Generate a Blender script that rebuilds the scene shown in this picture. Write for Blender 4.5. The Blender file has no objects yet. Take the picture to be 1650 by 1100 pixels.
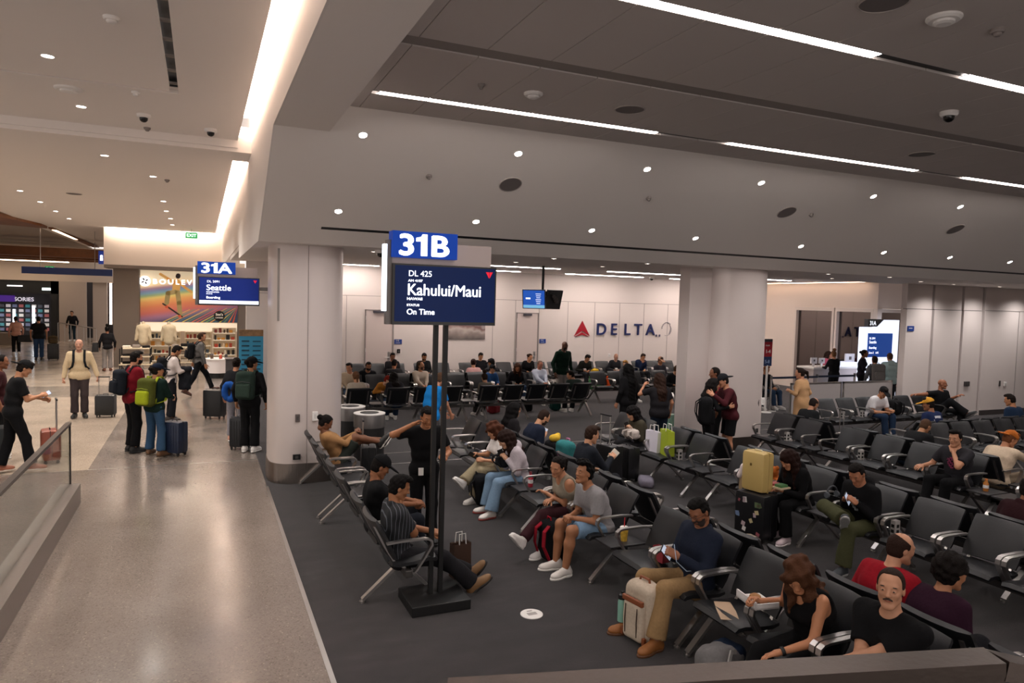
import bpy, bmesh, math, random
import numpy as np
from mathutils import Vector, Matrix

random.seed(7)
S = bpy.context.scene
COL = S.collection
R = math.radians

# ------------------------------------------------------------------ camera
CAM_H = 2.9
cam_data = bpy.data.cameras.new('camera')
cam_data.sensor_fit = 'HORIZONTAL'
cam_data.sensor_width = 36.0
cam_data.lens = 1137.5 / 1650 * 36.0
cam_data.clip_start = 0.05
cam_data.clip_end = 200
cam = bpy.data.objects.new('camera', cam_data)
COL.objects.link(cam)
_yaw, _pitch, _roll = R(23.83), R(3.273), R(1.586)
_f = Vector((math.sin(_yaw) * math.cos(_pitch), math.cos(_yaw) * math.cos(_pitch), -math.sin(_pitch)))
_r = Vector((math.cos(_yaw), -math.sin(_yaw), 0))
_u = _r.cross(_f)
_r2 = math.cos(_roll) * _r + math.sin(_roll) * _u
_u2 = -math.sin(_roll) * _r + math.cos(_roll) * _u
_m = Matrix((_r2, _u2, -_f)).transposed().to_4x4()
_m.translation = (0, 0, CAM_H)
cam.matrix_world = _m
S.camera = cam

# ------------------------------------------------------------------ world, exposure
S.view_settings.view_transform = 'Standard'
S.view_settings.look = 'None'
S.view_settings.exposure = 0.0
S.view_settings.gamma = 1.0
S.view_settings.use_curve_mapping = False
W = bpy.data.worlds.new('world')
S.world = W
W.use_nodes = True
W.node_tree.nodes['Background'].inputs[0].default_value = (1.0, 0.90, 0.85, 1)
W.node_tree.nodes['Background'].inputs[1].default_value = 1.15

WARM = (1.0, 0.93, 0.86)
NEUT = (1.0, 0.96, 0.94)
STRIP_E = 40.0        # linear ceiling lights
COVE_E = 110.0          # hidden cove lights
SPOT_GATE = 85.0      # watts of each downlight on the soffit
SPOT_HALL = 240.0      # watts of each downlight in the concourse


# ------------------------------------------------------------------ materials
def lin(c):
    if isinstance(c, str):
        c = [int(c[i:i + 2], 16) for i in (0, 2, 4)]
    return tuple((v / 255 / 12.92) if v / 255 <= .04045 else ((v / 255 + .055) / 1.055) ** 2.4 for v in c)


_mats = {}


def mat(col, rough=.6, metal=0., bump=0., scale=60., emit=0., alpha=1., spec=.5, mottle=0., coat=0., kind='noise', ecol=None):
    key = (str(col), rough, metal, bump, scale, emit, alpha, spec, mottle, coat, kind, str(ecol))
    if key in _mats:
        return _mats[key]
    m = bpy.data.materials.new('material')
    m.use_nodes = True
    nt = m.node_tree
    b = nt.nodes['Principled BSDF']
    c = lin(col) if (isinstance(col, str) or max(col) > 1.001) else col
    b.inputs['Base Color'].default_value = (*c, 1)
    b.inputs['Roughness'].default_value = rough
    b.inputs['Metallic'].default_value = metal
    b.inputs['Specular IOR Level'].default_value = spec
    b.inputs['Coat Weight'].default_value = coat
    if emit:
        b.inputs['Emission Color'].default_value = (*(lin(ecol) if ecol else c), 1)
        b.inputs['Emission Strength'].default_value = emit
    if alpha < 1:
        b.inputs['Alpha'].default_value = alpha
    if bump or mottle:
        tc = nt.nodes.new('ShaderNodeTexCoord')
        n = nt.nodes.new('ShaderNodeTexNoise')
        n.inputs['Scale'].default_value = scale
        n.inputs['Detail'].default_value = 3
        src = tc.outputs['Object']
        if kind == 'brushed':
            mp = nt.nodes.new('ShaderNodeMapping')
            mp.inputs['Scale'].default_value = (1, 1, .03)
            nt.links.new(src, mp.inputs[0])
            src = mp.outputs[0]
        nt.links.new(src, n.inputs['Vector'])
        if bump:
            bp = nt.nodes.new('ShaderNodeBump')
            bp.inputs['Strength'].default_value = bump
            bp.inputs['Distance'].default_value = .01
            nt.links.new(n.outputs['Fac'], bp.inputs['Height'])
            nt.links.new(bp.outputs[0], b.inputs['Normal'])
        if mottle:
            mx = nt.nodes.new('ShaderNodeMix')
            mx.data_type = 'RGBA'
            mx.inputs[6].default_value = (*[v * (1 - mottle) for v in c], 1)
            mx.inputs[7].default_value = (*[min(1, v * (1 + mottle)) for v in c], 1)
            nt.links.new(n.outputs['Fac'], mx.inputs[0])
            nt.links.new(mx.outputs[2], b.inputs['Base Color'])
    _mats[key] = m
    return m


def emitter(col, strength):
    return mat(col, .5, emit=strength)


def cloth(col, mottle=.18):
    return mat(col, .9, bump=.25, scale=45, mottle=mottle, spec=.15)


def striped(c1, c2, freq, axis=0):
    def build(nt, b):
        tc = nt.nodes.new('ShaderNodeTexCoord')
        sp = nt.nodes.new('ShaderNodeSeparateXYZ')
        nt.links.new(tc.outputs['Object'], sp.inputs[0])
        mu = nt.nodes.new('ShaderNodeMath')
        mu.operation = 'MULTIPLY'
        mu.inputs[1].default_value = freq
        fr = nt.nodes.new('ShaderNodeMath')
        fr.operation = 'FRACT'
        nt.links.new(sp.outputs[axis], mu.inputs[0])
        nt.links.new(mu.outputs[0], fr.inputs[0])
        r = ramp(nt, [(0, lin(c2)), (.14, lin(c1))], 'CONSTANT')
        nt.links.new(fr.outputs[0], r.inputs[0])
        nt.links.new(r.outputs[0], b.inputs['Base Color'])
        b.inputs['Roughness'].default_value = .9
    return node_mat(build)


def skin(col):
    return mat(col, .5, mottle=.06, scale=20, spec=.35)


def node_mat(build):
    m = bpy.data.materials.new('material')
    m.use_nodes = True
    build(m.node_tree, m.node_tree.nodes['Principled BSDF'])
    return m


def ramp(nt, stops, interp='LINEAR'):
    r = nt.nodes.new('ShaderNodeValToRGB')
    r.color_ramp.interpolation = interp
    e = r.color_ramp.elements
    while len(e) < len(stops):
        e.new(.5)
    for k, (p, c) in enumerate(stops):
        e[k].position = p
        e[k].color = (*c, 1)
    return r


def terrazzo(base, tint):
    def build(nt, b):
        tc = nt.nodes.new('ShaderNodeTexCoord')
        v = nt.nodes.new('ShaderNodeTexVoronoi')
        v.inputs['Scale'].default_value = 85
        v2 = nt.nodes.new('ShaderNodeTexNoise')
        v2.inputs['Scale'].default_value = 1.3
        v2.inputs['Detail'].default_value = 4
        nt.links.new(tc.outputs['Object'], v.inputs['Vector'])
        nt.links.new(tc.outputs['Object'], v2.inputs['Vector'])
        sep = nt.nodes.new('ShaderNodeSeparateColor')
        nt.links.new(v.outputs['Color'], sep.inputs[0])
        c = lin(base)
        t = lin(tint)
        r = ramp(nt, [(0, [x * .82 for x in c]), (.3, c), (.75, c), (.93, t), (1, [min(1, x * 1.5) for x in c])])
        nt.links.new(sep.outputs[0], r.inputs[0])
        r2 = ramp(nt, [(.3, (.86, .86, .86)), (.7, (1, 1, 1))])
        nt.links.new(v2.outputs['Fac'], r2.inputs[0])
        mx = nt.nodes.new('ShaderNodeMix')
        mx.data_type = 'RGBA'
        mx.blend_type = 'MULTIPLY'
        mx.inputs[0].default_value = 1
        nt.links.new(r.outputs[0], mx.inputs[6])
        nt.links.new(r2.outputs[0], mx.inputs[7])
        nt.links.new(mx.outputs[2], b.inputs['Base Color'])
        rr = ramp(nt, [(.3, (.16,) * 3), (.7, (.26,) * 3)])
        nt.links.new(v2.outputs['Fac'], rr.inputs[0])
        nt.links.new(rr.outputs[0], b.inputs['Roughness'])
        b.inputs['Specular IOR Level'].default_value = .5
    return node_mat(build)


def carpet_mat():
    def build(nt, b):
        tc = nt.nodes.new('ShaderNodeTexCoord')
        n = nt.nodes.new('ShaderNodeTexNoise')
        n.inputs['Scale'].default_value = 2.2
        n.inputs['Detail'].default_value = 6
        mp = nt.nodes.new('ShaderNodeMapping')
        mp.inputs['Scale'].default_value = (1, 2.6, 1)
        nt.links.new(tc.outputs['Object'], mp.inputs[0])
        nt.links.new(mp.outputs[0], n.inputs['Vector'])
        r = ramp(nt, [(.3, lin('201d1f')), (.55, lin('292527')), (.75, lin('332e30'))])
        nt.links.new(n.outputs['Fac'], r.inputs[0])
        nt.links.new(r.outputs[0], b.inputs['Base Color'])
        b.inputs['Roughness'].default_value = .95
        b.inputs['Specular IOR Level'].default_value = .1
        b.inputs['Sheen Weight'].default_value = .22
        n2 = nt.nodes.new('ShaderNodeTexNoise')
        n2.inputs['Scale'].default_value = 180
        nt.links.new(tc.outputs['Object'], n2.inputs['Vector'])
        bp = nt.nodes.new('ShaderNodeBump')
        bp.inputs['Strength'].default_value = .5
        bp.inputs['Distance'].default_value = .01
        nt.links.new(n2.outputs['Fac'], bp.inputs['Height'])
        nt.links.new(bp.outputs[0], b.inputs['Normal'])
    return node_mat(build)


PAINT = mat('e6dfd9', .75, spec=.3)          # walls and ceilings
CEIL = mat('ebe4de', .8, spec=.25)
TILE = mat('c4bcb7', .85, spec=.2)
WALLP = mat('d8cdc7', .55, spec=.4)
STEEL = mat('b9b4b0', .28, metal=1., bump=.05, scale=200, kind='brushed')
ALU = mat('c6c2bf', .33, metal=1.)
CHROME = mat('c8c6c4', .15, metal=1.)
DARKM = mat('1b1a1b', .45, metal=.6)
BLACK = mat('0c0c0d', .5)
BLACKG = mat('08080a', .18)
LEATHER = mat('17181b', .42, bump=.12, scale=150, spec=.5)
LEATHERB = mat('0b0b0d', .5, bump=.1, scale=150)
WHITEP = mat('e6e2de', .45)


# ------------------------------------------------------------------ mesh helpers
def mesh_obj(name, verts, faces, m=None, parent=None, smooth=False, loc=None):
    me = bpy.data.meshes.new(name)
    me.from_pydata([tuple(v) for v in verts], [], [tuple(f) for f in faces])
    me.update()
    if smooth:
        me.shade_smooth()
    if m:
        for x in (m if isinstance(m, (list, tuple)) else [m]):
            me.materials.append(x)
    o = bpy.data.objects.new(name, me)
    COL.objects.link(o)
    if parent:
        o.parent = parent
    if loc is not None:
        o.location = loc
    return o


class MB:
    """collects shapes of one part"""

    def __init__(self):
        self.v, self.f, self.mi = [], [], []
        self.cur = 0

    def add(self, vs, fs):
        n = len(self.v)
        self.v += [tuple(p) for p in vs]
        self.f += [tuple(i + n for i in f) for f in fs]
        self.mi += [self.cur] * len(fs)
        return self

    def box(self, c, d, rot=None, bev=0.):
        bm = bmesh.new()
        bmesh.ops.create_cube(bm, size=1)
        for v in bm.verts:
            v.co = Vector((v.co.x * d[0], v.co.y * d[1], v.co.z * d[2]))
        if bev:
            bmesh.ops.bevel(bm, geom=list(bm.edges), offset=min(bev, min(d) * .48), segments=2, affect='EDGES', profile=.6)
        M = (rot or Matrix()).to_4x4() if rot is not None else Matrix()
        bm.verts.ensure_lookup_table()
        self.add([Vector(c) + (M @ v.co) for v in bm.verts], [[v.index for v in f.verts] for f in bm.faces])
        bm.free()
        return self

    def lo_hi(self, a, b, bev=0.):
        a, b = Vector(a), Vector(b)
        return self.box((a + b) / 2, b - a, bev=bev)

    def tube(self, pts, r, n=8, caps=True, sq=None):
        """round (or rectangular sq=(w,h)) bar swept along points"""
        pts = [Vector(p) for p in pts]
        rr = r if isinstance(r, (list, tuple)) else [r] * len(pts)
        up = None
        vs, fs = [], []
        for i, p in enumerate(pts):
            t = (pts[min(i + 1, len(pts) - 1)] - pts[max(i - 1, 0)]).normalized()
            if up is None:
                a = Vector((1, 0, 0)) if abs(t.x) < .9 else Vector((0, 1, 0))
                up = (a - t * a.dot(t)).normalized()
            else:
                up = (up - t * up.dot(t)).normalized()
            w = t.cross(up)
            if sq:
                k = 1.
                if 0 < i < len(pts) - 1:
                    d1 = (pts[i] - pts[i - 1]).normalized()
                    k = 1 / max(.4, math.cos(math.acos(max(-1, min(1, d1.dot(t))))))
                for a, b in ((1, 1), (-1, 1), (-1, -1), (1, -1)):
                    vs.append(p + up * a * sq[0] / 2 + w * b * sq[1] / 2 * k)
            else:
                for j in range(n):
                    a = 2 * math.pi * j / n
                    vs.append(p + (up * math.cos(a) + w * math.sin(a)) * rr[i])
        m = 4 if sq else n
        for i in range(len(pts) - 1):
            for j in range(m):
                fs.append((i * m + j, i * m + (j + 1) % m, (i + 1) * m + (j + 1) % m, (i + 1) * m + j))
        if caps:
            fs.append(tuple(range(m))[::-1])
            fs.append(tuple(range((len(pts) - 1) * m, len(pts) * m)))
        return self.add(vs, fs)

    def lathe(self, prof, c=(0, 0, 0), n=32, ax=None):
        vs, fs = [], []
        c = Vector(c)
        q = Vector((0, 0, 1)).rotation_difference(Vector(ax)) if ax else None
        for r, z in prof:
            for j in range(n):
                a = 2 * math.pi * j / n
                p = Vector((r * math.cos(a), r * math.sin(a), z))
                vs.append(c + (q @ p if q else p))
        for i in range(len(prof) - 1):
            for j in range(n):
                fs.append((i * n + j, i * n + (j + 1) % n, (i + 1) * n + (j + 1) % n, (i + 1) * n + j))
        fs.append(tuple(range(n))[::-1])
        fs.append(tuple(range((len(prof) - 1) * n, len(prof) * n)))
        return self.add(vs, fs)

    def prism(self, outline, a, b):
        """outline of 3-D points swept by vector from a to b offsets"""
        n = len(outline)
        a, b = Vector(a), Vector(b)
        vs = [Vector(p) + a for p in outline] + [Vector(p) + b for p in outline]
        fs = [tuple(range(n))[::-1], tuple(range(n, 2 * n))]
        fs += [(i, (i + 1) % n, n + (i + 1) % n, n + i) for i in range(n)]
        return self.add(vs, fs)

    def build(self, name, m=None, parent=None, smooth=False, loc=None, fix=True):
        o = mesh_obj(name, self.v, self.f, m, parent, False, loc)
        if fix:
            bm = bmesh.new()
            bm.from_mesh(o.data)
            bmesh.ops.recalc_face_normals(bm, faces=bm.faces)
            bm.to_mesh(o.data)
            bm.free()
        if isinstance(m, (list, tuple)):
            o.data.polygons.foreach_set('material_index', self.mi)
        if smooth:
            try:
                o.data.shade_smooth()
                o.data.set_sharp_from_angle(angle=R(40))
            except Exception:
                pass
        return o


def tag(o, label=None, cat=None, group=None, kind=None):
    if label:
        o['label'] = label
    if cat:
        o['category'] = cat
    if group:
        o['group'] = group
    if kind:
        o['kind'] = kind
    return o


def thing(name, label, cat, loc=(0, 0, 0), rz=0., group=None):
    o = bpy.data.objects.new(name, None)
    o.empty_display_size = .1
    COL.objects.link(o)
    o.location = loc
    o.rotation_euler = (0, 0, rz)
    return tag(o, label, cat, group)


def struct(o):
    o['kind'] = 'structure'
    return o


def text(name, s, size, loc, m, parent, rot=(R(90), 0, 0), weight=0., align='LEFT', ext=.004, xs=1., space=1.):
    c = bpy.data.curves.new(name, 'FONT')
    c.body = s
    c.size = size
    c.align_x = align
    c.extrude = ext
    c.space_character = space
    c.materials.append(m)
    c.resolution_u = 5
    tmp = bpy.data.objects.new(name, c)
    me = bpy.data.meshes.new_from_object(tmp)
    bpy.data.objects.remove(tmp)
    if weight:
        # heavier strokes: the outline repeated a hair's breadth to each side
        bm = bmesh.new()
        w_ = weight * .62
        dz = 0.
        for dx, dy in ((-w_ / xs, 0), (w_ / xs, 0), (0, w_ * .7), (0, -w_ * .7), (w_ / xs * .7, w_ * .5), (-w_ / xs * .7, -w_ * .5)):
            n0 = len(bm.verts)
            bm.from_mesh(me)
            bm.verts.ensure_lookup_table()
            dz += .00025
            for v in bm.verts[n0:]:
                v.co.z += dz
                v.co.x += dx
                v.co.y += dy
        bm.to_mesh(me)
        bm.free()
    o = bpy.data.objects.new(name, me)
    COL.objects.link(o)
    o.parent = parent
    o.location = loc
    o.rotation_euler = rot
    o.scale = (xs, 1, 1)
    return o


def spot(loc, watts, col=NEUT, ang=140, blend=1., r=.06, aim=(0, 0, -1), parent=None):
    l = bpy.data.lights.new('lamp', 'SPOT')
    l.energy = watts
    l.color = col
    l.spot_size = R(ang)
    l.spot_blend = blend
    l.shadow_soft_size = r
    o = bpy.data.objects.new('lamp', l)
    COL.objects.link(o)
    o.location = loc
    o.rotation_euler = Vector((0, 0, -1)).rotation_difference(Vector(aim)).to_euler()
    if parent:
        o.parent = parent
    return o
# ------------------------------------------------------------------ the setting
XF = .75          # face of the bulkhead between concourse and gate
ZT = 5.05         # tiled ceiling
ZB = 4.83         # underside of the bulkhead
ZS = 3.66         # low slab between the columns
ZG = 3.85         # ceiling at the back of the gate
YW = 21.85        # back wall
SL = .53          # slope of the soffit


def slope_z(y):
    return 4.83 - SL * (y - 8.6)


def quad(name, pts, m):
    return struct(mesh_obj(name, pts, [tuple(range(len(pts)))], m))


T1 = terrazzo('7f746c', '645c55')
T2 = terrazzo('b5a594', '96836f')
T3 = terrazzo('8f8377', '746a60')
quad('floor_concourse', [(-1.66, -4, 0), (.92, -4, 0), (.92, 60, 0), (-1.66, 60, 0)], T1)
quad('floor_concourse_near', [(-14, -4, 0), (-1.66, -4, 0), (-1.66, 13, 0), (-14, 13, 0)], T1)
quad('floor_concourse_light', [(-14, 13, 0), (-1.66, 13, 0), (-1.66, 22, 0), (-14, 22, 0)], T2)
quad('floor_concourse_band', [(-14, 22, 0), (-1.66, 22, 0), (-1.66, 24.5, 0), (-14, 24.5, 0)], T3)
quad('floor_concourse_far', [(-14, 24.5, 0), (-1.66, 24.5, 0), (-1.66, 60, 0), (-14, 60, 0)], T2)
quad('floor', [(.92, -4, 0), (27, -4, 0), (27, 22, 0), (.92, 22, 0)], carpet_mat())
quad('floor_shop', [(.92, 22, 0), (10, 22, 0), (10, 60, 0), (.92, 60, 0)], T2)
struct(MB().lo_hi((.9, -4, -.02), (.94, 11.1, .006)).build('trim_1', ALU))
for k, y in enumerate((11.99, 12.84)):
    struct(MB().lo_hi((2.3, y - .012, -.01), (14.5, y + .012, .004)).build('trim_%d' % (k + 2), ALU))
struct(MB().lo_hi((-1.66, 12.98, -.01), (.92, 13.01, .002)).build('trim_4', ALU))

# back wall with its reveals
wb = MB().lo_hi((1.2, YW, 0), (20.3, YW + .2, 6))
struct(wb.build('wall_back', WALLP))
jm = MB()
GREYJ = mat('8d8480', .7)
for x in (4.08, 5.56, 7.04, 8.93, 9.75, 10.64, 11.76, 12.84, 13.88, 14.93, 15.99, 17.05, 18.1, 19.2):
    jm.lo_hi((x - .007, YW - .004, .1), (x + .007, YW + .01, 2.94 if x < 15.5 else 2.94))
jm.lo_hi((1.2, YW - .004, 2.93), (20.2, YW + .01, 2.945))
struct(jm.build('trim_5', GREYJ))
struct(MB().lo_hi((1.2, YW - .02, 0), (20.2, YW, .12)).build('baseboard_back', mat('4a4442', .6)))
for k, (x0, x1) in enumerate(((4.68, 5.51), (9.81, 10.58))):
    d = MB().lo_hi((x0, YW - .03, 0), (x1, YW, 2.49)).build('door_%d' % (k + 1), mat('cfc0ba', .55))
    struct(d)
    fr = MB()
    for a in (x0 - .03, x1):
        fr.lo_hi((a, YW - .045, 0), (a + .03, YW - .001, 2.52))
    fr.lo_hi((x0 - .03, YW - .045, 2.49), (x1 + .03, YW - .001, 2.52))
    fr.build('door_frame', GREYJ, d)
    h = MB().tube([(x1 - .1, YW - .03, 1.03), (x1 - .1, YW - .09, 1.03), (x1 - .24, YW - .09, 1.03)], .012)
    h.lo_hi((x1 - .14, YW - .04, .94), (x1 - .06, YW - .03, 1.2))
    h.build('door_handle', ALU, d)
    c = MB().lo_hi((x0 + .22, YW - .1, 2.42), (x1 - .25, YW - .03, 2.49)).build('door_closer', mat('5d5a63', .4, metal=.7), d)
    hg = MB()
    for z in (.3, 1.2, 2.2):
        hg.tube([(x0 - .005, YW - .04, z), (x0 - .005, YW - .04, z + .12)], .012)
    hg.build('hinge', ALU, d)

# soffit: slope, low slab and back ceiling in one cross-section swept along X
prof = [(8.19, ZT + .3), (8.19, slope_z(8.19)), (10.8, ZS), (13.45, ZS), (13.45, ZG), (YW + .2, ZG), (YW + .2, 6), (8.19, 6)]
sof = MB().prism([(XF + .02, y, z) for y, z in prof], (0, 0, 0), (26, 0, 0))
struct(sof.build('ceiling_soffit', CEIL))
# bulkhead along the concourse: side face follows the soffit
bp = [(-4, ZB), (8.6, ZB), (10.8, ZS), (16.5, ZS), (16.5, 3.95), (30, 3.95), (30, 6.6), (-4, 6.6)]
struct(MB().prism([(XF, y, z) for y, z in bp], (0, 0, 0), (.02, 0, 0)).build('ceiling_bulkhead_face', PAINT))
bk = MB().lo_hi((XF + .02, -4, ZB), (1.38, 8.62, 6.2))
struct(bk.build('ceiling_bulkhead', CEIL))
struct(MB().lo_hi((XF + .02, 13.45, ZS), (2.1, 16.5, 4.4)).build('ceiling_ledge', CEIL))
# black slot diffuser in the slope
sl = MB()
for y in (10.41,):
    z = slope_z(y)
    sl.add([(1.57, y - .028, slope_z(y - .028) - .004), (22, y - .028, slope_z(y - .028) - .004), (22, y + .028, slope_z(y + .028) - .004), (1.57, y + .028, slope_z(y + .028) - .004)], [(0, 1, 2, 3)])
struct(sl.build('trim_6', BLACK))

# tiled ceiling: every tile plank sits proud of a dark joint
struct(MB().lo_hi((1.38, -4, ZT + .03), (26, 8.19, ZT + .2)).build('ceiling_deck', mat('3c3836', .9)))
tl = MB()
x = 1.64
bays = [(-4, -.45), (-.27, 2.72), (2.9, 5.78), (6.0, 8.19)]
strips_y = (1.2, 4.36, 7.52)
while x < 25:
    for a, b in bays:
        cuts = [a] + [v for s in strips_y for v in (s - .055, s + .055) if a < s < b] + [b]
        for i in range(0, len(cuts), 2):
            tl.lo_hi((x + .004, cuts[i] + .003, ZT), (x + .606, cuts[i + 1] - .003, ZT + .03))
    x += .61
for a, b in bays:
    tl.lo_hi((1.38, a, ZT), (1.636, b, ZT + .03))
struct(tl.build('ceiling_tiles', TILE))
bd = MB()
for y0, y1 in ((-.45, -.27), (2.72, 2.9), (5.78, 6.0)):
    bd.lo_hi((1.38, y0, ZT + .012), (26, y1, ZT + .03))
struct(bd.build('ceiling_band', mat('8f8782', .85)))

# concourse ceiling: high part with cove edge, slot, and the lower part beyond the step
c1 = MB()
c1.lo_hi((-12, -4, 5.37), (-.36, 9.86, 5.45)).lo_hi((-.26, -4, 5.37), (.54, 9.94, 5.45)).lo_hi((-12, 9.94, 5.37), (.54, 12.46, 5.45))
c1.lo_hi((-12, 9.86, 5.42), (-.26, 9.95, 5.45))
struct(c1.build('ceiling_concourse', CEIL))
struct(MB().lo_hi((-12, 9.85, 5.43), (-.25, 9.95, 5.6)).lo_hi((-.37, -4, 5.5), (-.25, 9.95, 5.6)).build('trim_7', BLACK))
bars = MB()
for k in range(14):
    bars.lo_hi((-.36, 2.6 + k * .55, 5.44), (-.26, 2.66 + k * .55, 5.46))
struct(bars.build('trim_8', mat('6b625c', .5)))
struct(MB().lo_hi((-12, 12.46, 5.19), (XF, 13.3, 5.6)).lo_hi((-5.6, 13.3, 5.19), (.5, 30.3, 5.25)).lo_hi((-5.6, 30.3, 5.19), (-3.3, 44, 5.25)).lo_hi((-12, 13.3, 5.19), (-5.6, 24, 5.25)).build('ceiling_concourse_low', CEIL))
struct(MB().lo_hi((-12, 12.42, 5.25), (.54, 12.47, 5.4)).build('ceiling_step', CEIL))
# cove boxes: roof over the gap and the ledge that hides the light
struct(MB().lo_hi((.1, -4, 5.75), (XF, 12.46, 5.8)).lo_hi((.08, -4, 5.45), (.12, 12.46, 5.8)).lo_hi((.1, 13.3, 5.6), (XF, 30.3, 5.65)).lo_hi((.08, 13.3, 5.25), (.12, 30.3, 5.65)).build('ceiling_cove', PAINT))
struct(MB().lo_hi((26, -4, 0), (26.2, 13, 6)).lo_hi((7, -4.2, 0), (26.2, -4, 6)).build('wall_light_block', PAINT))  # unseen walls added to keep ambient light off the right side of the ceiling
struct(MB().lo_hi((-12.1, 13, 0), (-12, 60, 6)).build('wall_concourse', PAINT))


def cove_light(name, label, a, b):
    o = thing(name, label, 'light', loc=(0, 0, 0))
    MB().lo_hi(a, b).build('tube', emitter('ffeee2', COVE_E * 2.2), o)
    return o


def strip_thing(name, label, cat, a, b, e, group, col='fff3ee'):
    a, b = Vector(a), Vector(b)
    o = thing(name, label, cat, (a + b) / 2, group=group)
    h = (b - a) / 2
    MB().lo_hi(-h, h).build('diffuser', emitter(col, e), o)
    MB().lo_hi((-h.x, -h.y - .004, h.z), (h.x, h.y + .004, h.z + .012)).build('housing', ALU, o)
    return o


cove_light('cove_light', 'warm hidden light above the bulkhead edge of the near concourse ceiling', (.16, -3.5, 5.5), (.22, 12.3, 5.56))
cove_light('cove_light', 'warm hidden light along the cove beyond the concourse ceiling step', (.16, 13.4, 5.33), (.22, 30, 5.39))

ROWS = ['near', 'middle', 'far']
for k, y in enumerate(strips_y):
    for i, (x0, x1) in enumerate(((1.72, 5.22), (6.38, 9.98), (11.12, 14.75), (15.9, 19.5))):
        n = ['first', 'second', 'third', 'fourth'][i]
        strip_thing('linear_light', '%s bright linear light from the concourse in the %s ceiling slot' % (n, ['rearmost', 'next', 'soffit-side'][k]), 'light', (x0, y - .045, ZT + .004), (x1, y + .045, ZT + .014), STRIP_E, 'linear lights in the tiled ceiling')
    sg = MB()
    for x0, x1 in ((5.22, 6.38), (9.98, 11.12), (14.75, 15.9)):
        sg.lo_hi((x0, y - .05, ZT + .02), (x1, y + .05, ZT + .032))
    struct(sg.build('trim_%d' % (9 + k), BLACK))
for k, (x0, x1, y) in enumerate(((3.2, 4.9, 21.2), (5.6, 9.3, 17.85), (5.6, 9.35, 20.7), (10.95, 13.6, 17.95), (11.0, 14.0, 20.65), (14.6, 18.2, 18.1), (15.2, 18.8, 20.7))):
    strip_thing('linear_light', 'linear ceiling light before the back wall, number %s from the column' % ['one', 'two', 'three', 'four', 'five', 'six', 'seven'][k], 'light', (x0, y - .05, ZG - .012), (x1, y + .05, ZG - .004), STRIP_E * 1.6, 'linear lights of the back ceiling', 'fff1ea')


def downlight(p, nrm, label, group, watts, r=.058, col=NEUT, cat='light', e=40.):
    o = thing('downlight', label, cat, p, group=group)
    q = Vector((0, 0, -1)).rotation_difference(Vector(nrm))
    lens = MB().lathe([(r * .8, 0), (r * .8, .004)], ax=nrm, n=16).build('lens', emitter('fff0e6', e), o)
    MB().lathe([(r * .82, -.002), (r * .86, .008), (r, .008), (r, -.002)], ax=nrm, n=20).build('ring', WHITEP, o)
    if watts:
        spot(Vector((0, 0, 0)) + Vector(nrm) * .03, watts, col, parent=o)
    return o


NS = Vector((0, -SL, -1)).normalized()
ORD = ['first', 'second', 'third', 'fourth', 'fifth', 'sixth', 'seventh', 'eighth', 'ninth']
for i, x in enumerate((1.77, 3.81, 5.83, 7.94, 10.39, 12.62)):
    downlight((x, 8.59, slope_z(8.59)), NS, '%s downlight from the bulkhead in the upper soffit row' % ORD[i], 'downlights on the sloped soffit', SPOT_GATE)
for i, x in enumerate((1.74, 3.78, 5.78, 7.85, 10.29, 12.5, 14.49, 16.5)):
    downlight((x, 10.02, slope_z(10.02)), NS, '%s downlight from the bulkhead in the lower soffit row' % ORD[i], 'downlights on the sloped soffit', SPOT_GATE)
for i, (x, y) in enumerate(((2.63, 11.75), (5.6, 10.98), (5.6, 12.6), (7.52, 12.54), (7.52, 10.95), (12.14, 11.03), (13.9, 10.95), (13.85, 12.47), (16.2, 11.9), (18.0, 12.3), (19.9, 12.3), (21.8, 12.3))):
    downlight((x, y, ZS), (0, 0, -1), 'small downlight in the low slab, %s from the concourse' % (ORD + ['tenth', 'eleventh', 'twelfth'])[i], 'downlights of the low slab', 60 if x < 15 else 140, r=.05, e=12)
hall = [(-1.5, 9.05, 5.37), (-1.49, 11.28, 5.37), (-1.5, 6.8, 5.37), (-1.51, 14.0, 5.19), (-.88, 16.0, 5.19), (-3.93, 20.2, 5.19), (-3.92, 22.45, 5.19), (-3.95, 24.83, 5.19), (-3.95, 27.15, 5.19),
        (-.88, 20.19, 5.19), (-.91, 22.6, 5.19), (-.88, 24.8, 5.19), (-.9, 27.06, 5.19), (-3.95, 17.9, 5.19), (-3.9, 11.3, 5.37), (-3.9, 9.05, 5.37), (-1.5, 4.5, 5.37), (-3.9, 14.5, 5.19)]
_rows = {}
for p in sorted(hall, key=lambda v: v[1]):
    key = ('outer' if p[0] < -2.5 else 'middle' if p[0] < -1.2 else 'cove-side', 'beyond' if p[2] < 5.3 else 'before')
    _rows[key] = _rows.get(key, -1) + 1
    downlight(p, (0, 0, -1), 'warm downlight, %s one out in the %s row %s the concourse ceiling step' % (ORD[_rows[key]], *key), 'concourse downlights', SPOT_HALL * (1.5 if p[1] > 12.5 else .85), col=WARM, e=30, r=.07)

# speakers, detectors, cameras on ceilings
SPK = mat('6d6664', .8)


def ceiling_speaker(p, nrm, r, label):
    o = thing('ceiling_speaker', label, 'speaker', p, group='round ceiling speakers')
    MB().lathe([(r, -.002), (r, .008), (r * .93, .012), (r * .92, .006)], ax=nrm, n=28).build('ring', mat('a79e99', .6), o)
    MB().lathe([(r * .92, .0), (r * .92, .007)], ax=nrm, n=28).build('grille_cloth', SPK, o)
    return o


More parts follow.
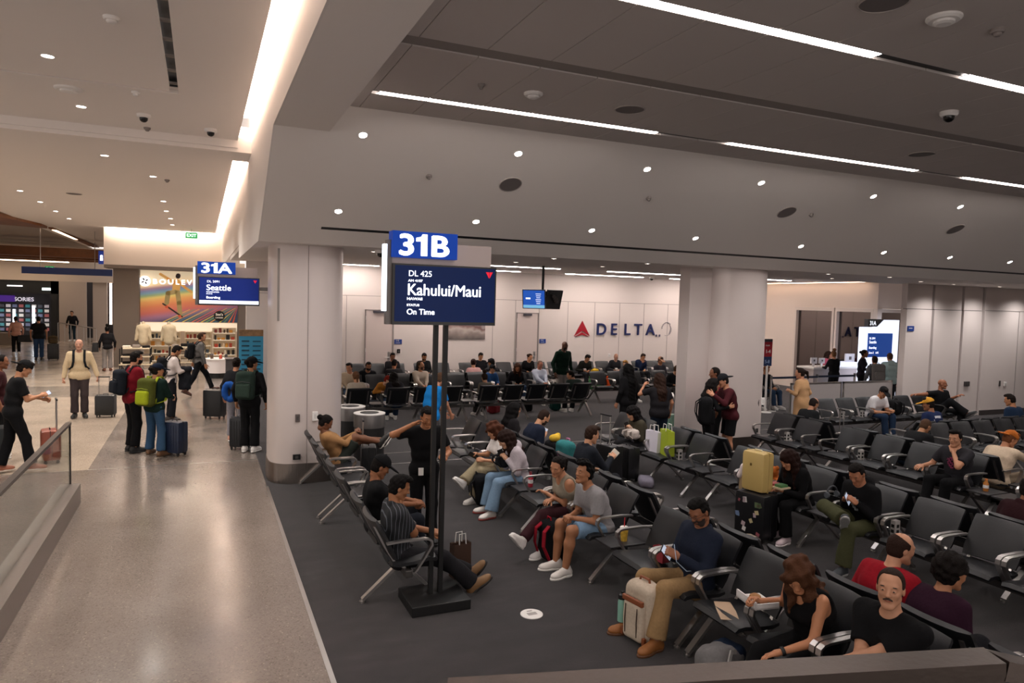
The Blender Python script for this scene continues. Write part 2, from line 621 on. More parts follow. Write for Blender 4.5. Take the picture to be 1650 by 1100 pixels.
for i, x in enumerate((3.96, 9.06, 13.37)):
    ceiling_speaker((x, 9.17, slope_z(9.17)), NS, .165, 'round grey speaker on the slope, %s from the bulkhead' % ORD[i])
for x, y, l in ((4.33, 6.76, 'round speaker in the tiles beyond the smoke detector'), (8.97, 6.69, 'round speaker in the tiles above the second linear light'), (4.35, 3.6, 'round speaker in the tiles nearest the camera'), (-2.8, 20.0, 'round speaker in the concourse ceiling')):
    ceiling_speaker((x, y, ZT if x > 0 else 5.19), (0, 0, -1), .17, l)


def detector(p, nrm, r, label, m=WHITEP):
    o = thing('smoke_detector', label, 'detector', p, group='ceiling detectors')
    MB().lathe([(r, 0), (r, .015), (r * .85, .03)], ax=nrm, n=20).build('base', m, o)
    MB().lathe([(r * .6, .03), (r * .6, .045), (r * .4, .055)], ax=nrm, n=16).build('sensor', m, o)
    return o


GR = mat('8a817d', .6)
detector((3.14, 6.74, ZT), (0, 0, -1), .1, 'white smoke detector in tiles beside the round speaker')
detector((2.55, 6.71, ZT), (0, 0, -1), .035, 'tiny sprinkler cap in the tile near the bulkhead', GR)
detector((4.95, 3.58, ZT), (0, 0, -1), .12, 'white wireless dome on the tile nearest the camera')
detector((5.5, 3.54, ZT), (0, 0, -1), .05, 'small dark sprinkler cap beside the white dome', GR)
for i, x in enumerate((2.77, 6.26, 9.6)):
    detector((x, 9.16, slope_z(9.16)), NS, .04, 'small sprinkler cap on the slope, %s from the bulkhead' % ORD[i], GR)
detector((-.75, 7.5, 5.37), (0, 0, -1), .07, 'slim detector above the slot in the concourse ceiling')
detector((-1.5, 10.36, 5.37), (0, 0, -1), .16, 'wide shallow dome by the black slot in the concourse ceiling')
detector((-.75, 10.1, 5.37), (0, 0, -1), .05, 'small white puck just beyond the black ceiling slot')
detector((-.75, 12.2, 5.37), (0, 0, -1), .05, 'small puck just before the ceiling step', GR)
detector((-.64, 16.3, 5.19), (0, 0, -1), .05, 'small puck beyond the ceiling step', GR)


def dome_cam(p, label, nrm=(0, 0, -1)):
    o = thing('dome_camera', label, 'camera', p, group='dome cameras')
    MB().lathe([(.09, 0), (.09, .03), (.075, .05)], ax=nrm, n=20).build('housing', WHITEP, o)
    MB().lathe([(.055, .05), (.05, .085), (.03, .105), (.008, .112)], ax=nrm, n=20).build('dome', BLACKG, o, smooth=True)
    return o


dome_cam((.13, 11.79, 5.37), 'white dome camera under the concourse ceiling near the cove')
dome_cam((-.74, 11.32, 5.37), 'white dome camera by the black ceiling slot')
dome_cam((2.65, 11.35, ZS), 'dark dome camera under the low slab beside the near column')
dome_cam((7.32, 5.17, ZT), 'small camera on the tiles between two linear lights')
dome_cam((14.2, 20.4, ZG), 'small dome camera at the back ceiling by the wall lettering')

# ------------------------------------------------------------------ columns
COLM = mat('cbbfba', .36, spec=.5, metal=.15)


def capsule_outline(cx, cy, hx, hy, n=14, half=None):
    pts = []
    for k in range(n * 4):
        a = 2 * math.pi * k / (n * 4)
        e = .62
        pts.append((cx + hx * math.copysign(abs(math.cos(a)) ** e, math.cos(a)), cy + hy * math.copysign(abs(math.sin(a)) ** e, math.sin(a)), 0))
    return pts


def column(cx, cy, hx, hy, seams, label):
    o = struct(MB().prism(capsule_outline(cx, cy, hx, hy), (0, 0, .3), (0, 0, ZS)).build('column', COLM, smooth=True))
    base = MB().prism(capsule_outline(cx, cy, hx + .012, hy + .012), (0, 0, 0), (0, 0, .31)).build('column_base', mat('8f8680', .3, metal=1., bump=.4, scale=40, kind='brushed'), o, smooth=True)
    for x, y in seams:
        MB().lo_hi((x - .004, y - .006, .31), (x + .004, y + .006, ZS)).build('seam', GREYJ, o)
    return o


c1 = column(1.53, 11.72, .56, .58, [(1.5, 11.137)], '')
c2 = column(9.95, 11.6, .7, .66, [(9.42, 11.08)], '')
struct(MB().lo_hi((8.75, 11.27, 0), (9.6, 11.6, ZS)).build('column_pilaster', COLM))
struct(MB().lo_hi((8.735, 11.255, 0), (9.6, 11.61, .3)).build('trim_13', mat('8f8680', .3, metal=1., bump=.4, scale=40, kind='brushed')))
# grey inlaid panel high on the near column
pnl = tag(MB().lo_hi((1.06, 11.24, 2.5), (1.16, 11.27, 3.6)).build('column_panel', mat('8c8580', .4, metal=.5)), 'slim grey metal panel high on the near column', 'panel')


def wall_plate(name, p, d, m, label, cat='wall plate', axis='y'):
    o = thing(name, label, cat, p)
    MB().box((0, 0, 0), d, bev=.004).build('cover', m, o)
    MB().box((0, -d[1] / 2 - .002, 0), (d[0] * .4, .006, d[2] * .5)).build('insert', mat('4a4644', .5) if m is not WHITEP else mat('d0ccc8', .4), o)
    return o


wall_plate('outlet_plate', (1.36, 11.13, 1.02), (.07, .02, .12), mat('6c6360', .4, metal=.5), 'grey outlet plate on the near column')
wall_plate('card_reader', (1.62, 11.13, 1.04), (.08, .03, .14), WHITEP, 'white card reader on the near column')
wall_plate('outlet_plate', (10.33, 10.985, .98), (.07, .02, .13), mat('7d7370', .4, metal=.5), 'grey outlet plate on the far column')
wall_plate('card_reader', (10.5, 11.03, 1.0), (.09, .03, .15), WHITEP, 'white card reader on the far column')
wall_plate('outlet_box', (10.3, 10.98, .42), (.11, .04, .08), BLACK, 'black power socket box low on the far column')
wall_plate('outlet_box', (1.35, 11.12, .42), (.11, .04, .08), BLACK, 'black power socket box low on the near column')

# right side: service wall, niche with window wall
struct(MB().lo_hi((20.45, 13.0, 0), (27, 13.2, ZS)).build('wall_right', mat('d2c6c1', .6)))
wp = MB()
for a, b in ((17.25, 18.24), (18.34, 19.47), (19.57, 20.36)):
    wp.lo_hi((a, 13.02, 0), (b, 13.2, 2.98)).lo_hi((a, 13.03, 2.995), (b, 13.2, ZS))
struct(wp.build('wall_panels', mat('d2c6c1', .55)))
struct(MB().lo_hi((17.3, 13.1, 0), (20.46, 13.18, ZS)).build('wall_panel_back', mat('2c2726', .6)))
struct(MB().lo_hi((20.45, 12.99, 3.0), (27, 13.0, 3.015)).lo_hi((22.0, 12.99, 0), (22.012, 13.0, 3)).build('trim_14', GREYJ))
struct(MB().lo_hi((20.46, 12.96, 0), (27, 13.0, .14)).build('baseboard_right', mat('3a3433', .5)))
# window wall facing the concourse
DGLASS = mat('6e6664', .02, metal=1.0)
GX = 20.2
ww = MB().lo_hi((GX, 19.75, 0), (GX + .2, YW, ZG)).lo_hi((GX, 16.3, 2.98), (GX + .2, 19.75, ZG)).lo_hi((GX + .2, 16.31, 2.98), (23.5, 16.5, ZG))
struct(ww.build('wall_window', mat('dccdc2', .6)))
FRAMEW = mat('d6c9c0', .5)
for k, (y0, y1) in enumerate(((18.02, 19.72), (16.45, 17.9))):
    w = struct(MB().lo_hi((GX + .08, y0 + .06, .1), (GX + .1, y1 - .04, 2.86)).build('window_%d' % (k + 1), DGLASS))
    f = MB()
    f.lo_hi((GX - .04, y0 - .03, 2.86), (GX + .15, y1 + .04, 2.978)).lo_hi((GX - .045, y1 - .04, 0), (GX + .14, y1 + .05, 2.87)).lo_hi((GX - .045, y0 - .04, 0), (GX + .14, y0 + .06, 2.87)).lo_hi((GX - .04, y0 + .06, 0), (GX + .15, y1 - .04, .1))
    f.build('window_frame', FRAMEW, w)
w = struct(MB().lo_hi((GX + .1, 16.42, .1), (23.4, 16.44, 2.86)).build('window_3', DGLASS))
MB().lo_hi((GX + .16, 16.29, 2.86), (23.5, 16.49, 2.975)).lo_hi((GX - .05, 16.25, 0), (GX + .15, 16.4, 2.979)).build('window_frame', FRAMEW, w)
nl = thing('cove_light', 'warm light strip at the ceiling above the window wall', 'light', (0, 0, 0))
MB().lo_hi((GX - .3, 16.6, ZG - .012), (GX - .22, 21.6, ZG - .002)).build('diffuser', emitter('ffdfc4', 8), nl)

# wall objects on the back wall
lw = YW - .004
BLUE = mat('163a86', .4)
NAVY = mat('1b2559', .4)
RED = mat('a01526', .4)
wl = thing('wall_sign', 'large navy raised airline letters with red emblem on the back wall', 'sign', (12.34, lw, 1.79))
for ch, x in zip('DELTA', (12.9, 13.49, 14.06, 14.5, 15.02)):
    text('letter', ch, .585, (x - 12.34, -.03, 0), NAVY, wl, weight=.012, ext=.02)
MB().prism([(-.31, -.03, -.05), (0, -.03, .48), (0, -.03, .13)], (0, 0, 0), (0, .03, 0)).prism([(.31, -.03, -.05), (0, -.03, .48), (0, -.03, .13)], (0, 0, 0), (0, .03, 0)).prism([(-.27, -.03, -.08), (0, -.03, .08), (.27, -.03, -.08), (0, -.03, -.01)], (0, 0, 0), (0, .03, 0)).build('emblem', RED, wl)
sg = MB()
for k in range(7):
    a0 = -.9 + k * .12
    sg.tube([(3.62 + .17 * math.cos(t + a0), -.02, .2 + .1 * math.sin(t * 1.7 + a0) + (k - 3) * .025) for t in (-.2, .2, .6, 1.0)], .006, n=5)
sg.tube([(3.62 + .2 * math.cos(t), -.02, .2 + .22 * math.sin(t)) for t in [i * .2 for i in range(-10, 3)]], .007, n=5)
for k in range(9):
    t = .9 + k * .26
    sg.box((3.62 + .22 * math.cos(t), -.02, .22 + .25 * math.sin(t)), (.035, .02, .035))
sg.build('round_emblem', mat('8b868c', .4), wl)
MB().box((3.16, -.02, -.02), (.05, .03, .08)).box((3.3, -.02, -.02), (.05, .03, .08)).build('dots', mat('54506a', .4), wl)

pc = thing('picture', 'wide landscape photo print hung on the back wall', 'picture', (7.95, lw, 1.86))


def dune(nt, b):
    tc = nt.nodes.new('ShaderNodeTexCoord')
    sp = nt.nodes.new('ShaderNodeSeparateXYZ')
    nt.links.new(tc.outputs['Object'], sp.inputs[0])
    n = nt.nodes.new('ShaderNodeTexNoise')
    n.inputs['Scale'].default_value = 2.5
    nt.links.new(tc.outputs['Object'], n.inputs['Vector'])
    a = nt.nodes.new('ShaderNodeMath')
    a.operation = 'MULTIPLY_ADD'
    a.inputs[1].default_value = .5
    nt.links.new(n.outputs['Fac'], a.inputs[0])
    nt.links.new(sp.outputs[2], a.inputs[2])
    r = ramp(nt, [(.0, lin('5a5250')), (.2, lin('8d807a')), (.3, lin('b3a69e')), (.42, lin('6e4b48')), (.5, lin('9a8f8b'))])
    nt.links.new(a.outputs[0], r.inputs[0])
    nt.links.new(r.outputs[0], b.inputs['Base Color'])


MB().lo_hi((-.7, -.03, -.25), (.7, 0, .25)).build('print', node_mat(dune), pc)
for i, (x, y) in enumerate(((5.71, 1.52), (10.8, 1.55))):
    s = thing('room_sign', 'small blue sign beside the %s door on the back wall' % ['first', 'second'][i], 'sign', (x, lw, y), group='blue door signs')
    MB().lo_hi((-.12, -.015, -.075), (.12, 0, .075)).build('plate', BLUE, s)
    text('lettering', '31%s' % 'BC'[i], .07, (-.08, -.018, .01), WHITEP, s, ext=.001)
    MB().lo_hi((-.08, -.018, -.04), (.06, -.014, -.03)).build('line', WHITEP, s)
wall_plate('card_reader', (5.73, lw - .01, 1.22), (.1, .03, .13), BLACKG, 'black card reader beside the first back wall door')
wall_plate('outlet_plate', (13.5, lw - .01, 1.05), (.08, .02, .12), WHITEP, 'white plate low under the wall letters')
s = thing('room_sign', 'small blue sign at the edge of the service wall', 'sign', (17.42, 13.0, 2.46))
MB().lo_hi((-.12, -.0, -.07), (.12, .02, .07)).build('plate', BLUE, s)
MB().lo_hi((-.08, -.004, .0), (.05, .0, .02)).build('line', WHITEP, s)
wall_plate('alarm_box', (19.85, 13.0, .92), (.2, .05, .13), mat('4c4746', .4, metal=.4), 'grey metal box low on the service wall panel')
wall_plate('outlet_plate', (21.3, 12.985, .9), (.06, .02, .16), mat('3a3635', .5), 'dark slim handle plate on the service wall')
wall_plate('outlet_plate', (21.55, 12.985, .88), (.12, .02, .12), WHITEP, 'white switch plate on the service wall')
# ------------------------------------------------------------------ gate sign posts
SBLUE = mat('083a9a', .4, emit=.5, spec=.2)
SWHITE = emitter('ffffff', 1.6)
SCREEN = mat('081a42', .25, emit=.55, spec=.15)
TXT = emitter('f2f6ff', 1.3)
SRED = emitter('d0112b', .9)


def gate_sign(px, py, code, lines, w, label, base_z=0., scr_col=SCREEN, foot=True, white_bar=False):
    """sign post at (px,py): blue number box, flight screen, light strip at its edge, two posts and a foot"""
    t = thing('gate_sign', label, 'sign', (px, py, 0))
    k = w
    # local x runs along the face, front looks to -y
    MB().lo_hi((-.5 * k, -.07, 2.66), (.5 * k, 0, 3.21)).build('screen_housing', BLACKG, t)
    MB().lo_hi((-.48 * k, -.075, 2.69), (.485 * k, -.07, 3.195)).build('screen', scr_col, t)
    MB().lo_hi((-.5 * k, .0, 2.75), (.47 * k, .06, 3.41)).build('back_panel', mat('b3a6a2', .4, metal=.4), t)
    MB().lo_hi((-.51 * k, -.08, 3.265), (.1 * k, .06, 3.5)).build('number_box', [SBLUE], t)
    for ch, cx in ((code[0], -.462), (code[2], -.165 if code[2] == 'B' else -.18)):
        text('number', ch, .262, (cx * k, -.083, 3.29), SWHITE, t, weight=.017, ext=.001, xs=1.24 * k)
    MB().prism([(-.19 * k, -.0845, 3.285), (-.19 * k, -.0845, 3.48), (-.236 * k, -.0845, 3.48), (-.25 * k, -.0845, 3.456), (-.295 * k, -.0845, 3.445), (-.295 * k, -.0845, 3.412), (-.25 * k, -.0845, 3.415), (-.25 * k, -.0845, 3.285)], (0, 0, 0), (0, .003, 0)).build('number', SWHITE, t)
    MB().lo_hi((-.575 * k, -.03, 2.78), (-.545 * k, .04, 3.38)).build('light_strip', emitter('e2f0ff', 2.6), t)
    MB().lo_hi((-.545 * k, -.03, 2.66), (-.5 * k, .05, 3.42)).build('edge_post', mat('6f6a68', .4, metal=.6), t)
    for s, size, x, z, wgt, xs in lines:
        text('lettering', s, size, (x * k, -.0765, z), TXT, t, weight=wgt, ext=.0005, xs=xs * k)
    e = MB()
    cx, cz = .425 * k, 3.14
    e.add([(cx - .035, -.0775, cz + .025), (cx - .002, -.0775, cz + .025), (cx - .002, -.0775, cz - .035), (cx + .002, -.0775, cz - .035), (cx + .002, -.0775, cz + .025), (cx + .035, -.0775, cz + .025)], [(0, 1, 2), (3, 4, 5)])
    e.build('emblem', SRED, t, fix=False)
    if white_bar:
        MB().lo_hi((-.48 * k, -.0785, 2.69), (.485 * k, -.0755, 2.755)).build('status_bar', emitter('e8eeff', 1.2), t)
    if foot:
        for x in (-.06, .036):
            MB().lo_hi((x - .021, .0, .09), (x + .021, .042, 2.75)).build('post', BLACK, t)
        MB().lo_hi((-.31, -.24, 0), (.26, .26, .095), bev=.008).build('foot', BLACK, t)
    return t


gate_sign(2.07, 6.3, '31B', [('DL 425', .074, -.36, 3.1, .001, 1.), ('AM 4107', .03, -.36, 3.05, .002, 1.2), ('Kahului/Maui', .148, -.37, 2.93, .0036, .93), ('HAWAII', .034, -.37, 2.885, .002, 1.2), ('STATUS', .028, -.37, 2.83, .002, 1.2), ('On Time', .072, -.37, 2.755, .0025, 1.)], 1.0,
          'tall black post sign with blue 31B box and Kahului screen', 0)
g2 = gate_sign(.42, 12.4, '31A', [('DL 2091', .06, -.36, 3.1, .001, 1.), ('Seattle', .155, -.37, 2.95, .0045, .95), ('WASHINGTON', .03, -.37, 2.905, .002, 1.), ('STATUS', .028, -.37, 2.87, .001, 1.), ('Boarding', .062, -.37, 2.79, .003, 1.)], 1.12,
               'blue 31A sign with Seattle boarding screen by the concourse', 0, mat('0a2475', .3, emit=.42, spec=.2), foot=False, white_bar=True)
g2.scale = (.827, .827, .827)
g2.location.z = 2.9 * (1 - .827)
MB().tube([(.3, .05, 3.0), (.75, .0, 3.0), (.9, -.5, 3.0)], 1, sq=(.06, .06)).build('wall_arm', mat('6f6a68', .4, metal=.6), g2)

# gate column service monitors hanging from the slab
t = thing('hanging_monitor', 'two back to back screens hanging on a black ceiling pole', 'monitor', (8.12, 16.5, 0))
MB().tube([(0, 0, ZG), (0, 0, 3.0)], .035).build('pole', BLACK, t)
MB().box((0, .02, 3.12), (.18, .3, .12)).build('bracket', BLACK, t)
for sx, on in ((-1, True), (1, False)):
    q = Matrix.Rotation(R(14 * -sx), 4, 'Y') @ Matrix.Rotation(R(16), 4, 'X')
    q = Matrix.Rotation(R(-38 if on else 24), 4, 'Z') @ Matrix.Rotation(R(12), 4, 'X')
    c = Vector((-.27, -.06, 2.97)) if on else Vector((.3, -.04, 2.97))
    MB().box(c, (.6, .06, .5), rot=q).build('screen_housing', BLACK, t)
    fr = -1 if on else 1
    if on:
        MB().box(c + q @ Vector((0, -.035, 0)), (.56, .006, .46), rot=q).build('screen', mat('2c5fc4', .2, emit=.7), t)
        MB().box(c + q @ Vector((0, -.037, -.19)), (.56, .006, .08), rot=q).build('status_bar', mat('7fc0e8', .2, emit=.8), t)
        m = MB()
        for r_ in range(6):
            m.box(c + q @ Vector((.12, -.038, .14 - r_ * .05)), (.14 - .02 * (r_ % 3), .004, .012), rot=q)
        m.box(c + q @ Vector((-.15, -.038, .02)), (.12, .004, .04), rot=q)
        m.build('lettering', TXT, t)
    else:
        m = MB()
        for r_ in range(4):
            m.box(c + q @ Vector((-.1 + .06 * r_, -.05, .1 - .05 * r_)), (.12, .05, .07), rot=q)
        m.build('back_ports', mat('57514f', .4, metal=.5), t)

# ------------------------------------------------------------------ recycling bins
for i, (x, y, l) in enumerate(((2.78, 12.55, 'round steel litter bin nearest the camera behind the near column'), (2.6, 13.4, 'round steel litter bin further behind the near column'))):
    t = thing('litter_bin', l, 'bin', (x, y, 0), group='round litter bins')
    MB().lathe([(.27, 0), (.27, .6)], n=32).build('body', mat('1a1919', .5), t, smooth=True)
    MB().lathe([(.28, .58), (.28, .8), (.275, .815)], n=32).build('collar', mat('7d7977', .35, metal=.7), t, smooth=True)
    b = MB().lathe([(.28, .81), (.285, .825), (.26, .832), (.17, .83)], n=32).build('lid', WHITEP, t, smooth=True)
    MB().lathe([(.17, .8305), (.165, .834), (.1, .834)], n=24).build('opening', BLACK, b)

# ------------------------------------------------------------------ gate counter area
t = thing('service_counter', 'long white service counter at the gate podium', 'counter', (18.9, 16.95, 0))
MB().lo_hi((-1.0, -.3, 0), (1.2, .3, 1.0)).build('body', mat('b9aeac', .5), t)
MB().lo_hi((-1.05, -.35, 1.0), (1.25, .35, 1.05)).build('worktop', WHITEP, t)
MB().lo_hi((.15, -.25, 1.05), (1.0, .15, 1.2)).build('light_box', mat('d8dcf0', .4, emit=.7), t)
for x, w_ in ((-.75, .26), (.0, .28), (.35, .3)):
    pass
for i, (x, s_, l) in enumerate(((18.15, .26, 'silver'), (18.5, .24, 'second silver'), (19.75, .42, 'wide pale'))):
    m = thing('monitor', '%s back of a computer monitor on the service counter' % l, 'monitor', (x, 16.9, 1.052))
    MB().lo_hi((-s_ / 2, -.03, .1), (s_ / 2, .02, .1 + s_ * .75), bev=.01).build('back', mat('d8d6da', .35), m)
    MB().lo_hi((-.03, -.02, .01), (.03, .03, .2)).lo_hi((-.1, -.08, 0), (.1, .1, .012)).build('stand', ALU, m)
    MB().box((0, -.035, .1 + s_ * .4), (s_ * .25, .01, s_ * .25)).build('mark', mat('55504f', .5), m)
# lit kiosk panel behind the counter
t = thing('gate_kiosk', 'tall glowing white gate panel marked 31A with a blue flight screen', 'sign', (19.98, 16.0, 0))
t.scale = (.85, 1, .955)
MB().prism([(-.98, 0, .0), (.95, 0, 0), (.95, 0, 2.75), (.1, 0, 2.75), (-.3, 0, 2.5), (-.98, 0, 2.5)], (0, -.06, 0), (0, .08, 0)).build('panel', mat('e4ecff', .3, emit=1.15), t)
MB().prism([(-.75, 0, 2.52), (-.28, 0, 2.52), (.08, 0, 2.77), (-.75, 0, 2.77)], (0, -.09, 0), (0, .06, 0)).build('number_plate', mat('23262e', .4), t)
text('number', '31A', .2, (-.68, -.092, 2.57), TXT, t, weight=.004, ext=.001)
MB().lo_hi((-.7, -.08, 1.5), (.6, -.06, 2.3)).build('screen', mat('12459a', .2, emit=.6), t)
for s_, z, sz in (('DL 2091', 2.1, .09), ('Seattle', 1.96, .14), ('Boarding', 1.78, .11), ('Zone 2    6:45', 1.62, .09)):
    text('lettering', s_, sz, (-.64, -.082, z), TXT, t, weight=.003, ext=.001)
# red information stand and belt posts
t = thing('queue_sign', 'red and navy queue sign on a slim white post', 'sign', (14.38, 15.0, 0))
MB().lathe([(.17, 0), (.17, .015), (.03, .04)], n=24).build('foot', WHITEP, t, smooth=True)
MB().tube([(0, 0, .03), (0, 0, 1.32)], .03).build('pole', WHITEP, t, smooth=True)
MB().lo_hi((-.16, -.02, 1.3), (.14, .02, 2.05)).build('board', mat('14305c', .4), t)
MB().lo_hi((-.155, -.026, 1.56), (.135, -.02, 1.97)).build('red_panel', RED, t)
MB().lo_hi((-.155, -.026, 1.98), (.135, -.02, 2.05)).build('top_panel', mat('3a3a3e', .4), t)
text('lettering', '1-4', .14, (-.11, -.03, 1.66), WHITEP, t, weight=.004, ext=.001)
text('lettering', 'MAIN', .06, (-.11, -.03, 1.85), WHITEP, t, weight=.001, ext=.001)
text('lettering', '5-8', .13, (-.11, -.024, 1.38), mat('9bb6dc', .4), t, weight=.004, ext=.001)
posts = [(14.75, 15.2), (16.6, 15.3), (18.2, 15.35)]
for i, (x, y) in enumerate(posts):
    t = thing('belt_post', 'slim grey belt post before the service counter, %s from the queue sign' % ORD[i], 'post', (x, y, 0), group='belt posts')
    MB().lathe([(.17, 0), (.16, .02), (.03, .04)], n=20).build('foot', ALU, t)
    MB().tube([(0, 0, .03), (0, 0, .98)], .028).build('pole', ALU, t, smooth=True)
    MB().lathe([(.035, .9), (.035, 1.0)], n=14).build('head', mat('6b6664', .4), t)
tag(MB().lo_hi((14.78, 15.24, .9), (16.57, 15.25, .96)).build('queue_belt', mat('16243c', .7)), 'navy queue belt stretched from the queue sign to the second post', 'belt')
tag(MB().lo_hi((16.63, 15.32, .9), (18.17, 15.33, .96)).build('queue_belt', mat('16243c', .7)), 'navy queue belt stretched before the glowing gate panel', 'belt')
for i, (x0, x1, l) in enumerate(((13.55, 15.3, 'grey partition screen behind the tan coat'), (15.36, 17.2, 'grey partition screen next to the service wall'))):
    t = thing('partition', l, 'partition', ((x0 + x1) / 2, 13.3, 0), group='grey partition screens')
    h = (x1 - x0) / 2
    MB().lo_hi((-h + .03, -.012, .1), (h - .03, .012, 1.02)).build('panel', mat('9e9694', .6), t)
    MB().lo_hi((-h, -.02, 1.0), (h, .02, 1.04)).lo_hi((-h, -.02, 0), (-h + .035, .02, 1.04)).lo_hi((h - .035, -.02, 0), (h, .02, 1.04)).lo_hi((-h, -.18, 0), (-h + .035, .18, .02)).lo_hi((h - .035, -.18, 0), (h, .18, .02)).build('frame', ALU, t)

# ------------------------------------------------------------------ glass guard by the steps
t = thing('glass_guard', 'frameless glass guard with steel cap and deep metal shoe', 'guard', (-1.62, 11.0, 0))
MB().lo_hi((-.13, -9, 0), (.13, 0, .27)).build('base_shoe', mat('8f8883', .35, metal=.7, bump=.1, scale=30), t)
MB().lo_hi((-.015, -9, .26), (.015, -.02, 1.08)).build('glass_panel', node_mat(lambda nt, b: (b.inputs.__getitem__('Transmission Weight').__setattr__('default_value', 1.0), b.inputs.__getitem__('Roughness').__setattr__('default_value', .02), b.inputs.__getitem__('IOR').__setattr__('default_value', 1.12), b.inputs.__getitem__('Base Color').__setattr__('default_value', (.86, .9, .88, 1)))), t)
MB().lo_hi((-.03, -9, 1.08), (.03, 0, 1.115)).build('cap_rail', mat('6d6865', .3, metal=.8), t)
MB().lo_hi((-.022, -.02, .26), (.022, 0, 1.08)).build('edge_channel', mat('4b4745', .3, metal=.8), t)

# handrail of the upper landing in front of the camera
t = thing('handrail', 'brushed metal handrail corner of the raised landing in front', 'handrail', (0, 0, 0))
RA, RB, RC = Vector((.50, 1.43, 2.026)), Vector((1.665, .985, 2.10)), Vector((2.6, .70, 1.86))
MB().tube([RA, RB], 1, sq=(.072, .045)).build('rail', mat('514843', .36, metal=.85, bump=.05, scale=60), t)
MB().tube([RB, RC], 1, sq=(.072, .045)).build('return_rail', mat('514843', .36, metal=.85, bump=.05, scale=60), t)
for p in (RA, RB, RC):
    MB().tube([(p.x, p.y, 0), (p.x, p.y, p.z - .03)], .02).build('post', mat('514843', .36, metal=.85), t)

# floor socket disc
t = thing('floor_box', 'round white floor socket cover in the dark carpet', 'floor box', (2.82, 5.76, 0))
MB().lathe([(.105, 0), (.105, .006), (.09, .01)], n=32).build('cover', WHITEP, t)
MB().box((0, -.01, .011), (.09, .05, .003)).box((0, .05, .011), (.05, .015, .003)).build('flap', mat('a39c98', .4), t)

# ------------------------------------------------------------------ concourse far end
struct(MB().lo_hi((-3.28, 30, 3.84), (1.4, 30.2, 5.19)).build('wall_shop_fascia', mat('d9cbbf', .6)))
struct(MB().lo_hi((-3.28, 30, 3.72), (1.4, 31.5, 3.84)).build('ceiling_shop_front', mat('6a5f57', .7)))
struct(MB().lo_hi((-3.28, 30.2, 3.84), (-3.2, 44, 5.19)).build('wall_shop_side', mat('cbbdb0', .6)))
nl = thing('cove_light', 'warm light strip above the shop fascia', 'light', (0, 0, 0))
MB().lo_hi((-3.2, 29.78, 5.165), (.5, 29.86, 5.18)).build('diffuser', emitter('ffeedd', 45), nl)
struct(MB().lo_hi((-3.0, 30.2, 0), (-2.15, 31.2, 3.75)).build('column_shop', mat('6f6358', .7)))
struct(MB().lo_hi((1.37, 29.9, 0), (1.75, 31.2, 3.9)).build('wall_shop_pier', mat('70645c', .7)))
struct(MB().lo_hi((1.75, 30.4, 0), (5, 30.6, 5.2)).build('wall_shop_right', mat('d6c8c0', .6)))
struct(MB().lo_hi((-2.2, 33.0, 0), (1.75, 33.2, 4.2)).build('wall_shop_back', mat('d8c6ae', .6)))
struct(MB().lo_hi((-2.2, 31.2, 3.6), (1.75, 33.2, 3.7)).build('ceiling_shop', mat('d8ccbc', .7)))


def stripes(nt, b):
    tc = nt.nodes.new('ShaderNodeTexCoord')
    mp = nt.nodes.new('ShaderNodeMapping')
    mp.inputs['Rotation'].default_value = (0, R(9), 0)
    nt.links.new(tc.outputs['Object'], mp.inputs[0])
    sp = nt.nodes.new('ShaderNodeSeparateXYZ')
    nt.links.new(mp.outputs[0], sp.inputs[0])
    mr = nt.nodes.new('ShaderNodeMapRange')
    mr.inputs[1].default_value = -.95
    mr.inputs[2].default_value = .95
    nt.links.new(sp.outputs[2], mr.inputs[0])
    cols = [(0, '3c4a5c'), (.1, '4d4a66'), (.2, '94667c'), (.3, 'bd6557'), (.42, 'cc7a50'), (.52, 'd99a5a'), (.6, 'd8bd6e'), (.65, '94a878'), (.7, '7496a5'), (.75, '7a7c9c'), (.79, '9c7680'), (.86, 'e9cfa2'), (1, 'f0dcba')]
    r = ramp(nt, [(p, lin(c)) for p, c in cols])
    nt.links.new(mr.outputs[0], r.inputs[0])
    nt.links.new(r.outputs[0], b.inputs['Base Color'])
    nt.links.new(r.outputs[0], b.inputs['Emission Color'])
    b.inputs['Emission Strength'].default_value = .38


t = thing('mural', 'large backlit rainbow striped mural with a skateboarder above the shop', 'sign', (-.38, 30.9, 2.66))
MB().lo_hi((-1.77, 0, -.95), (1.75, .05, 1.05)).build('print', node_mat(stripes), t)
m = MB()
STC = ['d9b53c', '6a9a4e', 'e0a13a', '3f6f77', 'd8c04a', '5b7f5a', 'd06a35', 'c85238']
for k in range(16):
    x0 = -1.0 + k * .17
    mm = MB()
    mm.add([(x0, -.006, -.95), (x0 + .06, -.006, -.95), (min(1.75, x0 + 1.0), -.006, -.45 + .01 * k), (min(1.75, x0 + .96), -.006, -.45 + .01 * k)], [(0, 1, 2, 3)])
    mm.build('stripe', mat(STC[k % 8], .6, emit=.4), t, fix=False)
fg = MB()   # flat printed figure of a skater
fig = mat('c9a15c', .6, emit=.35)


def blob(mb, pts, w, y=-.008):
    for (x0, z0), (x1, z1) in zip(pts, pts[1:]):
        a0 = math.atan2(z1 - z0, x1 - x0)
        ring = [(x1 + w * math.cos(a0 + t), y, z1 + w * math.sin(a0 + t)) for t in [-1.57 + k * .393 for k in range(9)]]
        ring += [(x0 + w * math.cos(a0 + t), y, z0 + w * math.sin(a0 + t)) for t in [1.57 + k * .393 for k in range(9)]]
        mb.add(ring, [tuple(range(18))[::-1]])


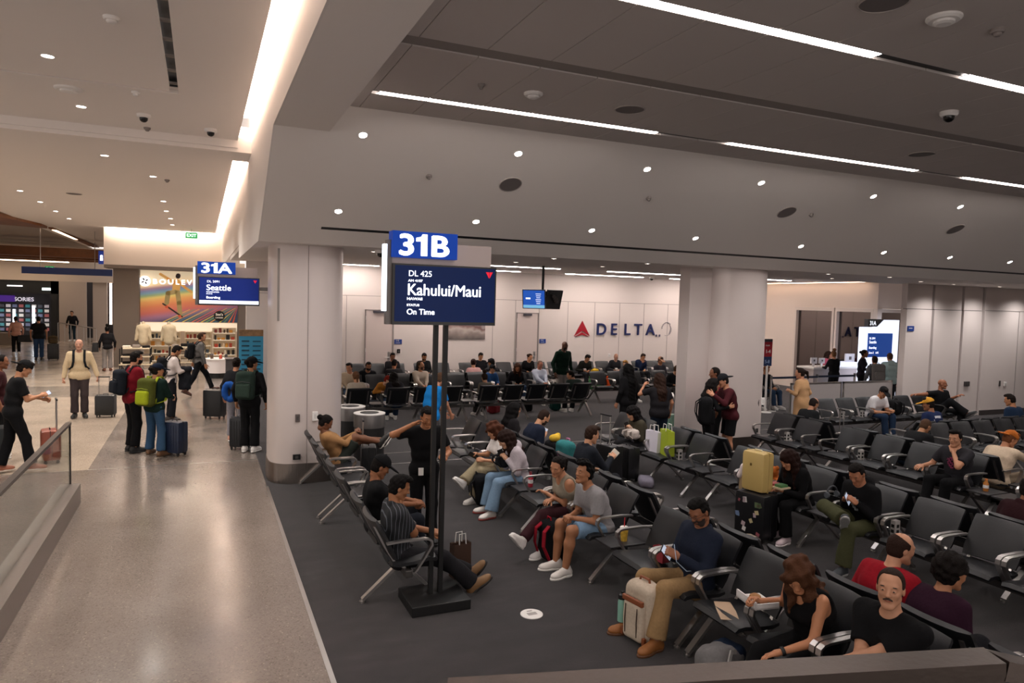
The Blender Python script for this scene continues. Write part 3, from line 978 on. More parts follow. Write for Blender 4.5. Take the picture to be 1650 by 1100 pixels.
blob(fg, [(-.49, .6), (-.52, .3)], .14)
blob(fg, [(-.37, .58), (-.2, .42), (.03, .25)], .05)
blob(fg, [(-.58, .6), (-.8, .74), (-1.07, .91)], .05)
fg.build('figure_top', mat('cf9d55', .6, emit=.35), t, fix=False)
fg = MB()
blob(fg, [(-.55, .24), (-.8, .18), (-.85, -.2)], .085, -.0085)
blob(fg, [(-.46, .22), (-.41, -.2), (-.38, -.62)], .085, -.0085)
fg.build('figure_trousers', mat('a08a58', .6, emit=.3), t, fix=False)
fg = MB()
blob(fg, [(-.45, .84), (-.44, .88)], .085, -.009)
blob(fg, [(-.98, -.24), (-.3, -.74)], .03, -.009)
fg.build('figure_hair_board', mat('3a2d26', .6), t, fix=False)
fg = MB()
for sx, sz in ((-.86, -.36), (-.4, -.72)):
    blob(fg, [(sx, sz), (sx + .02, sz)], .05, -.0095)
fg.build('board_wheel', mat('c85232', .5, emit=.3), t, fix=False)
t = thing('shop_sign', 'white lit shop name with a round logo over the mural', 'sign', (-1.98, 30.7, 3.28))
MB().lathe([(.2, 0), (.2, .03)], ax=(0, -1, 0), n=28).build('logo_disc', emitter('ffffff', 1.6), t)
lg = MB()
for k in range(4):
    a = k * math.pi / 2 + .5
    lg.box((.08 * math.cos(a), -.035, .08 * math.sin(a)), (.09, .006, .05), rot=Matrix.Rotation(-a, 4, 'Y'))
lg.build('logo_mark', mat('55433c', .5), t)
text('lettering', 'BOULEVARD', .26, (.27, -.03, -.09), SWHITE, t, weight=.014, ext=.01, space=1.42, xs=1.12)
t = thing('round_shop_sign', 'black round candy shop disc at the lower end of the mural', 'sign', (.68, 30.85, 1.97))
MB().lathe([(.21, 0), (.21, .03)], ax=(0, -1, 0), n=28).build('disc', mat('15120f', .5), t)
text('lettering', "See's", .14, (0, -.035, .02), mat('e8dcc8', .4, emit=.6), t, align='CENTER', weight=.003, ext=.001)
text('lettering', 'CANDIES', .07, (0, -.035, -.09), mat('e8dcc8', .4, emit=.6), t, align='CENTER', weight=.002, ext=.001)
sh = thing('shop_header', 'glowing cream band under the mural', 'sign', (-.4, 30.85, 1.5))
MB().lo_hi((-1.75, 0, -.15), (1.75, .2, .18)).build('panel', mat('f0dcc0', .5, emit=.7), sh)
spot((-.4, 32, 3.5), 140, WARM, 150)
MERCH = ['2a2522', 'c98a35', 'd6c2a4', '7b2f25', '3b4b5c', 'e0d5c2', '54402e', '8b8f95', 'b5452e', '20201f']
# wall shelving at the shop back, and a case beside
for i, (x0, x1, l) in enumerate(((-1.9, -.75, 'lit wall shelf behind the cream mannequins'), (-.6, .4, 'lit wall shelf behind the walking person in the grey blazer'), (.42, 1.3, 'tall lit confectionery shelf by the blue price board'))):
    t = thing('display_shelf', l, 'shelf', ((x0 + x1) / 2, 31.6 if i < 2 else 30.6, 0), group='shop shelves')
    h = (x1 - x0) / 2
    MB().lo_hi((-h, .2, 0), (h, .25, 1.5)).lo_hi((-h, -.1, 0), (-h + .04, .25, 1.5)).lo_hi((h - .04, -.1, 0), (h, .25, 1.5)).build('frame', mat('e2d2b8', .5), t)
    for z in (.1, .4, .7, 1.0, 1.28):
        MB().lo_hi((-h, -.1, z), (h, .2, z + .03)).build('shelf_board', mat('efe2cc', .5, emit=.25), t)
    for z in (.1, .4, .7, 1.0, 1.28):
        x = -h + .08
        while x < h - .12:
            w_ = random.choice((.07, .1, .13))
            hh = random.uniform(.08, .2)
            tag(MB().lo_hi((0, 0, 0), (w_, .12, hh), bev=.008).build('boxed_goods', mat(random.choice(MERCH), .6), None, loc=(t.location.x + x, t.location.y - .04, z + .03)), 'small packed goods on the %s' % l, 'goods', group='goods on the %s' % l)
            x += w_ + random.uniform(.02, .08)
for i, (x, y, l) in enumerate(((-2.1, 27.6, 'wooden tiered table with dark shirts by the shop pillar'), (-.6, 28.2, 'low tiered table in front of the shop shelves'))):
    t = thing('display_table', l, 'table', (x, y, 0), group='shop tables')
    for k, z in enumerate((.35, .62, .9)):
        MB().lo_hi((-.45 + .06 * k, -.35, z), (.55 - .04 * k, .35, z + .035)).build('shelf_board', mat('d9c8ab', .6), t)
    for sx in (-.42, .5):
        for sy in (-.32, .32):
            MB().tube([(sx, sy, 0), (sx, sy, .92)], .02).build('leg', BLACK, t)
    for k, z in enumerate((.385, .655, .935)):
        for j in range(3):
            tag(MB().lo_hi((-.12, -.13, 0), (.12, .13, .07 + .03 * (j % 2)), bev=.02).build('folded_shirt', cloth(['1d1b1b', '2c2a2c', 'd9cfc0', '8a8077'][(k + j + i) % 4]), None, loc=(x - .24 + j * .3, y - .05, z)), 'folded shirt on the %s' % l, 'shirt', group='folded shirts on the %s' % l)
t = thing('display_counter', 'white curved candy counter with goods on top', 'counter', (.55, 26.2, 0))
MB().lathe([(.4, 0), (.4, .18)], n=28).build('plinth', BLACK, t)
MB().lathe([(.42, .18), (.42, .62)], n=28).build('body', mat('e6dedc', .4), t, smooth=True)
MB().lathe([(.44, .62), (.44, .66)], n=28).build('top', WHITEP, t)
for k in range(5):
    a = k * 1.25
    tag(MB().lathe([(.05, 0), (.05, .1 + .02 * (k % 3)), (.03, .14)], n=12).build('goods_jar', mat(MERCH[k * 2 % 10], .4), None, loc=(.55 + .25 * math.cos(a), 26.2 + .25 * math.sin(a), .66)), 'small jar on the white candy counter', 'jar', group='jars on the candy counter')
t = thing('price_board', 'teal price board with a photo strip beside the near column', 'sign', (1.29, 21.0, 0))
MB().lo_hi((-.32, -.03, .55), (.32, .03, 1.72)).build('board', mat('2f7fa0', .5, emit=.12), t)
MB().lo_hi((-.32, -.035, 1.72), (.32, .03, 1.9)).build('photo_strip', mat('8c6c4c', .6, mottle=.8, scale=9), t)
mm = MB()
for r_ in range(7):
    mm.lo_hi((-.25, -.036, 1.56 - r_ * .13), (-.05, -.03, 1.6 - r_ * .13)).lo_hi((.04, -.036, 1.56 - r_ * .13), (.25, -.03, 1.59 - r_ * .13))
mm.build('lettering', mat('12384a', .6), t)
for sx in (-.29, .26):
    MB().lo_hi((sx, -.12, 0), (sx + .03, .12, .6)).build('leg', BLACK, t)
t = thing('kiosk_case', 'dark low cabinet beside the candy counter', 'cabinet', (1.05, 24.3, 0))
MB().lo_hi((-.32, -.25, 0), (.32, .25, .8), bev=.01).build('body', mat('3d3a3b', .5), t)
MB().lo_hi((-.34, -.27, .8), (.34, .27, .83)).build('top', mat('6a6462', .4), t)

# wooden ceiling fins and far shopfronts
WOOD = mat('7a4a24', .55, mottle=.4, scale=4)
struct(MB().prism([(-12, 24, 5.1), (-6.3, 24, 5.1), (-5.2, 30, 5.1), (-5.2, 31, 5.1), (-6.2, 30.5, 5.1), (-12, 27.5, 5.1)], (0, 0, 0), (0, 0, .12)).build('ceiling_wood_fin', WOOD))
struct(MB().lo_hi((-12, 30, 5.19), (-5.6, 46, 5.25)).build('ceiling_far', mat('a89c90', .8)))
struct(MB().lo_hi((-12, 24, 5.25), (-5.6, 30, 5.3)).build('ceiling_far_high', mat('a89c90', .8)))
for k, y in enumerate((38.0, 41.0, 43.5)):
    struct(MB().lo_hi((-12, y, 4.35 + .0 * k), (-3.6, y + .6, 4.75)).build('ceiling_wood_beam', WOOD))
struct(MB().prism([(-5.25, 31.5, 5.14), (-5.1, 31.5, 5.14), (-4.9, 43, 5.1), (-5.2, 43, 5.1)], (0, 0, 0), (0, 0, .05)).build('ceiling_light_channel', WOOD))
strip_thing('linear_light', 'long slim light among the wooden ceiling fins', 'light', (-5.22, 32, 5.12), (-5.08, 43, 5.135), 7, 'far concourse lights', 'ffd9b0')
strip_thing('linear_light', 'broad light band over the far shopfronts', 'light', (-11.5, 44.2, 4.3), (-6.5, 44.6, 4.33), 8, 'far concourse lights', 'ffe2c4')
t = thing('directory_sign', 'long dark blue directory sign hanging across the far concourse', 'sign', (-4.7, 32, 3.57))
MB().lo_hi((-1.5, -.05, -.13), (1.5, .05, .13)).build('panel', mat('15295a', .4, emit=.12), t)
for x in (-.9, .9):
    MB().tube([(x, 0, .13), (x, 0, 1.6)], .015).build('rod', ALU, t)
t = thing('restroom_sign', 'narrow blue restroom blade sign beside the shop fascia', 'sign', (-3.46, 31.0, 4.12))
MB().lo_hi((-.1, -.03, -.25), (.1, .03, .25)).build('panel', mat('173a9a', .4, emit=.35), t)
MB().lo_hi((.09, -.02, .1), (.185, .02, .16)).lo_hi((.09, -.02, -.16), (.185, .02, -.1)).build('bracket', ALU, t)
MB().lathe([(.05, 0), (.05, .01)], c=(0, -.04, .05), ax=(0, -1, 0), n=14).lo_hi((-.05, -.045, -.12), (.05, -.035, .0)).build('symbol', TXT, t)


def exit_sign(p, label, s=1.):
    t = thing('exit_sign', label, 'sign', p, group='green exit signs')
    MB().lo_hi((-.2 * s, -.03, -.11 * s), (.2 * s, .03, .11 * s)).build('panel', mat('1f8a48', .4, emit=.9), t)
    text('lettering', 'EXIT', .16 * s, (0, -.033, -.055 * s), emitter('e8fff0', 1.8), t, align='CENTER', ext=.001, weight=.003)
    MB().tube([(0, 0, .1 * s), (0, 0, max(.22, (5.19 if p[1] < 40 else 5.25) - p[2]))], .012).build('rod', ALU, t)


exit_sign((-.32, 28.5, 4.97), 'green exit sign under the lit concourse ceiling near the shop', 1.0)
exit_sign((-7.3, 44, 3.95), 'green exit sign above the far blue directory sign', 1.0)
exit_sign((-9.6, 43, 4.3), 'green exit sign before the far black shopfront', 1.1)
struct(MB().lo_hi((-12, 46, 3.3), (0, 46.3, 5.2)).build('wall_far', mat('cfc0b2', .6)))
struct(MB().lo_hi((-7.2, 46, 0), (-5.9, 46.3, 3.3)).lo_hi((-5.6, 46.2, 0), (-4.9, 46.5, 3.3)).build('wall_far_lower', mat('b9aba0', .6)))
struct(MB().lo_hi((-12, 49, 0), (0, 49.2, 3.4)).build('wall_far_back', mat('2b2a2e', .6)))
t = thing('shopfront', 'far black accessories shop with lit shelves', 'shop', (-8.7, 46.2, 0))
MB().lo_hi((-1.9, -.1, 2.6), (1.45, .2, 3.3)).lo_hi((1.1, -.1, 0), (1.45, .3, 3.3)).build('frame', mat('1e2022', .5), t)
MB().lo_hi((-1.9, .9, 0), (1.1, 1.0, 2.6)).build('back_wall', mat('3a3a40', .6), t)
text('lettering', 'ACCESSORIES', .3, (-1.7, .85, 2.15), mat('d8d0dc', .4, emit=1.0), t, ext=.005, weight=.005)
MB().lo_hi((-1.8, .84, 2.1), (-.75, .88, 2.45)).build('purple_panel', mat('4d2a8a', .4, emit=.5), t)
for k, x in enumerate((-1.5, -.75, .15)):
    MB().lo_hi((x, .3, .7), (x + .12, .36, 1.5 + .2 * k)).build('light_column', emitter('e8f4ff', 3), t)
for r_ in range(6):
    for c_ in range(9):
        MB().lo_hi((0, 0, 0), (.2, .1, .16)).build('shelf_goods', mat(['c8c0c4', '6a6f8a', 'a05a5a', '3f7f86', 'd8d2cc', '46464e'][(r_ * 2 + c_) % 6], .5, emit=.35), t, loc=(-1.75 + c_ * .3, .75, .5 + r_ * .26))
for x, zc, h in ((-1.6, 2.9, 0), (.9, 2.85, 0)):
    MB().lo_hi((x - .2, -.16, zc - .07), (x + .2, -.1, zc + .07)).build('name_plate', emitter('dff2ee', 1.6), t)
MB().lo_hi((-.9, -.16, 2.95), (-.2, -.1, 3.02)).build('name_plate', emitter('ffffff', 1.2), t)
t = thing('shopfront', 'far dark shop with a blue lit sign beyond the gallery pillar', 'shop', (-4.3, 47.0, 0))
MB().lo_hi((-.4, 0, 0), (-.3, .2, 3.3)).lo_hi((-.3, .5, 0), (1.2, .6, 3.3)).build('frame', mat('22262e', .5), t)
MB().lo_hi((-.55, -.1, .9), (-.42, -.04, 3.3)).build('light_column', emitter('ffd8c0', 4), t)
MB().lo_hi((-.2, .3, 2.7), (.9, .4, 3.1)).build('blue_panel', mat('14307a', .4, emit=.5), t)
MB().lo_hi((.2, .3, 2.35), (.6, .4, 2.45)).build('yellow_sign', emitter('ffe08a', 1.5), t)
t = thing('ramp_rail', 'low metal ramp railing before the far corridor', 'railing', (-6.2, 45.0, 0))
MB().tube([(-.9, 0, 1.05), (.9, 0, .75)], .03).build('top_rail', ALU, t)
for k in range(7):
    MB().tube([(-.9 + k * .3, 0, 0), (-.9 + k * .3, 0, 1.05 - k * .05)], .015).build('baluster', ALU, t)
t = thing('planter', 'low planter with a leafy green bush by the far shop', 'plant', (-9.7, 43.0, 0))
MB().lo_hi((-.7, -.3, 0), (1.2, .3, .6)).build('box', mat('8b7c6c', .7), t)
m = MB()
for k in range(160):
    x, y, z = random.uniform(-.6, .4), random.uniform(-.25, .25), .6 + random.uniform(0, .5)
    d = Vector((random.uniform(-1, 1), random.uniform(-1, 1), random.uniform(0, 1))).normalized() * .14
    n_ = d.cross(Vector((0, 0, 1))).normalized() * .03
    p = Vector((x, y, z))
    m.add([p, p + d * .5 + n_, p + d, p + d * .5 - n_], [(0, 1, 2, 3)])
m.build('foliage', mat('3f6a2a', .6), t, fix=False)
# ------------------------------------------------------------------ beam seating
def seat_meshes():
    """shared part meshes of the beam seating; local x along the row, y to the front, z up"""
    out = {}

    def slab(prof, w, thick, name, m, dish=0.):
        # prof: (y,z) centre line, thickness normal to it, width w, edges bent forward by dish
        n = len(prof)
        nx = 9
        vs, fs = [], []
        for side in (1, -1):
            for i, (y, z) in enumerate(prof):
                a = Vector((0, *prof[max(i - 1, 0)]))
                b = Vector((0, *prof[min(i + 1, n - 1)]))
                t = (b - a).normalized()
                nn = Vector((0, t.z, -t.y))
                for j in range(nx):
                    x = (j / (nx - 1) - .5) * w
                    k = (2 * x / w) ** 2
                    th = thick / 2 * (1 - .55 * k ** 4) * (.72 if i in (0, n - 1) else 1)
                    xx = x * (.97 if i in (0, n - 1) else 1)
                    p = Vector((xx, y, z)) + nn * (side * th) + Vector((0, dish * k, 0))
                    vs.append(p)
        N = n * nx
        for i in range(n - 1):
            for j in range(nx - 1):
                q = [i * nx + j, i * nx + j + 1, (i + 1) * nx + j + 1, (i + 1) * nx + j]
                fs.append(q)
                fs.append([N + v for v in q][::-1])
        ring = [j for j in range(nx)] + [i * nx + nx - 1 for i in range(1, n)] + [(n - 1) * nx + j for j in range(nx - 2, -1, -1)] + [i * nx for i in range(n - 2, 0, -1)]
        for a, b in zip(ring, ring[1:] + ring[:1]):
            fs.append([a, N + a, N + b, b])
        o = MB().add(vs, fs).build(name, m, smooth=True)
        me = o.data
        bpy.data.objects.remove(o)
        return me

    out['backrest'] = slab([(.135, .47), (.1, .54), (.045, .66), (-.018, .78), (-.055, .842), (-.064, .856)], .53, .055, 'backrest', LEATHER, .035)
    out['seat'] = slab([(.13, .425), (.2, .415), (.35, .425), (.48, .445), (.545, .44), (.565, .42)], .53, .07, 'seat', LEATHER, 0.)

    def keep(mb, name, m, smooth=False):
        o = mb.build(name, m, smooth=smooth)
        me = o.data
        bpy.data.objects.remove(o)
        return me

    arm = [(0, .065, .645), (0, .2, .655), (0, .42, .655), (0, .465, .648), (0, .495, .625), (0, .5, .59), (0, .42, .46), (0, .36, .375), (0, .33, .34)]
    out['armrest'] = keep(MB().tube(arm, 1, sq=(.045, .018)), 'armrest', ALU)
    out['strut'] = keep(MB().tube([(0, .3, .34), (0, .16, .44), (0, .075, .58), (0, -.03, .79)], 1, sq=(.03, .02)), 'back_strut', ALU)
    lg = MB()
    for e in (.6, -.09):
        lg.tube([(0, .28, .345), (0, .28 + (e - .28) * .25, .275), (0, e, .03)], 1, sq=(.055, .028))
        lg.tube([(0, e, .0), (0, e, .02)], .03, n=10)
        lg.tube([(0, e, .01), (0, e, .035)], .012, n=8)
    out['leg'] = keep(lg, 'leg', ALU)
    out['table'] = keep(MB().box((0, .33, .455), (.31, .42, .022), bev=.008).box((0, .33, .4), (.1, .12, .09)), 'side_table', mat('2b2a2c', .4))
    out['outlet'] = keep(MB().lo_hi((-.03, .2, .36), (.03, .28, .6), bev=.006), 'power_outlet', mat('b7b2ae', .4))
    ok = MB()
    for k in range(3):
        ok.box((0, .283, .42 + k * .06), (.035, .006, .035)).box((.032, .24, .42 + k * .06), (.006, .035, .035)).box((-.032, .24, .42 + k * .06), (.006, .035, .035))
    out['sockets'] = keep(ok, 'sockets', BLACK)
    return out


SEAT = seat_meshes()


def part(name, me, parent, loc=(0, 0, 0)):
    o = bpy.data.objects.new(name, me)
    COL.objects.link(o)
    o.parent = parent
    o.location = loc
    return o


FACE = {'-X': R(90), '+X': R(-90), '-Y': R(180), '+Y': 0.}


def bank(face, back, seats, label, tables=(), outlets=(), legs=None, group='beam seating banks'):
    """row unit facing `face`; `back` = coordinate of the back top line; seats = coordinates along the row"""
    allc = list(seats) + list(tables)
    mid = (min(allc) + max(allc)) / 2
    loc = (back, mid, 0) if face[1] == 'X' else (mid, back, 0)
    t = thing('seating_bank', label, 'airport seats', loc, FACE[face], group)
    sg = {'-X': 1, '+X': -1, '-Y': -1, '+Y': 1}[face]
    xs = [(c - mid) * sg for c in seats]
    xt = [(c - mid) * sg for c in tables]
    lo, hi = min(xs + xt) - .3, max(xs + xt) + .3
    MB().lo_hi((lo, .245, .3), (hi, .315, .37), bev=.008).build('beam', mat('5b5856', .4, metal=.8), t)
    for x in xs:
        part('backrest', SEAT['backrest'], t, (x, 0, 0))
        part('seat', SEAT['seat'], t, (x, 0, 0))
        part('back_strut', SEAT['strut'], t, (x - .2, 0, 0))
        part('back_strut', SEAT['strut'], t, (x + .2, 0, 0))
        part('armrest', SEAT['armrest'], t, (x - .287, 0, 0))
        part('armrest', SEAT['armrest'], t, (x + .287, 0, 0))
    for x in xt:
        part('side_table', SEAT['table'], t, (x, 0, 0))
    for c in outlets:
        o = part('power_outlet', SEAT['outlet'], t, ((c - mid) * sg, 0, 0))
        part('sockets', SEAT['sockets'], o)
    for x in (legs and [(c - mid) * sg for c in legs] or [lo + .06, hi - .06] + ([0.] if hi - lo > 2.2 else [])):
        part('leg', SEAT['leg'], t, (x, 0, 0))
    return t


# row beside the concourse
bank('+X', 1.5, [6.55, 7.18, 8.14, 8.77], 'grey seat row nearest the post sign, backs to the concourse', tables=[7.66], legs=[6.55, 9.05])
bank('+X', 1.5, [9.5, 10.13, 10.76], 'grey seat row running up to the near column', legs=[9.28, 11.1])
# double row through the middle
bank('-X', 4.3, [2.45, 3.08, 3.71, 4.34], 'seats nearest the camera where the woman in a black tank top sits', legs=[4.6, 2.4])
bank('-X', 4.3, [4.97, 5.6, 6.56, 7.19, 7.82], 'seats with the cup table between a navy jacket and a grey tee', tables=[6.08, 8.29], legs=[4.74, 6.2, 7.9])
bank('-X', 4.3, [8.76, 9.38, 10.0, 10.62, 11.24], 'seats of the two long-haired women facing the concourse', legs=[8.6, 11.4])
bank('+X', 4.54, [2.45, 3.08, 3.71, 4.34], 'seats back to back behind the woman in the black tank top')
bank('+X', 4.54, [4.97, 5.6, 6.56, 7.19], 'seats back to back behind the grey tee and navy jacket', tables=[6.08, 7.67])
bank('+X', 4.54, [8.3, 8.93, 9.56, 10.19, 10.82], 'seats back to back with the two long-haired women')
# second double row
bank('-X', 7.28, [3.07, 3.7, 4.33, 4.97, 5.63], 'seats holding the phone user with olive trousers', tables=[6.11], outlets=[5.3], legs=[5.3, 3.0])
bank('-X', 7.28, [6.59, 7.22, 7.86], 'seats behind the pale yellow suitcase', tables=[8.37], legs=[6.3, 8.1])
bank('-X', 7.28, [8.85, 9.48, 10.44, 11.07], 'seats holding the lime and white shopping bags', tables=[9.96], outlets=[9.16], legs=[8.6, 9.5, 11.2])
bank('+X', 7.52, [3.07, 3.7, 4.33, 4.97, 5.63], 'seats back to back behind the olive trousers')
bank('+X', 7.52, [6.59, 7.22, 7.86, 8.85, 9.48], 'seats back to back behind the yellow suitcase', tables=[8.37])
# third double row
bank('-X', 10.28, [3.46, 4.1, 4.73, 5.36], 'third row seats nearest the camera by the curly dark head', tables=[5.8])
bank('-X', 10.28, [6.62, 7.27, 7.93, 8.6], 'third row seats with the graphic tee sitter', tables=[6.14, 9.1], outlets=[8.26], legs=[6.4, 8.3])
bank('-X', 10.28, [9.57, 10.2], 'two seats of the third row beside the far column', outlets=[9.88], legs=[9.4, 10.4])
bank('+X', 10.54, [5.0, 5.63, 6.62, 7.27, 7.93, 8.6], 'third row seats facing the service wall', tables=[6.14])
bank('+X', 10.54, [9.57, 10.2], 'pair of seats back to back beside the far column')
# rows by the service wall
bank('-Y', 11.8, [13.08, 13.71, 14.34], 'seats before the partition with the white tee sitter', outlets=[13.4, 14.02])
bank('-Y', 11.8, [14.97, 15.6, 16.23, 16.86], 'seats against the service wall where arms are spread wide')
bank('-Y', 8.65, [12.46, 13.09, 13.72, 14.35, 14.98, 15.61], 'empty seats facing the camera beside the cream jumper', tables=[])
bank('+Y', 8.9, [12.46, 13.09, 13.72, 14.35, 14.98, 15.61], 'seats of the yellow cap turned to the service wall')
# rows toward the back wall
bank('+Y', 15.75, [3.25, 4.16, 4.8, 5.45], 'dark seat backs behind the litter bins', tables=[3.7, 5.93], legs=[3.1, 4.7, 5.8])
bank('+Y', 15.75, [6.41, 7.05, 7.69, 8.32, 8.96], 'dark seat backs below the hanging monitors', legs=[6.3, 7.4, 9.2])
bank('-Y', 18.45, [3.6, 4.23, 4.87, 5.5, 6.45], 'middle seats facing the camera past the litter bins', tables=[5.98])
bank('-Y', 18.45, [7.08, 7.71, 8.34, 8.97], 'middle seats facing the camera where the pale blue shirt sits')
bank('-Y', 18.3, [10.9, 11.53, 12.16, 13.1], 'middle seats facing the camera under the wall letters', tables=[12.63])
bank('+Y', 18.7, [4.87, 5.5, 6.45, 7.08, 7.71, 8.34], 'middle seats facing the back wall', tables=[5.98])
bank('-Y', 21.5, [4.3, 4.93, 5.56, 6.4, 7.03], 'wall seats before the first back wall door', tables=[5.98])
bank('-Y', 21.5, [7.9, 8.53, 9.2, 9.83, 10.46], 'wall seats before the second back wall door')
bank('-Y', 21.5, [11.1, 11.73, 12.36, 12.99, 13.62], 'wall seats under the red emblem')
bank('-Y', 21.5, [14.5, 15.13, 15.76], 'wall seats under the last wall letters')
bank('-Y', 16.1, [13.9, 14.53, 15.16], 'two seats beyond the queue sign', group='beam seating banks')
# ------------------------------------------------------------------ people: smooth blended bodies
class Field:
    """signed-distance field on a grid, turned into one closed quad surface"""

    def __init__(self, lo, hi, vox):
        self.v = vox
        self.o = np.array(lo, float)
        n = np.ceil((np.array(hi, float) - self.o) / vox).astype(int) + 1
        self.ax = [self.o[i] + vox * np.arange(n[i]) for i in range(3)]
        self.D = np.full(n, 9., np.float32)

    def _sub(self, lo, hi):
        s = []
        for i in range(3):
            a = int(max(0, math.floor((lo[i] - self.o[i]) / self.v)))
            b = int(min(self.D.shape[i], math.ceil((hi[i] - self.o[i]) / self.v) + 1))
            if b <= a:
                return None, None
            s.append(slice(a, b))
        P = (self.ax[0][s[0]][:, None, None], self.ax[1][s[1]][None, :, None], self.ax[2][s[2]][None, None, :])
        return tuple(s), P

    def _mix(self, s, d, k, op):
        cur = self.D[s]
        if op == 'add':
            if k > 0:
                h = np.maximum(k - np.abs(cur - d), 0) / k
                self.D[s] = np.minimum(cur, d) - h * h * k * .25
            else:
                self.D[s] = np.minimum(cur, d)
        else:
            if k > 0:
                h = np.maximum(k - np.abs(cur + d), 0) / k
                self.D[s] = np.maximum(cur, -d) + h * h * k * .25
            else:
                self.D[s] = np.maximum(cur, -d)

    def cap(self, a, b, ra, rb=None, k=.03, flat=False, op='add', grow=0.):
        rb = ra if rb is None else rb
        a, b = np.array(a, float), np.array(b, float)
        ra, rb = ra + grow, rb + grow
        m = max(ra, rb) + k + 2 * self.v
        s, P = self._sub(np.minimum(a, b) - m, np.maximum(a, b) + m)
        if s is None:
            return self
        ba = b - a
        L2 = max(float(ba @ ba), 1e-9)
        q = [P[i] - a[i] for i in range(3)]
        t = (q[0] * ba[0] + q[1] * ba[1] + q[2] * ba[2]) / L2
        h = np.clip(t, 0, 1)
        d = np.sqrt((q[0] - h * ba[0]) ** 2 + (q[1] - h * ba[1]) ** 2 + (q[2] - h * ba[2]) ** 2) - (ra + (rb - ra) * h)
        if flat:
            d = np.maximum(d, (t - 1) * math.sqrt(L2))
        self._mix(s, d.astype(np.float32), k, op)
        return self

    def ell(self, c, r, M=None, k=.02, op='add', grow=0., cut=None):
        c = np.array(c, float)
        r = np.array(r, float) + grow
        m = r.max() + k + 2 * self.v
        s, P = self._sub(c - m, c + m)
        if s is None:
            return self
        q = [P[i] - c[i] for i in range(3)]
        if M is not None:
            q = [q[0] * M[0, i] + q[1] * M[1, i] + q[2] * M[2, i] for i in range(3)]
        k0 = np.sqrt((q[0] / r[0]) ** 2 + (q[1] / r[1]) ** 2 + (q[2] / r[2]) ** 2)
        k1 = np.sqrt((q[0] / r[0] ** 2) ** 2 + (q[1] / r[1] ** 2) ** 2 + (q[2] / r[2] ** 2) ** 2) + 1e-6
        d = k0 * (k0 - 1) / k1
        if cut is not None:
            for n, off in cut:
                d = np.maximum(d, q[0] * n[0] + q[1] * n[1] + q[2] * n[2] - off)
        self._mix(s, d.astype(np.float32), k, op)
        return self

    def rbox(self, c, h, rad, M=None, k=.0, op='add'):
        c, h = np.array(c, float), np.array(h, float)
        m = np.linalg.norm(h) + k + 2 * self.v
        s, P = self._sub(c - m, c + m)
        if s is None:
            return self
        q = [P[i] - c[i] for i in range(3)]
        if M is not None:
            q = [q[0] * M[0, i] + q[1] * M[1, i] + q[2] * M[2, i] for i in range(3)]
        e = [np.abs(q[i]) - (h[i] - rad) for i in range(3)]
        d = np.sqrt(np.maximum(e[0], 0) ** 2 + np.maximum(e[1], 0) ** 2 + np.maximum(e[2], 0) ** 2) + np.minimum(np.maximum(np.maximum(e[0], e[1]), e[2]), 0) - rad
        self._mix(s, d.astype(np.float32), k, op)
        return self

    def plane(self, p, n, lo=None, hi=None):
        """keep the side where (x-p).n < 0"""
        s, P = self._sub(self.o if lo is None else lo, [a[-1] for a in self.ax] if hi is None else hi)
        if s is None:
            return self
        d = (P[0] - p[0]) * n[0] + (P[1] - p[1]) * n[1] + (P[2] - p[2]) * n[2]
        self.D[s] = np.maximum(self.D[s], d)
        return self

    def wrinkle(self, amp, f=22., seed=0.):
        X, Y, Z = self.ax[0][:, None, None], self.ax[1][None, :, None], self.ax[2][None, None, :]
        w = np.sin(f * (Z + .5 * X) + seed + 2 * np.sin(9 * Y + seed)) + .7 * np.sin(f * 1.3 * (Y - .6 * Z + .3 * X) + 1.7 * seed) + .5 * np.sin(f * 1.7 * (X + .4 * Z) + seed)
        self.D += (amp * w).astype(np.float32)
        return self

    def mesh(self):
        D = self.D
        S = D < 0
        nx, ny, nz = D.shape
        cnt = np.zeros((nx - 1, ny - 1, nz - 1), np.int8)
        cs = [(i, j, k) for i in (0, 1) for j in (0, 1) for k in (0, 1)]
        for i, j, k in cs:
            cnt += S[i:nx - 1 + i, j:ny - 1 + j, k:nz - 1 + k]
        mask = (cnt > 0) & (cnt < 8)
        ix = np.argwhere(mask)
        if len(ix) == 0:
            return np.zeros((0, 3)), []
        idx = -np.ones(mask.shape, np.int64)
        idx[mask] = np.arange(len(ix))
        val = {c: D[ix[:, 0] + c[0], ix[:, 1] + c[1], ix[:, 2] + c[2]] for c in cs}
        pos = np.zeros((len(ix), 3))
        n = np.zeros(len(ix))
        for a in cs:
            for d in range(3):
                if a[d] == 0:
                    b = tuple(1 if q == d else a[q] for q in range(3))
                    va, vb = val[a], val[b]
                    cr = (va < 0) != (vb < 0)
                    t = np.where(cr, va / np.where(cr, va - vb, 1), 0)
                    p = np.tile(np.array(a, float), (len(ix), 1))
                    p[:, d] += t
                    pos += p * cr[:, None]
                    n += cr
        pos = (ix + pos / n[:, None]) * self.v + self.o
        F = []
        for d in range(3):
            sl0 = [slice(None)] * 3
            sl1 = [slice(None)] * 3
            sl0[d] = slice(0, -1)
            sl1[d] = slice(1, None)
            A, B = S[tuple(sl0)], S[tuple(sl1)]
            e = np.argwhere(A != B)
            o1, o2 = [(1, 2), (2, 0), (0, 1)][d]
            ok = (e[:, o1] > 0) & (e[:, o2] > 0) & (e[:, o1] < D.shape[o1] - 1) & (e[:, o2] < D.shape[o2] - 1)
            e = e[ok]
            if not len(e):
                continue

            def cell(a, b):
                q = e.copy()
                q[:, o1] -= a
                q[:, o2] -= b
                return idx[q[:, 0], q[:, 1], q[:, 2]]

            f = np.stack([cell(1, 1), cell(0, 1), cell(0, 0), cell(1, 0)], 1)
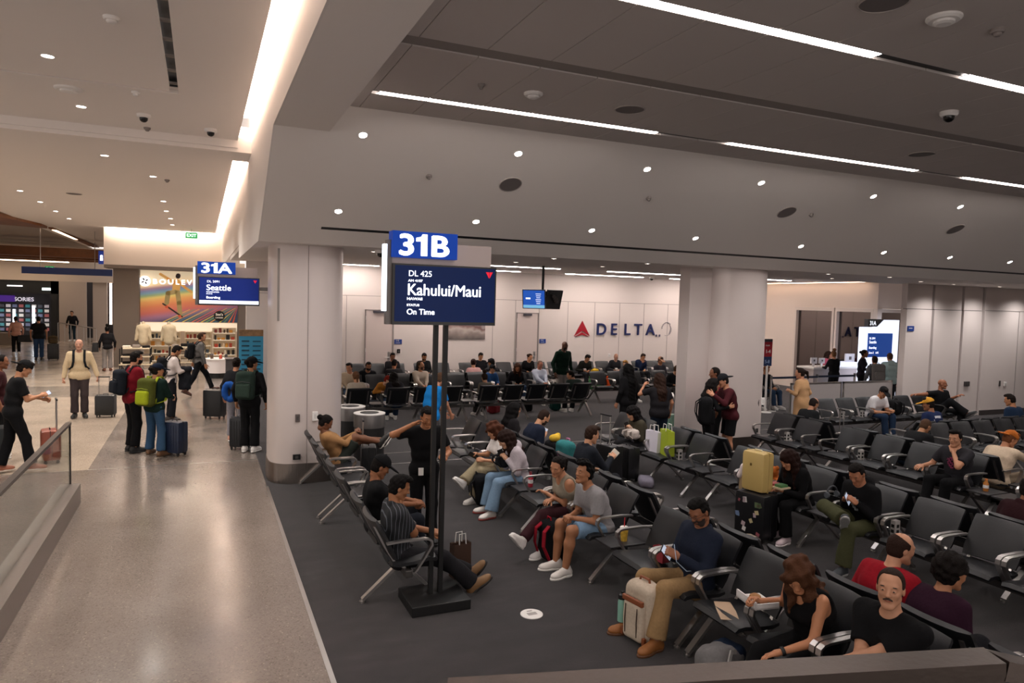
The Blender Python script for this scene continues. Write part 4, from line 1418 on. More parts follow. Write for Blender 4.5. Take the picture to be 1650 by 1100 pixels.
            flip = ~A[e[:, 0], e[:, 1], e[:, 2]]
            f[flip] = f[flip][:, ::-1]
            F.append(f[(f >= 0).all(1)])
        return pos, np.concatenate(F)


def np_mesh(name, V, F, m, parent=None, mi=None, smooth=True):
    me = bpy.data.meshes.new(name)
    F = np.asarray(F)
    nf = len(F)
    me.vertices.add(len(V))
    me.vertices.foreach_set('co', np.asarray(V, np.float32).ravel())
    me.loops.add(nf * 4)
    me.loops.foreach_set('vertex_index', F.astype(np.int32).ravel())
    me.polygons.add(nf)
    me.polygons.foreach_set('loop_start', np.arange(0, nf * 4, 4, dtype=np.int32))
    me.polygons.foreach_set('loop_total', np.full(nf, 4, np.int32))
    me.update(calc_edges=True)
    for x in (m if isinstance(m, (list, tuple)) else [m]):
        me.materials.append(x)
    if mi is not None:
        me.polygons.foreach_set('material_index', np.asarray(mi, np.int32))
    if smooth:
        me.shade_smooth()
    o = bpy.data.objects.new(name, me)
    COL.objects.link(o)
    if parent:
        o.parent = parent
    return o


# ---- templates
def t_head(vox):
    F = Field((-.12, -.14, -.19), (.12, .15, .15), vox)
    F.ell((0, -.012, .035), (.074, .095, .086), k=0)
    F.ell((0, .02, -.03), (.06, .068, .082), k=.03)
    F.cap((-.044, .0, -.058), (-.014, .062, -.094), .02, k=.025).cap((.044, .0, -.058), (.014, .062, -.094), .02, k=.025)
    F.cap((-.012, .068, -.098), (.012, .068, -.098), .017, k=.02)
    F.ell((.036, .058, -.018), (.022, .024, .022), k=.02).ell((-.036, .058, -.018), (.022, .024, .022), k=.02)
    F.cap((-.036, .072, .03), (.036, .072, .03), .013, k=.02)
    for s in (-1, 1):
        F.ell((s * .031, .098, .008), (.018, .016, .011), k=.012, op='sub')
        F.ell((s * .031, .077, .006), (.0155, .0135, .012), k=.004)
    F.cap((0, .082, .018), (0, .102, -.02), .0085, .0125, k=.014)
    for s in (-1, 1):
        F.ell((s * .011, .095, -.023), (.0085, .01, .007), k=.008)
        F.ell((s * .074, -.012, -.004), (.009, .02, .03), k=.006)
    F.cap((-.02, .079, -.053), (0, .089, -.049), .0065, k=.008).cap((.02, .079, -.053), (0, .089, -.049), .0065, k=.008)
    F.cap((-.016, .078, -.063), (.016, .078, -.063), .0075, k=.008)
    F.cap((0, -.02, -.05), (0, -.03, -.1), .048, .046, k=.03)
    return F.mesh()


def small_ell(c, r, n=6, rot=None):
    V, Fc = [], []
    m = 2 * n
    for i in range(n + 1):
        th = math.pi * i / n
        for j in range(m):
            ph = 2 * math.pi * j / m
            V.append((c[0] + r[0] * math.sin(th) * math.cos(ph), c[1] + r[1] * math.sin(th) * math.sin(ph), c[2] + r[2] * math.cos(th)))
    for i in range(n):
        for j in range(m):
            Fc.append((i * m + j, (i + 1) * m + j, (i + 1) * m + (j + 1) % m, i * m + (j + 1) % m))
    return np.array(V), np.array(Fc)


def join(parts):
    V, F, M, n = [], [], [], 0
    for v, f, m in parts:
        V.append(v)
        F.append(np.asarray(f) + n)
        M.append(np.full(len(f), m))
        n += len(v)
    return np.concatenate(V), np.concatenate(F), np.concatenate(M)


def face_template(vox):
    parts = [(*t_head(vox), 0)]
    for s in (-1, 1):
        parts.append((*small_ell((s * .031, .0835, .0065), (.0115, .0072, .0036)), 3))     # eye
        parts.append((*small_ell((s * .031, .0895, .0065), (.0058, .0026, .0042)), 1))      # iris
        v, f = small_ell((s * .032, .0835, .031), (.017, .006, .0045))
        parts.append((v, f, 2))                                                           # brow
    v, f = small_ell((0, .0885, -.056), (.021, .0065, .0065))
    parts.append((v, f, 4))
    return join(parts)


HEADT = {}


def head_t(vox):
    if vox not in HEADT:
        HEADT[vox] = face_template(vox)
    return HEADT[vox]


HANDT = {}


def hand_t(kind, vox):
    """right hand: wrist at origin, fingers +y, palm down (-z), thumb on the -x side"""
    key = (kind, vox)
    if key in HANDT:
        return HANDT[key]
    F = Field((-.11, -.04, -.12), (.07, .22, .06), vox)
    F.rbox((0, .05, 0), (.039, .05, .0135), .012, k=.0)
    F.cap((0, -.03, 0), (0, .02, 0), .024, .026, k=.02)
    F.ell((-.025, .035, -.008), (.018, .03, .016), k=.015)
    curl = {'relax': (18, 28, 22), 'hold': (50, 62, 38), 'fist': (78, 88, 60), 'flat': (4, 6, 6), 'point': (20, 30, 20)}[kind]
    for x, L, dx, e in ((-.029, .072, -.09, 0), (-.0095, .08, -.02, 2), (.01, .074, .05, 5), (.028, .058, .13, 9)):
        p = np.array((x, .094 - abs(x) * .18, 0.))
        a = 0.
        seg = (L * .46, L * .31, L * .25)
        r0 = .0092 if L > .06 else .0082
        for i in range(3):
            a += math.radians(curl[i] + e * (kind not in ('flat',)))
            d = np.array((dx * math.cos(a), math.cos(a), -math.sin(a)))
            q = p + d / np.linalg.norm(d) * seg[i]
            F.cap(p, q, r0 - .0009 * i, r0 - .0009 * (i + 1), k=.004)
            p = q
    if kind == 'hold':
        T = [(-.03, .03, -.01), (-.052, .062, -.035), (-.042, .09, -.05), (-.025, .108, -.055)]
    elif kind == 'fist':
        T = [(-.03, .03, -.012), (-.048, .06, -.034), (-.03, .082, -.046), (-.008, .09, -.046)]
    else:
        T = [(-.03, .028, -.006), (-.056, .055, -.014), (-.068, .082, -.02), (-.073, .105, -.024)]
    for i in range(3):
        F.cap(T[i], T[i + 1], (.0125, .0105, .0095)[i], (.0105, .0095, .008)[i], k=.006)
    HANDT[key] = F.mesh()
    return HANDT[key]


SHOET = {}


def shoe_t(kind, vox):
    if (kind, vox) in SHOET:
        return SHOET[(kind, vox)]
    F = Field((-.075, -.12, -.11), (.075, .24, .12), vox)
    F.cap((0, -.045, -.045), (.004, .14, -.052), .04, .034, k=.0)
    F.ell((0, .12, -.05), (.046, .075, .034), k=.02)
    F.ell((0, -.04, -.035), (.037, .045, .045), k=.02)
    F.cap((0, -.022, -.01), (0, -.022, .015 if kind != 'boot' else .09), .039, .04 if kind != 'boot' else .047, k=.025)
    F.cap((0, .02, -.01), (0, .09, -.035), .034, .03, k=.03)
    F.plane((0, 0, -.078), (0, 0, -1))
    up = F.mesh()
    G = Field((-.08, -.13, -.11), (.08, .25, -.02), vox)
    G.ell((0, .105, -.07), (.05, .1, .05), k=0, cut=[((0, 0, 1), .008), ((0, 0, -1), .018)])
    G.ell((0, -.03, -.07), (.042, .065, .05), k=.0, cut=[((0, 0, 1), .008), ((0, 0, -1), .018)])
    G.rbox((0, .03, -.075), (.036, .07, .013), .006, k=.01)
    so = G.mesh()
    SHOET[(kind, vox)] = (up, so)
    return SHOET[(kind, vox)]


HAIRT = {}


def hair_t(kind, vox):
    """head-fixed hair shapes in head space"""
    key = (kind, vox)
    if key in HAIRT:
        return HAIRT[key]
    F = Field((-.19, -.27, -.2), (.19, .18, .3), vox)
    NT = np.array((0, .35, -.937))
    NB = np.array((0, .5, -.866))

    def shell(g, front=-.038, nape=.034, c=(0, -.014, .034), r=(.0775, .0985, .0905)):
        rr = V3(*r) + g
        F.ell(c, rr, k=.004, cut=[(NT, front)])
        F.ell(c, rr, k=.004, cut=[((0, 1, 0), .043), (NB, nape)])
        F.ell((0, -.036, -.012), V3(.071, .074, .08) + g * .6, k=.01, cut=[((0, 1, 0), .02), ((0, .5, -.866), .07)])

    if kind == 'buzz':
        shell(.0035, front=-.04)
    elif kind in ('short', 'crop'):
        shell(.0065)
        F.ell((0, .03, .112), (.06, .055, .03), k=.02)
        F.ell((.012, .055, .108), (.05, .04, .026), k=.02)
        F.wrinkle(.0022, 120, 1)
    elif kind == 'fade':
        shell(.003)
        F.ell((0, .012, .108), (.064, .08, .036), k=.012)
        F.wrinkle(.002, 110, 2)
    elif kind == 'curly':
        shell(.012, nape=.02)
        F.ell((0, .03, .118), (.078, .075, .045), k=.02)
        F.wrinkle(.0048, 95, 3)
    elif kind == 'afro':
        F.ell((0, -.035, .045), (.115, .12, .115), k=0, cut=[(NT, .03)])
        F.ell((0, -.06, .0), (.1, .085, .1), k=.03, cut=[((0, 1, 0), .06)])
        F.wrinkle(.005, 90, 4)
    elif kind == 'balding':
        F.ell((0, -.018, .03), (.0815, .099, .09), k=0, cut=[((0, 1, 0), .045), (NB, .036), ((0, .5, .866), .042)])
        F.ell((0, -.036, -.012), (.074, .077, .08), k=.01, cut=[((0, 1, 0), .02), ((0, .5, -.866), .07)])
    elif kind in ('bun', 'ponytail', 'topbun'):
        shell(.006, front=-.034)
        if kind == 'bun':
            F.ell((0, -.132, .03), (.045, .042, .045), k=.02)
        elif kind == 'ponytail':
            F.cap((0, -.11, .04), (0, -.16, .0), .026, .032, k=.03).cap((0, -.16, 0), (0, -.16, -.15), .034, .016, k=.02)
        else:
            F.ell((0, -.06, .165), (.06, .06, .055), k=.02)
        F.wrinkle(.0018, 130, 2)
    HAIRT[key] = F.mesh()
    return HAIRT[key]


CAPT = {}


def cap_t(vox, back=False):
    key = (vox, back)
    if key in CAPT:
        return CAPT[key]
    F = Field((-.13, -.24 if back else -.15, -.02), (.13, .24, .17), vox)
    n = np.array((0, -.18, -1.))
    n /= np.linalg.norm(n)
    F.ell((0, -.012, .045), (.086, .11, .1), k=0, cut=[(n, -.0)])
    s = -1 if back else 1
    F.ell((0, s * .125, .042), (.072, .1, .014), M=np.array(Matrix.Rotation(R(-s * 12), 3, 'X')), k=.008)
    F.cap((0, -.012, .145), (0, -.012, .149), .008, k=.004)
    CAPT[key] = F.mesh()
    return CAPT[key]


V3 = lambda *a: np.array(a, float)


def unit(v):
    return v / max(np.linalg.norm(v), 1e-9)


def rotx(a):
    c, s = math.cos(a), math.sin(a)
    return np.array(((1, 0, 0), (0, c, -s), (0, s, c)))


def roty(a):
    c, s = math.cos(a), math.sin(a)
    return np.array(((c, 0, s), (0, 1, 0), (-s, 0, c)))


def rotz(a):
    c, s = math.cos(a), math.sin(a)
    return np.array(((c, -s, 0), (s, c, 0), (0, 0, 1)))


def ik(a, b, l1, l2, pole):
    d = b - a
    L = np.linalg.norm(d)
    if L > (l1 + l2) * .995:
        b = a + d / L * (l1 + l2) * .995
        d = b - a
        L = np.linalg.norm(d)
    L = max(L, abs(l1 - l2) + .02)
    u = unit(d)
    p = np.array(pole, float)
    p = unit(p - u * (p @ u))
    c = (l1 * l1 + L * L - l2 * l2) / (2 * l1 * L)
    c = max(-1, min(1, c))
    return a + u * l1 * c + p * l1 * math.sqrt(max(0, 1 - c * c)), b


def frame(y, zhint):
    y = unit(y)
    x = unit(np.cross(y, zhint))
    z = np.cross(x, y)
    return np.stack([x, y, z], 1)


PEOPLE = []


def person(label, x, y, face, pose='sit', h=1.72, w=1., skn='b98468', hair=('short', '1a1412'), top=('1c1c1f', 'short'), bot=('1a1a1d', 'long'), shoes=('d8d4d0', 'e8e6e2'),
           lean=None, side=0, twist=0, nod=None, turn=0, tilt=0, lh=None, rh=None, lf=None, rf=None, lk=None, rk=None, le=None, re=None, hk='relax', vox=None, cap=None, beard=None,
           glasses=False, seat=.24, sz=.46, z=0., extra=None, belly=0., group=None, coat=0., moustache=None, name='person', hlen=.42, lfp=None, rfp=None, hkl=None, graphic=None, mask=None, fem=False, zup=None):
    """one figure; x,y = seat back line (sitting) or standing point; face = heading of the figure in degrees, 0 looks along +y"""
    ang = FACE[face] if isinstance(face, str) else R(face)
    root = thing(name, label, 'person', (x, y, z), ang, group)
    s = h / 1.75
    dist = math.hypot(x, y)
    vox = vox or (.0105 if dist < 8.5 else .013 if dist < 13 else .018)
    fine = vox < .0125
    hv = .005 if dist < 9 else .0065 if dist < 16 else .009
    sit = pose.startswith('sit')
    if lean is None:
        lean = -11 if sit else 3
    if nod is None:
        nod = 18 if sit else 5
    P = V3(0, seat, sz) if sit else V3(0, 0, .935 * s)
    side_m = roty(R(side))
    u1 = side_m @ rotx(R(-lean * .6)) @ V3(0, 0, 1)
    u2 = side_m @ rotx(R(-lean * 1.25 - (8 if sit else 2))) @ V3(0, 0, 1)
    ts = s * (.94 if sit else 1.)
    waist = P + u1 * .19 * ts
    chest = P + u1 * .21 * ts + u2 * .13 * ts
    shm = P + u1 * .21 * ts + u2 * .27 * ts
    nb = shm + u2 * .055 * s
    tw = rotz(R(twist))
    rgt = unit(side_m @ tw @ V3(1, 0, 0))
    fwd = unit(np.cross(u2, rgt))
    HM = rotz(R(twist * .6 + turn)) @ side_m @ roty(R(tilt)) @ rotx(R(-nod))
    hs = .965 * (s ** .4)
    hc = nb + unit(u2 * .5 + HM @ V3(0, .12, 1) * .5) * .145 * s + HM @ V3(0, .02, 0)
    sw = (.172 if not fem else .152) * s * (.75 + .25 * w)
    SH = {1: shm + rgt * sw - u2 * .01, -1: shm - rgt * sw - u2 * .01}
    HP = {1: P + V3(.085 * s, 0, 0), -1: P - V3(.085 * s, 0, 0)}
    L1, L2, T1_, T2_ = .285 * s, .255 * s, .425 * s, .415 * s
    hands = {}
    presets = {
        'phone': lambda q: P + V3(q * .075, .25, .30) + V3(0, .0, 0), 'lap': lambda q: P + V3(q * .09, .24, .13), 'knee': lambda q: P + V3(q * .14, .40, .10), 'side': lambda q: SH[q] + V3(q * .1, .04, -.5 * s),
        'clasp': lambda q: P + V3(q * .03, .36, .14), 'cross': lambda q: chest + V3(-q * .1, .2, -.1), 'chin': lambda q: hc + HM @ V3(q * .02, .10, -.17), 'ear': lambda q: hc + HM @ V3(q * .19, .06, -.06), 'front': lambda q: P + V3(q * .08, .32, .28), 'strap': lambda q: shm + V3(q * .1, .12, -.06),
        'pocket': lambda q: P + V3(q * .2, .08, -.02), 'arm': lambda q: P + V3(q * .27, .17, .17), 'back': lambda q: P + V3(q * .33, .05, .1)}
    tgt = {1: rh or ('lap' if sit else 'side'), -1: lh or ('lap' if sit else 'side')}
    EL, WR = {}, {}
    for q in (1, -1):
        t = tgt[q]
        t = presets[t](q) if isinstance(t, str) else V3(*t)
        pole = {1: re, -1: le}[q]
        pole = V3(q * .55, -.55, -.75) if pole is None else V3(*pole)
        EL[q], WR[q] = ik(SH[q], t, L1, L2, pole)
    KN, AN = {}, {}
    for q in (1, -1):
        t = {1: rf, -1: lf}[q]
        if t is None:
            t = (q * .11, seat + .47, .085) if sit else (q * .095, 0.0, .085)
        pole = {1: rk, -1: lk}[q]
        pole = V3(q * .12, 1, .6 if sit else .1) if pole is None else V3(*pole)
        KN[q], AN[q] = ik(HP[q], V3(*t), T1_, T2_, pole)
    pts = np.array([P, waist, chest, shm, hc, *SH.values(), *EL.values(), *WR.values(), *KN.values(), *AN.values()])
    lo, hi = pts.min(0) - .24, pts.max(0) + .24
    bw = w

    def torso(F, g, shirt=False):
        k = .05
        F.cap(P - V3(.062 * s * bw, 0, 0), P + V3(.062 * s * bw, 0, 0), .108 * s * (.6 + .4 * bw), k=k, grow=g)
        F.cap(waist - rgt * .05 * bw, waist + rgt * .05 * bw, .098 * s * (.5 + .5 * bw), k=k, grow=g)
        if belly:
            F.ell(P + u1 * .13 + V3(0, .07, 0), (.13 * bw, .07 + belly, .13), k=.06, grow=g)
        F.cap(chest - rgt * .075 * s, chest + rgt * .075 * s, .105 * s * (.7 + .3 * bw), k=k, grow=g)
        F.cap(shm - rgt * .1 * s - u2 * .03, shm + rgt * .1 * s - u2 * .03, .075 * s, k=.06, grow=g)
        if fem:
            for q in (1, -1):
                F.ell(chest + rgt * q * .06 + fwd * .085 + u2 * .01, (.052, .045, .05), k=.04, grow=g)

    def arm(F, g, q, upto=2., loose=0.):
        r = (.92 if not fem else .82) * (.7 + .3 * bw) * s
        if upto >= 1:
            F.cap(SH[q], EL[q], .052 * r, .041 * r, k=.04, grow=g)
            if upto > 1:
                e = EL[q] + (WR[q] - EL[q]) * min(1, upto - 1)
                F.cap(EL[q], e, .041 * r, .041 * r + (.027 * r - .041 * r) * (upto - 1), k=.02, grow=g, flat=upto < 2 or g > 0)
        else:
            F.cap(SH[q], SH[q] + (EL[q] - SH[q]) * upto, .052 * r + loose * .4, .046 * r + loose, k=.04, grow=g, flat=True)

    def leg(F, g, q, upto=2., loose=0.):
        r = s * (.72 + .28 * bw)
        if upto >= 1:
            F.cap(HP[q], KN[q], .084 * r, .056 * r, k=.03, grow=g)
            e = KN[q] + (AN[q] - KN[q]) * (min(1, upto - 1))
            if g > 0:
                F.cap(KN[q], e, .056 * r, .052 * r + loose, k=.03, grow=g * .9, flat=True)
            else:
                mid = KN[q] + (AN[q] - KN[q]) * .35
                back = unit(np.cross(np.cross(KN[q] - HP[q], AN[q] - KN[q]), AN[q] - KN[q])) * .012
                F.cap(KN[q], mid - back * 0, .052 * r, .055 * r, k=.03).cap(mid, AN[q], .055 * r, .036 * r, k=.03)
        else:
            F.cap(HP[q], HP[q] + (KN[q] - HP[q]) * upto, .084 * r + loose * .3, .062 * r + loose, k=.03, grow=g, flat=True)

    # body: one blended surface, with head and hands on it
    F = Field(lo, hi, vox)
    torso(F, 0)
    F.cap(shm - u2 * .02, hc + HM @ V3(0, -.035, -.06), .058 * s, .05 * s, k=.045)
    for q in (1, -1):
        arm(F, 0, q)
        leg(F, 0, q)
    parts = [(*F.mesh(), 0)]
    hV, hF, hM = head_t(hv)
    parts.append((hV @ (HM * hs).T + hc, hF, 0))
    nbody = len(parts[0][1])
    info = {}
    for q in (1, -1):
        kind = (hk if q == 1 or hkl is None else hkl)
        hvv, hff = hand_t(kind, .0045 if dist < 9 else .0065 if dist < 16 else .009)
        d = unit(WR[q] - EL[q])
        nrm = V3(-q * .35, -.1, 1) if sit or kind == 'hold' else V3(q, -.1, .1)
        if zup and q in zup:
            nrm = V3(*zup[q])
        if kind == 'hold':
            nrm = V3(0, -.3, 1) * .4 + V3(q * .8, 0, 0) if not (zup and q in zup) else V3(*zup[q])
        A = frame(d, nrm)
        mv = hvv * V3(q, 1, 1) * s * (.93 if fem else 1.)
        parts.append((mv @ A.T + WR[q], hff if q == 1 else hff[:, ::-1], 0))
        info['hand%d' % q] = (WR[q], A)
    Vb, Fb, Mi = join(parts)
    Mi[nbody:nbody + len(hM)] = hM
    hc_col = hair[1]
    brow = hc_col if hair[0] not in ('bald',) else '3a2a22'
    lip = tuple(int(int(skn[i:i + 2], 16) * f) for i, f in ((0, .80), (2, .62), (4, .62)))
    ms = [skin(skn), mat('120e0c', .2), mat(brow if brow > '101010' else '141010', .8), mat('a39a94', .4), skin('%02x%02x%02x' % lip)]
    body = np_mesh('body', Vb, Fb, ms, root, Mi)
    # hair
    hm = mat(hair[1], .75, bump=.6, scale=90, mottle=.35, spec=.12)
    hvx = .007 if dist < 9 else .009 if dist < 16 else .012
    if hair[0] == 'long' or hair[0] == 'longcurly':
        G = Field(np.minimum(lo, hc - .3), np.maximum(hi, hc + .25), hvx + .001)
        G.ell(hc + HM @ V3(0, -.018, .038) * hs, (V3(.09, .111, .103) if hair[0] == 'long' else V3(.1, .12, .11)) * hs, M=HM, k=0)
        dn = unit(V3(0, 0, -1) * .8 - u2 * .35)
        base = hc + HM @ V3(0, -.07, -.02)
        nape = base + dn * .12 - fwd * .02
        mid = shm - fwd * .10 - V3(0, 0, .05)
        end = shm - fwd * .115 + V3(0, 0, -max(.05, hlen - .2)) * 1.
        fl = .0
        G.cap(hc + HM @ V3(0, -.05, .03), base, .082, .085, k=.03).cap(base, nape, .085, .08, k=.04)
        for q in (1, -1):
            st = hc + HM @ V3(q * .068, -.005, .02)
            st2 = hc + HM @ V3(q * .078, .0 if lean < 15 else .03, -.06)
            s3 = SH[q] * .5 + shm * .5 + V3(0, .06 if lean > 12 else -.04, -.02)
            s3 = V3((st2 + dn * .16)[0], *(st2 * .4 + s3 * .6)[1:])
            e3 = s3 + V3(0, .0, -hlen * .45)
            G.cap(st, st2, .032, .034, k=.03).cap(st2, s3, .036, .042, k=.03).cap(s3, e3, .04, .018, k=.03)
        G.cap(nape, mid, .08, .085, k=.05)
        for q in (-1, 0, 1):
            G.cap(mid + rgt * q * .05, end + rgt * q * .06, .055, .03, k=.04)
        G.ell(hc + HM @ V3(0, .125, -.045), (.062, .085, .098), M=HM, k=.012, op='sub')
        G.wrinkle(.008 if hair[0] == 'longcurly' else .003, 58 if hair[0] == 'longcurly' else 85, 2)
        v, f = G.mesh()
        np_mesh('hair', v, f, hm, root)
    elif hair[0] not in ('bald',):
        v, f = hair_t(hair[0], hvx)
        np_mesh('hair', v @ (HM * hs).T + hc, f, hm, root)
    if cap:
        v, f = cap_t(hvx, back=len(cap) > 1 and cap[1])
        np_mesh('cap', v @ (HM * hs * 1.02).T + hc, f, cloth(cap[0]), root)
    if beard:
        B = Field((-.09, -.04, -.15), (.09, .13, .03), hvx * .8)
        B.ell((0, .022, -.035), (.063, .071, .086), k=0).cap((-.03, .05, -.085), (.03, .05, -.085), .028, k=.02)
        B.plane((0, .0, -.045), (0, -.35, 1)).plane((0, .0, 0), (0, -1, 0))
        B.ell((0, .09, -.055), (.026, .03, .016), k=.004, op='sub')
        B.ell((0, .09, -.035), (.03, .02, .008), k=.004)
        v, f = B.mesh()
        np_mesh('beard', v @ (HM * hs * 1.02).T + hc, f, mat(beard, .9), root)
    if moustache:
        B = Field((-.06, .04, -.08), (.06, .13, .0), .005)
        B.cap((-.024, .082, -.052), (0, .093, -.041), .0065, .0085, k=.004).cap((.024, .082, -.052), (0, .093, -.041), .0065, .0085, k=.004)
        v, f = B.mesh()
        np_mesh('moustache', v @ (HM * hs).T + hc, f, mat(moustache, .9), root)
    if mask:
        B = Field((-.09, -.02, -.14), (.09, .14, .03), hvx * .8)
        B.ell((0, .025, -.045), (.066, .082, .07), k=0)
        B.plane((0, .0, -.01), (0, 0, 1)).plane((0, .01, 0), (0, -1, 0))
        v, f = B.mesh()
        np_mesh('face_mask', v @ (HM * hs * 1.02).T + hc, f, cloth(mask), root)
    if glasses:
        g = MB()
        for q in (1, -1):
            g.tube([V3(q * .031 + .019 * math.cos(t), .1, .008 + .016 * math.sin(t)) for t in [i * .5 for i in range(14)]], .0016, n=5)
            g.tube([(q * .05, .098, .012), (q * .078, .05, .012), (q * .08, -.02, .008)], .0016, n=5)
        g.tube([(-.012, .1, .01), (.012, .1, .01)], .0016, n=5)
        vv = np.array([tuple(p) for p in g.v]) @ (HM * hs).T + hc
        mesh_obj('glasses', vv, g.f, mat('17171a', .3), root)
    # clothes
    if top:
        F = Field(lo, hi, vox)
        torso(F, .019)
        sl = top[1]
        hem = P - u1 * (.09 if not sit else .05)
        F.plane(hem, -u1)
        if coat:
            for q in (1, -1):
                F.cap(HP[q] + V3(0, 0, .05), HP[q] + V3(q * .03, .01, -coat), .115 * s, .135 * s, k=.06, flat=True)
            F.cap(P + V3(0, 0, .05), P + V3(0, -.01, -coat), .13 * s, .14 * s, k=.06, flat=True)
        for q in (1, -1):
            if sl == 'long':
                arm(F, .013, q, 1.97)
            elif sl == 'half':
                arm(F, .013, q, 1.3)
            elif sl == 'short':
                arm(F, .012, q, .72, .012)
        if sl == 'none':
            for q in (1, -1):
                F.ell(SH[q] + (SH[q] - shm) * .28 + V3(0, 0, .0), (.062, .085, .1), k=.015, op='sub')
            F.ell(shm + fwd * .08 + u2 * .045, (.07, .07, .09), k=.01, op='sub')
        F.ell(nb + fwd * .03 + u2 * .03, (.07, .068, .06), k=.012, op='sub')
        if len(top) > 2 and top[2] == 'hood':
            F.ell(shm - fwd * .085 + u2 * .03, (.11, .06, .075), k=.03)
            F.ell(nb + fwd * .02 + u2 * .06, (.075, .08, .07), k=.015, op='sub')
        if len(top) > 2 and top[2] == 'collar':
            F.cap(nb - fwd * .035 - rgt * .05, nb - fwd * .035 + rgt * .05, .032, k=.02)
            F.ell(nb + fwd * .02 + u2 * .04, (.062, .066, .06), k=.01, op='sub')
        F.wrinkle(.0022 if fine else .0018, 24, x * 3 + y)
        v, f = F.mesh()
        tm = top[3] if len(top) > 3 else cloth(top[0])
        np_mesh({'long': 'jumper', 'half': 'shirt', 'short': 'shirt', 'none': 'vest_top'}[sl] if not coat else 'coat', v, f, tm, root)
        if graphic:
            gp = MB()
            gc = chest + fwd * (.128 * s * (.7 + .3 * bw) + .012)
            for i in range(-3, 4):
                for j in range(-3, 4):
                    if (i * 7 + j * 5) % 3 != 1 and i * i + j * j < 13:
                        c_ = gc + rgt * i * .022 + u2 * j * .024 - fwd * (i * i * .0028)
                        gp.box(c_, (.019, .01, .021), rot=Matrix(np.stack([rgt, fwd, u2], 1).tolist()))
            gp.build('shirt_print', mat(graphic, .7, mottle=.7, scale=30), root)
    if bot:
        F = Field(lo, hi, vox)
        torso(F, .01)
        F.plane(P + u1 * .11, u1)
        for q in (1, -1):
            if bot[1] == 'long':
                leg(F, .015, q, 1.95, bot[2] if len(bot) > 2 else .0)
            elif bot[1] == 'short':
                leg(F, .012, q, .88, .016)
        F.wrinkle(.002, 26, y * 2)
        v, f = F.mesh()
        np_mesh('trousers' if bot[1] == 'long' else 'shorts', v, f, cloth(bot[0]), root)
    up, so = shoe_t(shoes[2] if len(shoes) > 2 else 'shoe', .007 if dist < 10 else .01 if dist < 17 else .013)
    for q in (1, -1):
        knd = AN[q] - KN[q]
        fd = {1: rfp, -1: lfp}[q]
        if fd is None:
            fd = V3(q * .22, 1, 0)
            if abs(unit(knd)[2]) < .8:
                fd = unit(V3(0, 0, 1) + V3(0, .3, 0) - unit(knd) * (unit(knd)[2]))
        A = frame(V3(*fd), V3(0, 0, 1) if abs(unit(V3(*fd))[2]) < .8 else -unit(knd))
        sv, sf, sm = join([(up[0], up[1], 0), (so[0], so[1], 1)])
        np_mesh('shoe', (sv * s) @ A.T + AN[q], sf, [mat(shoes[0], .6, bump=.1, scale=60), mat(shoes[1], .6)], root, sm)
    Mw = np.array(Matrix.Translation((x, y, z)) @ Matrix.Rotation(ang, 4, 'Z'))
    tow = lambda p: Mw[:3, :3] @ p + Mw[:3, 3]
    info.update(root=root, P=P, chest=chest, shm=shm, fwd=fwd, rgt=rgt, u2=u2, hc=hc, HM=HM, SH=SH, KN=KN, AN=AN, WR=WR, EL=EL, ang=ang, tow=tow, Mw=Mw, s=s)
    return info


def held(info, q, name, label, cat, size, m, off=(0, .085, -.03), rot=None, screen=None, group=None):
    """a flat thing gripped in hand q (1 right, -1 left)"""
    W_, A = info['hand%d' % q]
    M3 = info['Mw'][:3, :3] @ A
    p = info['tow'](W_ + A @ V3(*off))
    t = thing(name, label, cat, tuple(p), group=group)
    t.rotation_euler = Matrix(M3.tolist()).to_euler()
    MB().box((0, 0, 0), size, rot=rot, bev=min(size) * .3).build('case', m, t)
    if screen:
        q_ = (rot or Matrix()).to_4x4()
        MB().box(q_ @ Vector((0, 0, size[2] / 2 + .0008)), (size[0] * .88, size[1] * .9, .001), rot=rot).build('screen', screen, t)
    return t


def phone(info, q, label, col='111114', lit=True, rot=None, off=(-.005, .095, -.035)):
    return held(info, q, 'phone', label, 'phone', (.074, .15, .009), mat(col, .3), off, rot or Matrix.Rotation(R(35), 4, 'X'), emitter('b8c4d8', .6) if lit else BLACKG)
# ------------------------------------------------------------------ luggage and small things
def soft(name, build, m, parent, lo, hi, vox=.011, wr=.0):
    F = Field(lo, hi, vox)
    build(F)
    if wr:
        F.wrinkle(wr, 30, 1)
    v, f = F.mesh()
    return np_mesh(name, v, f, m, parent)


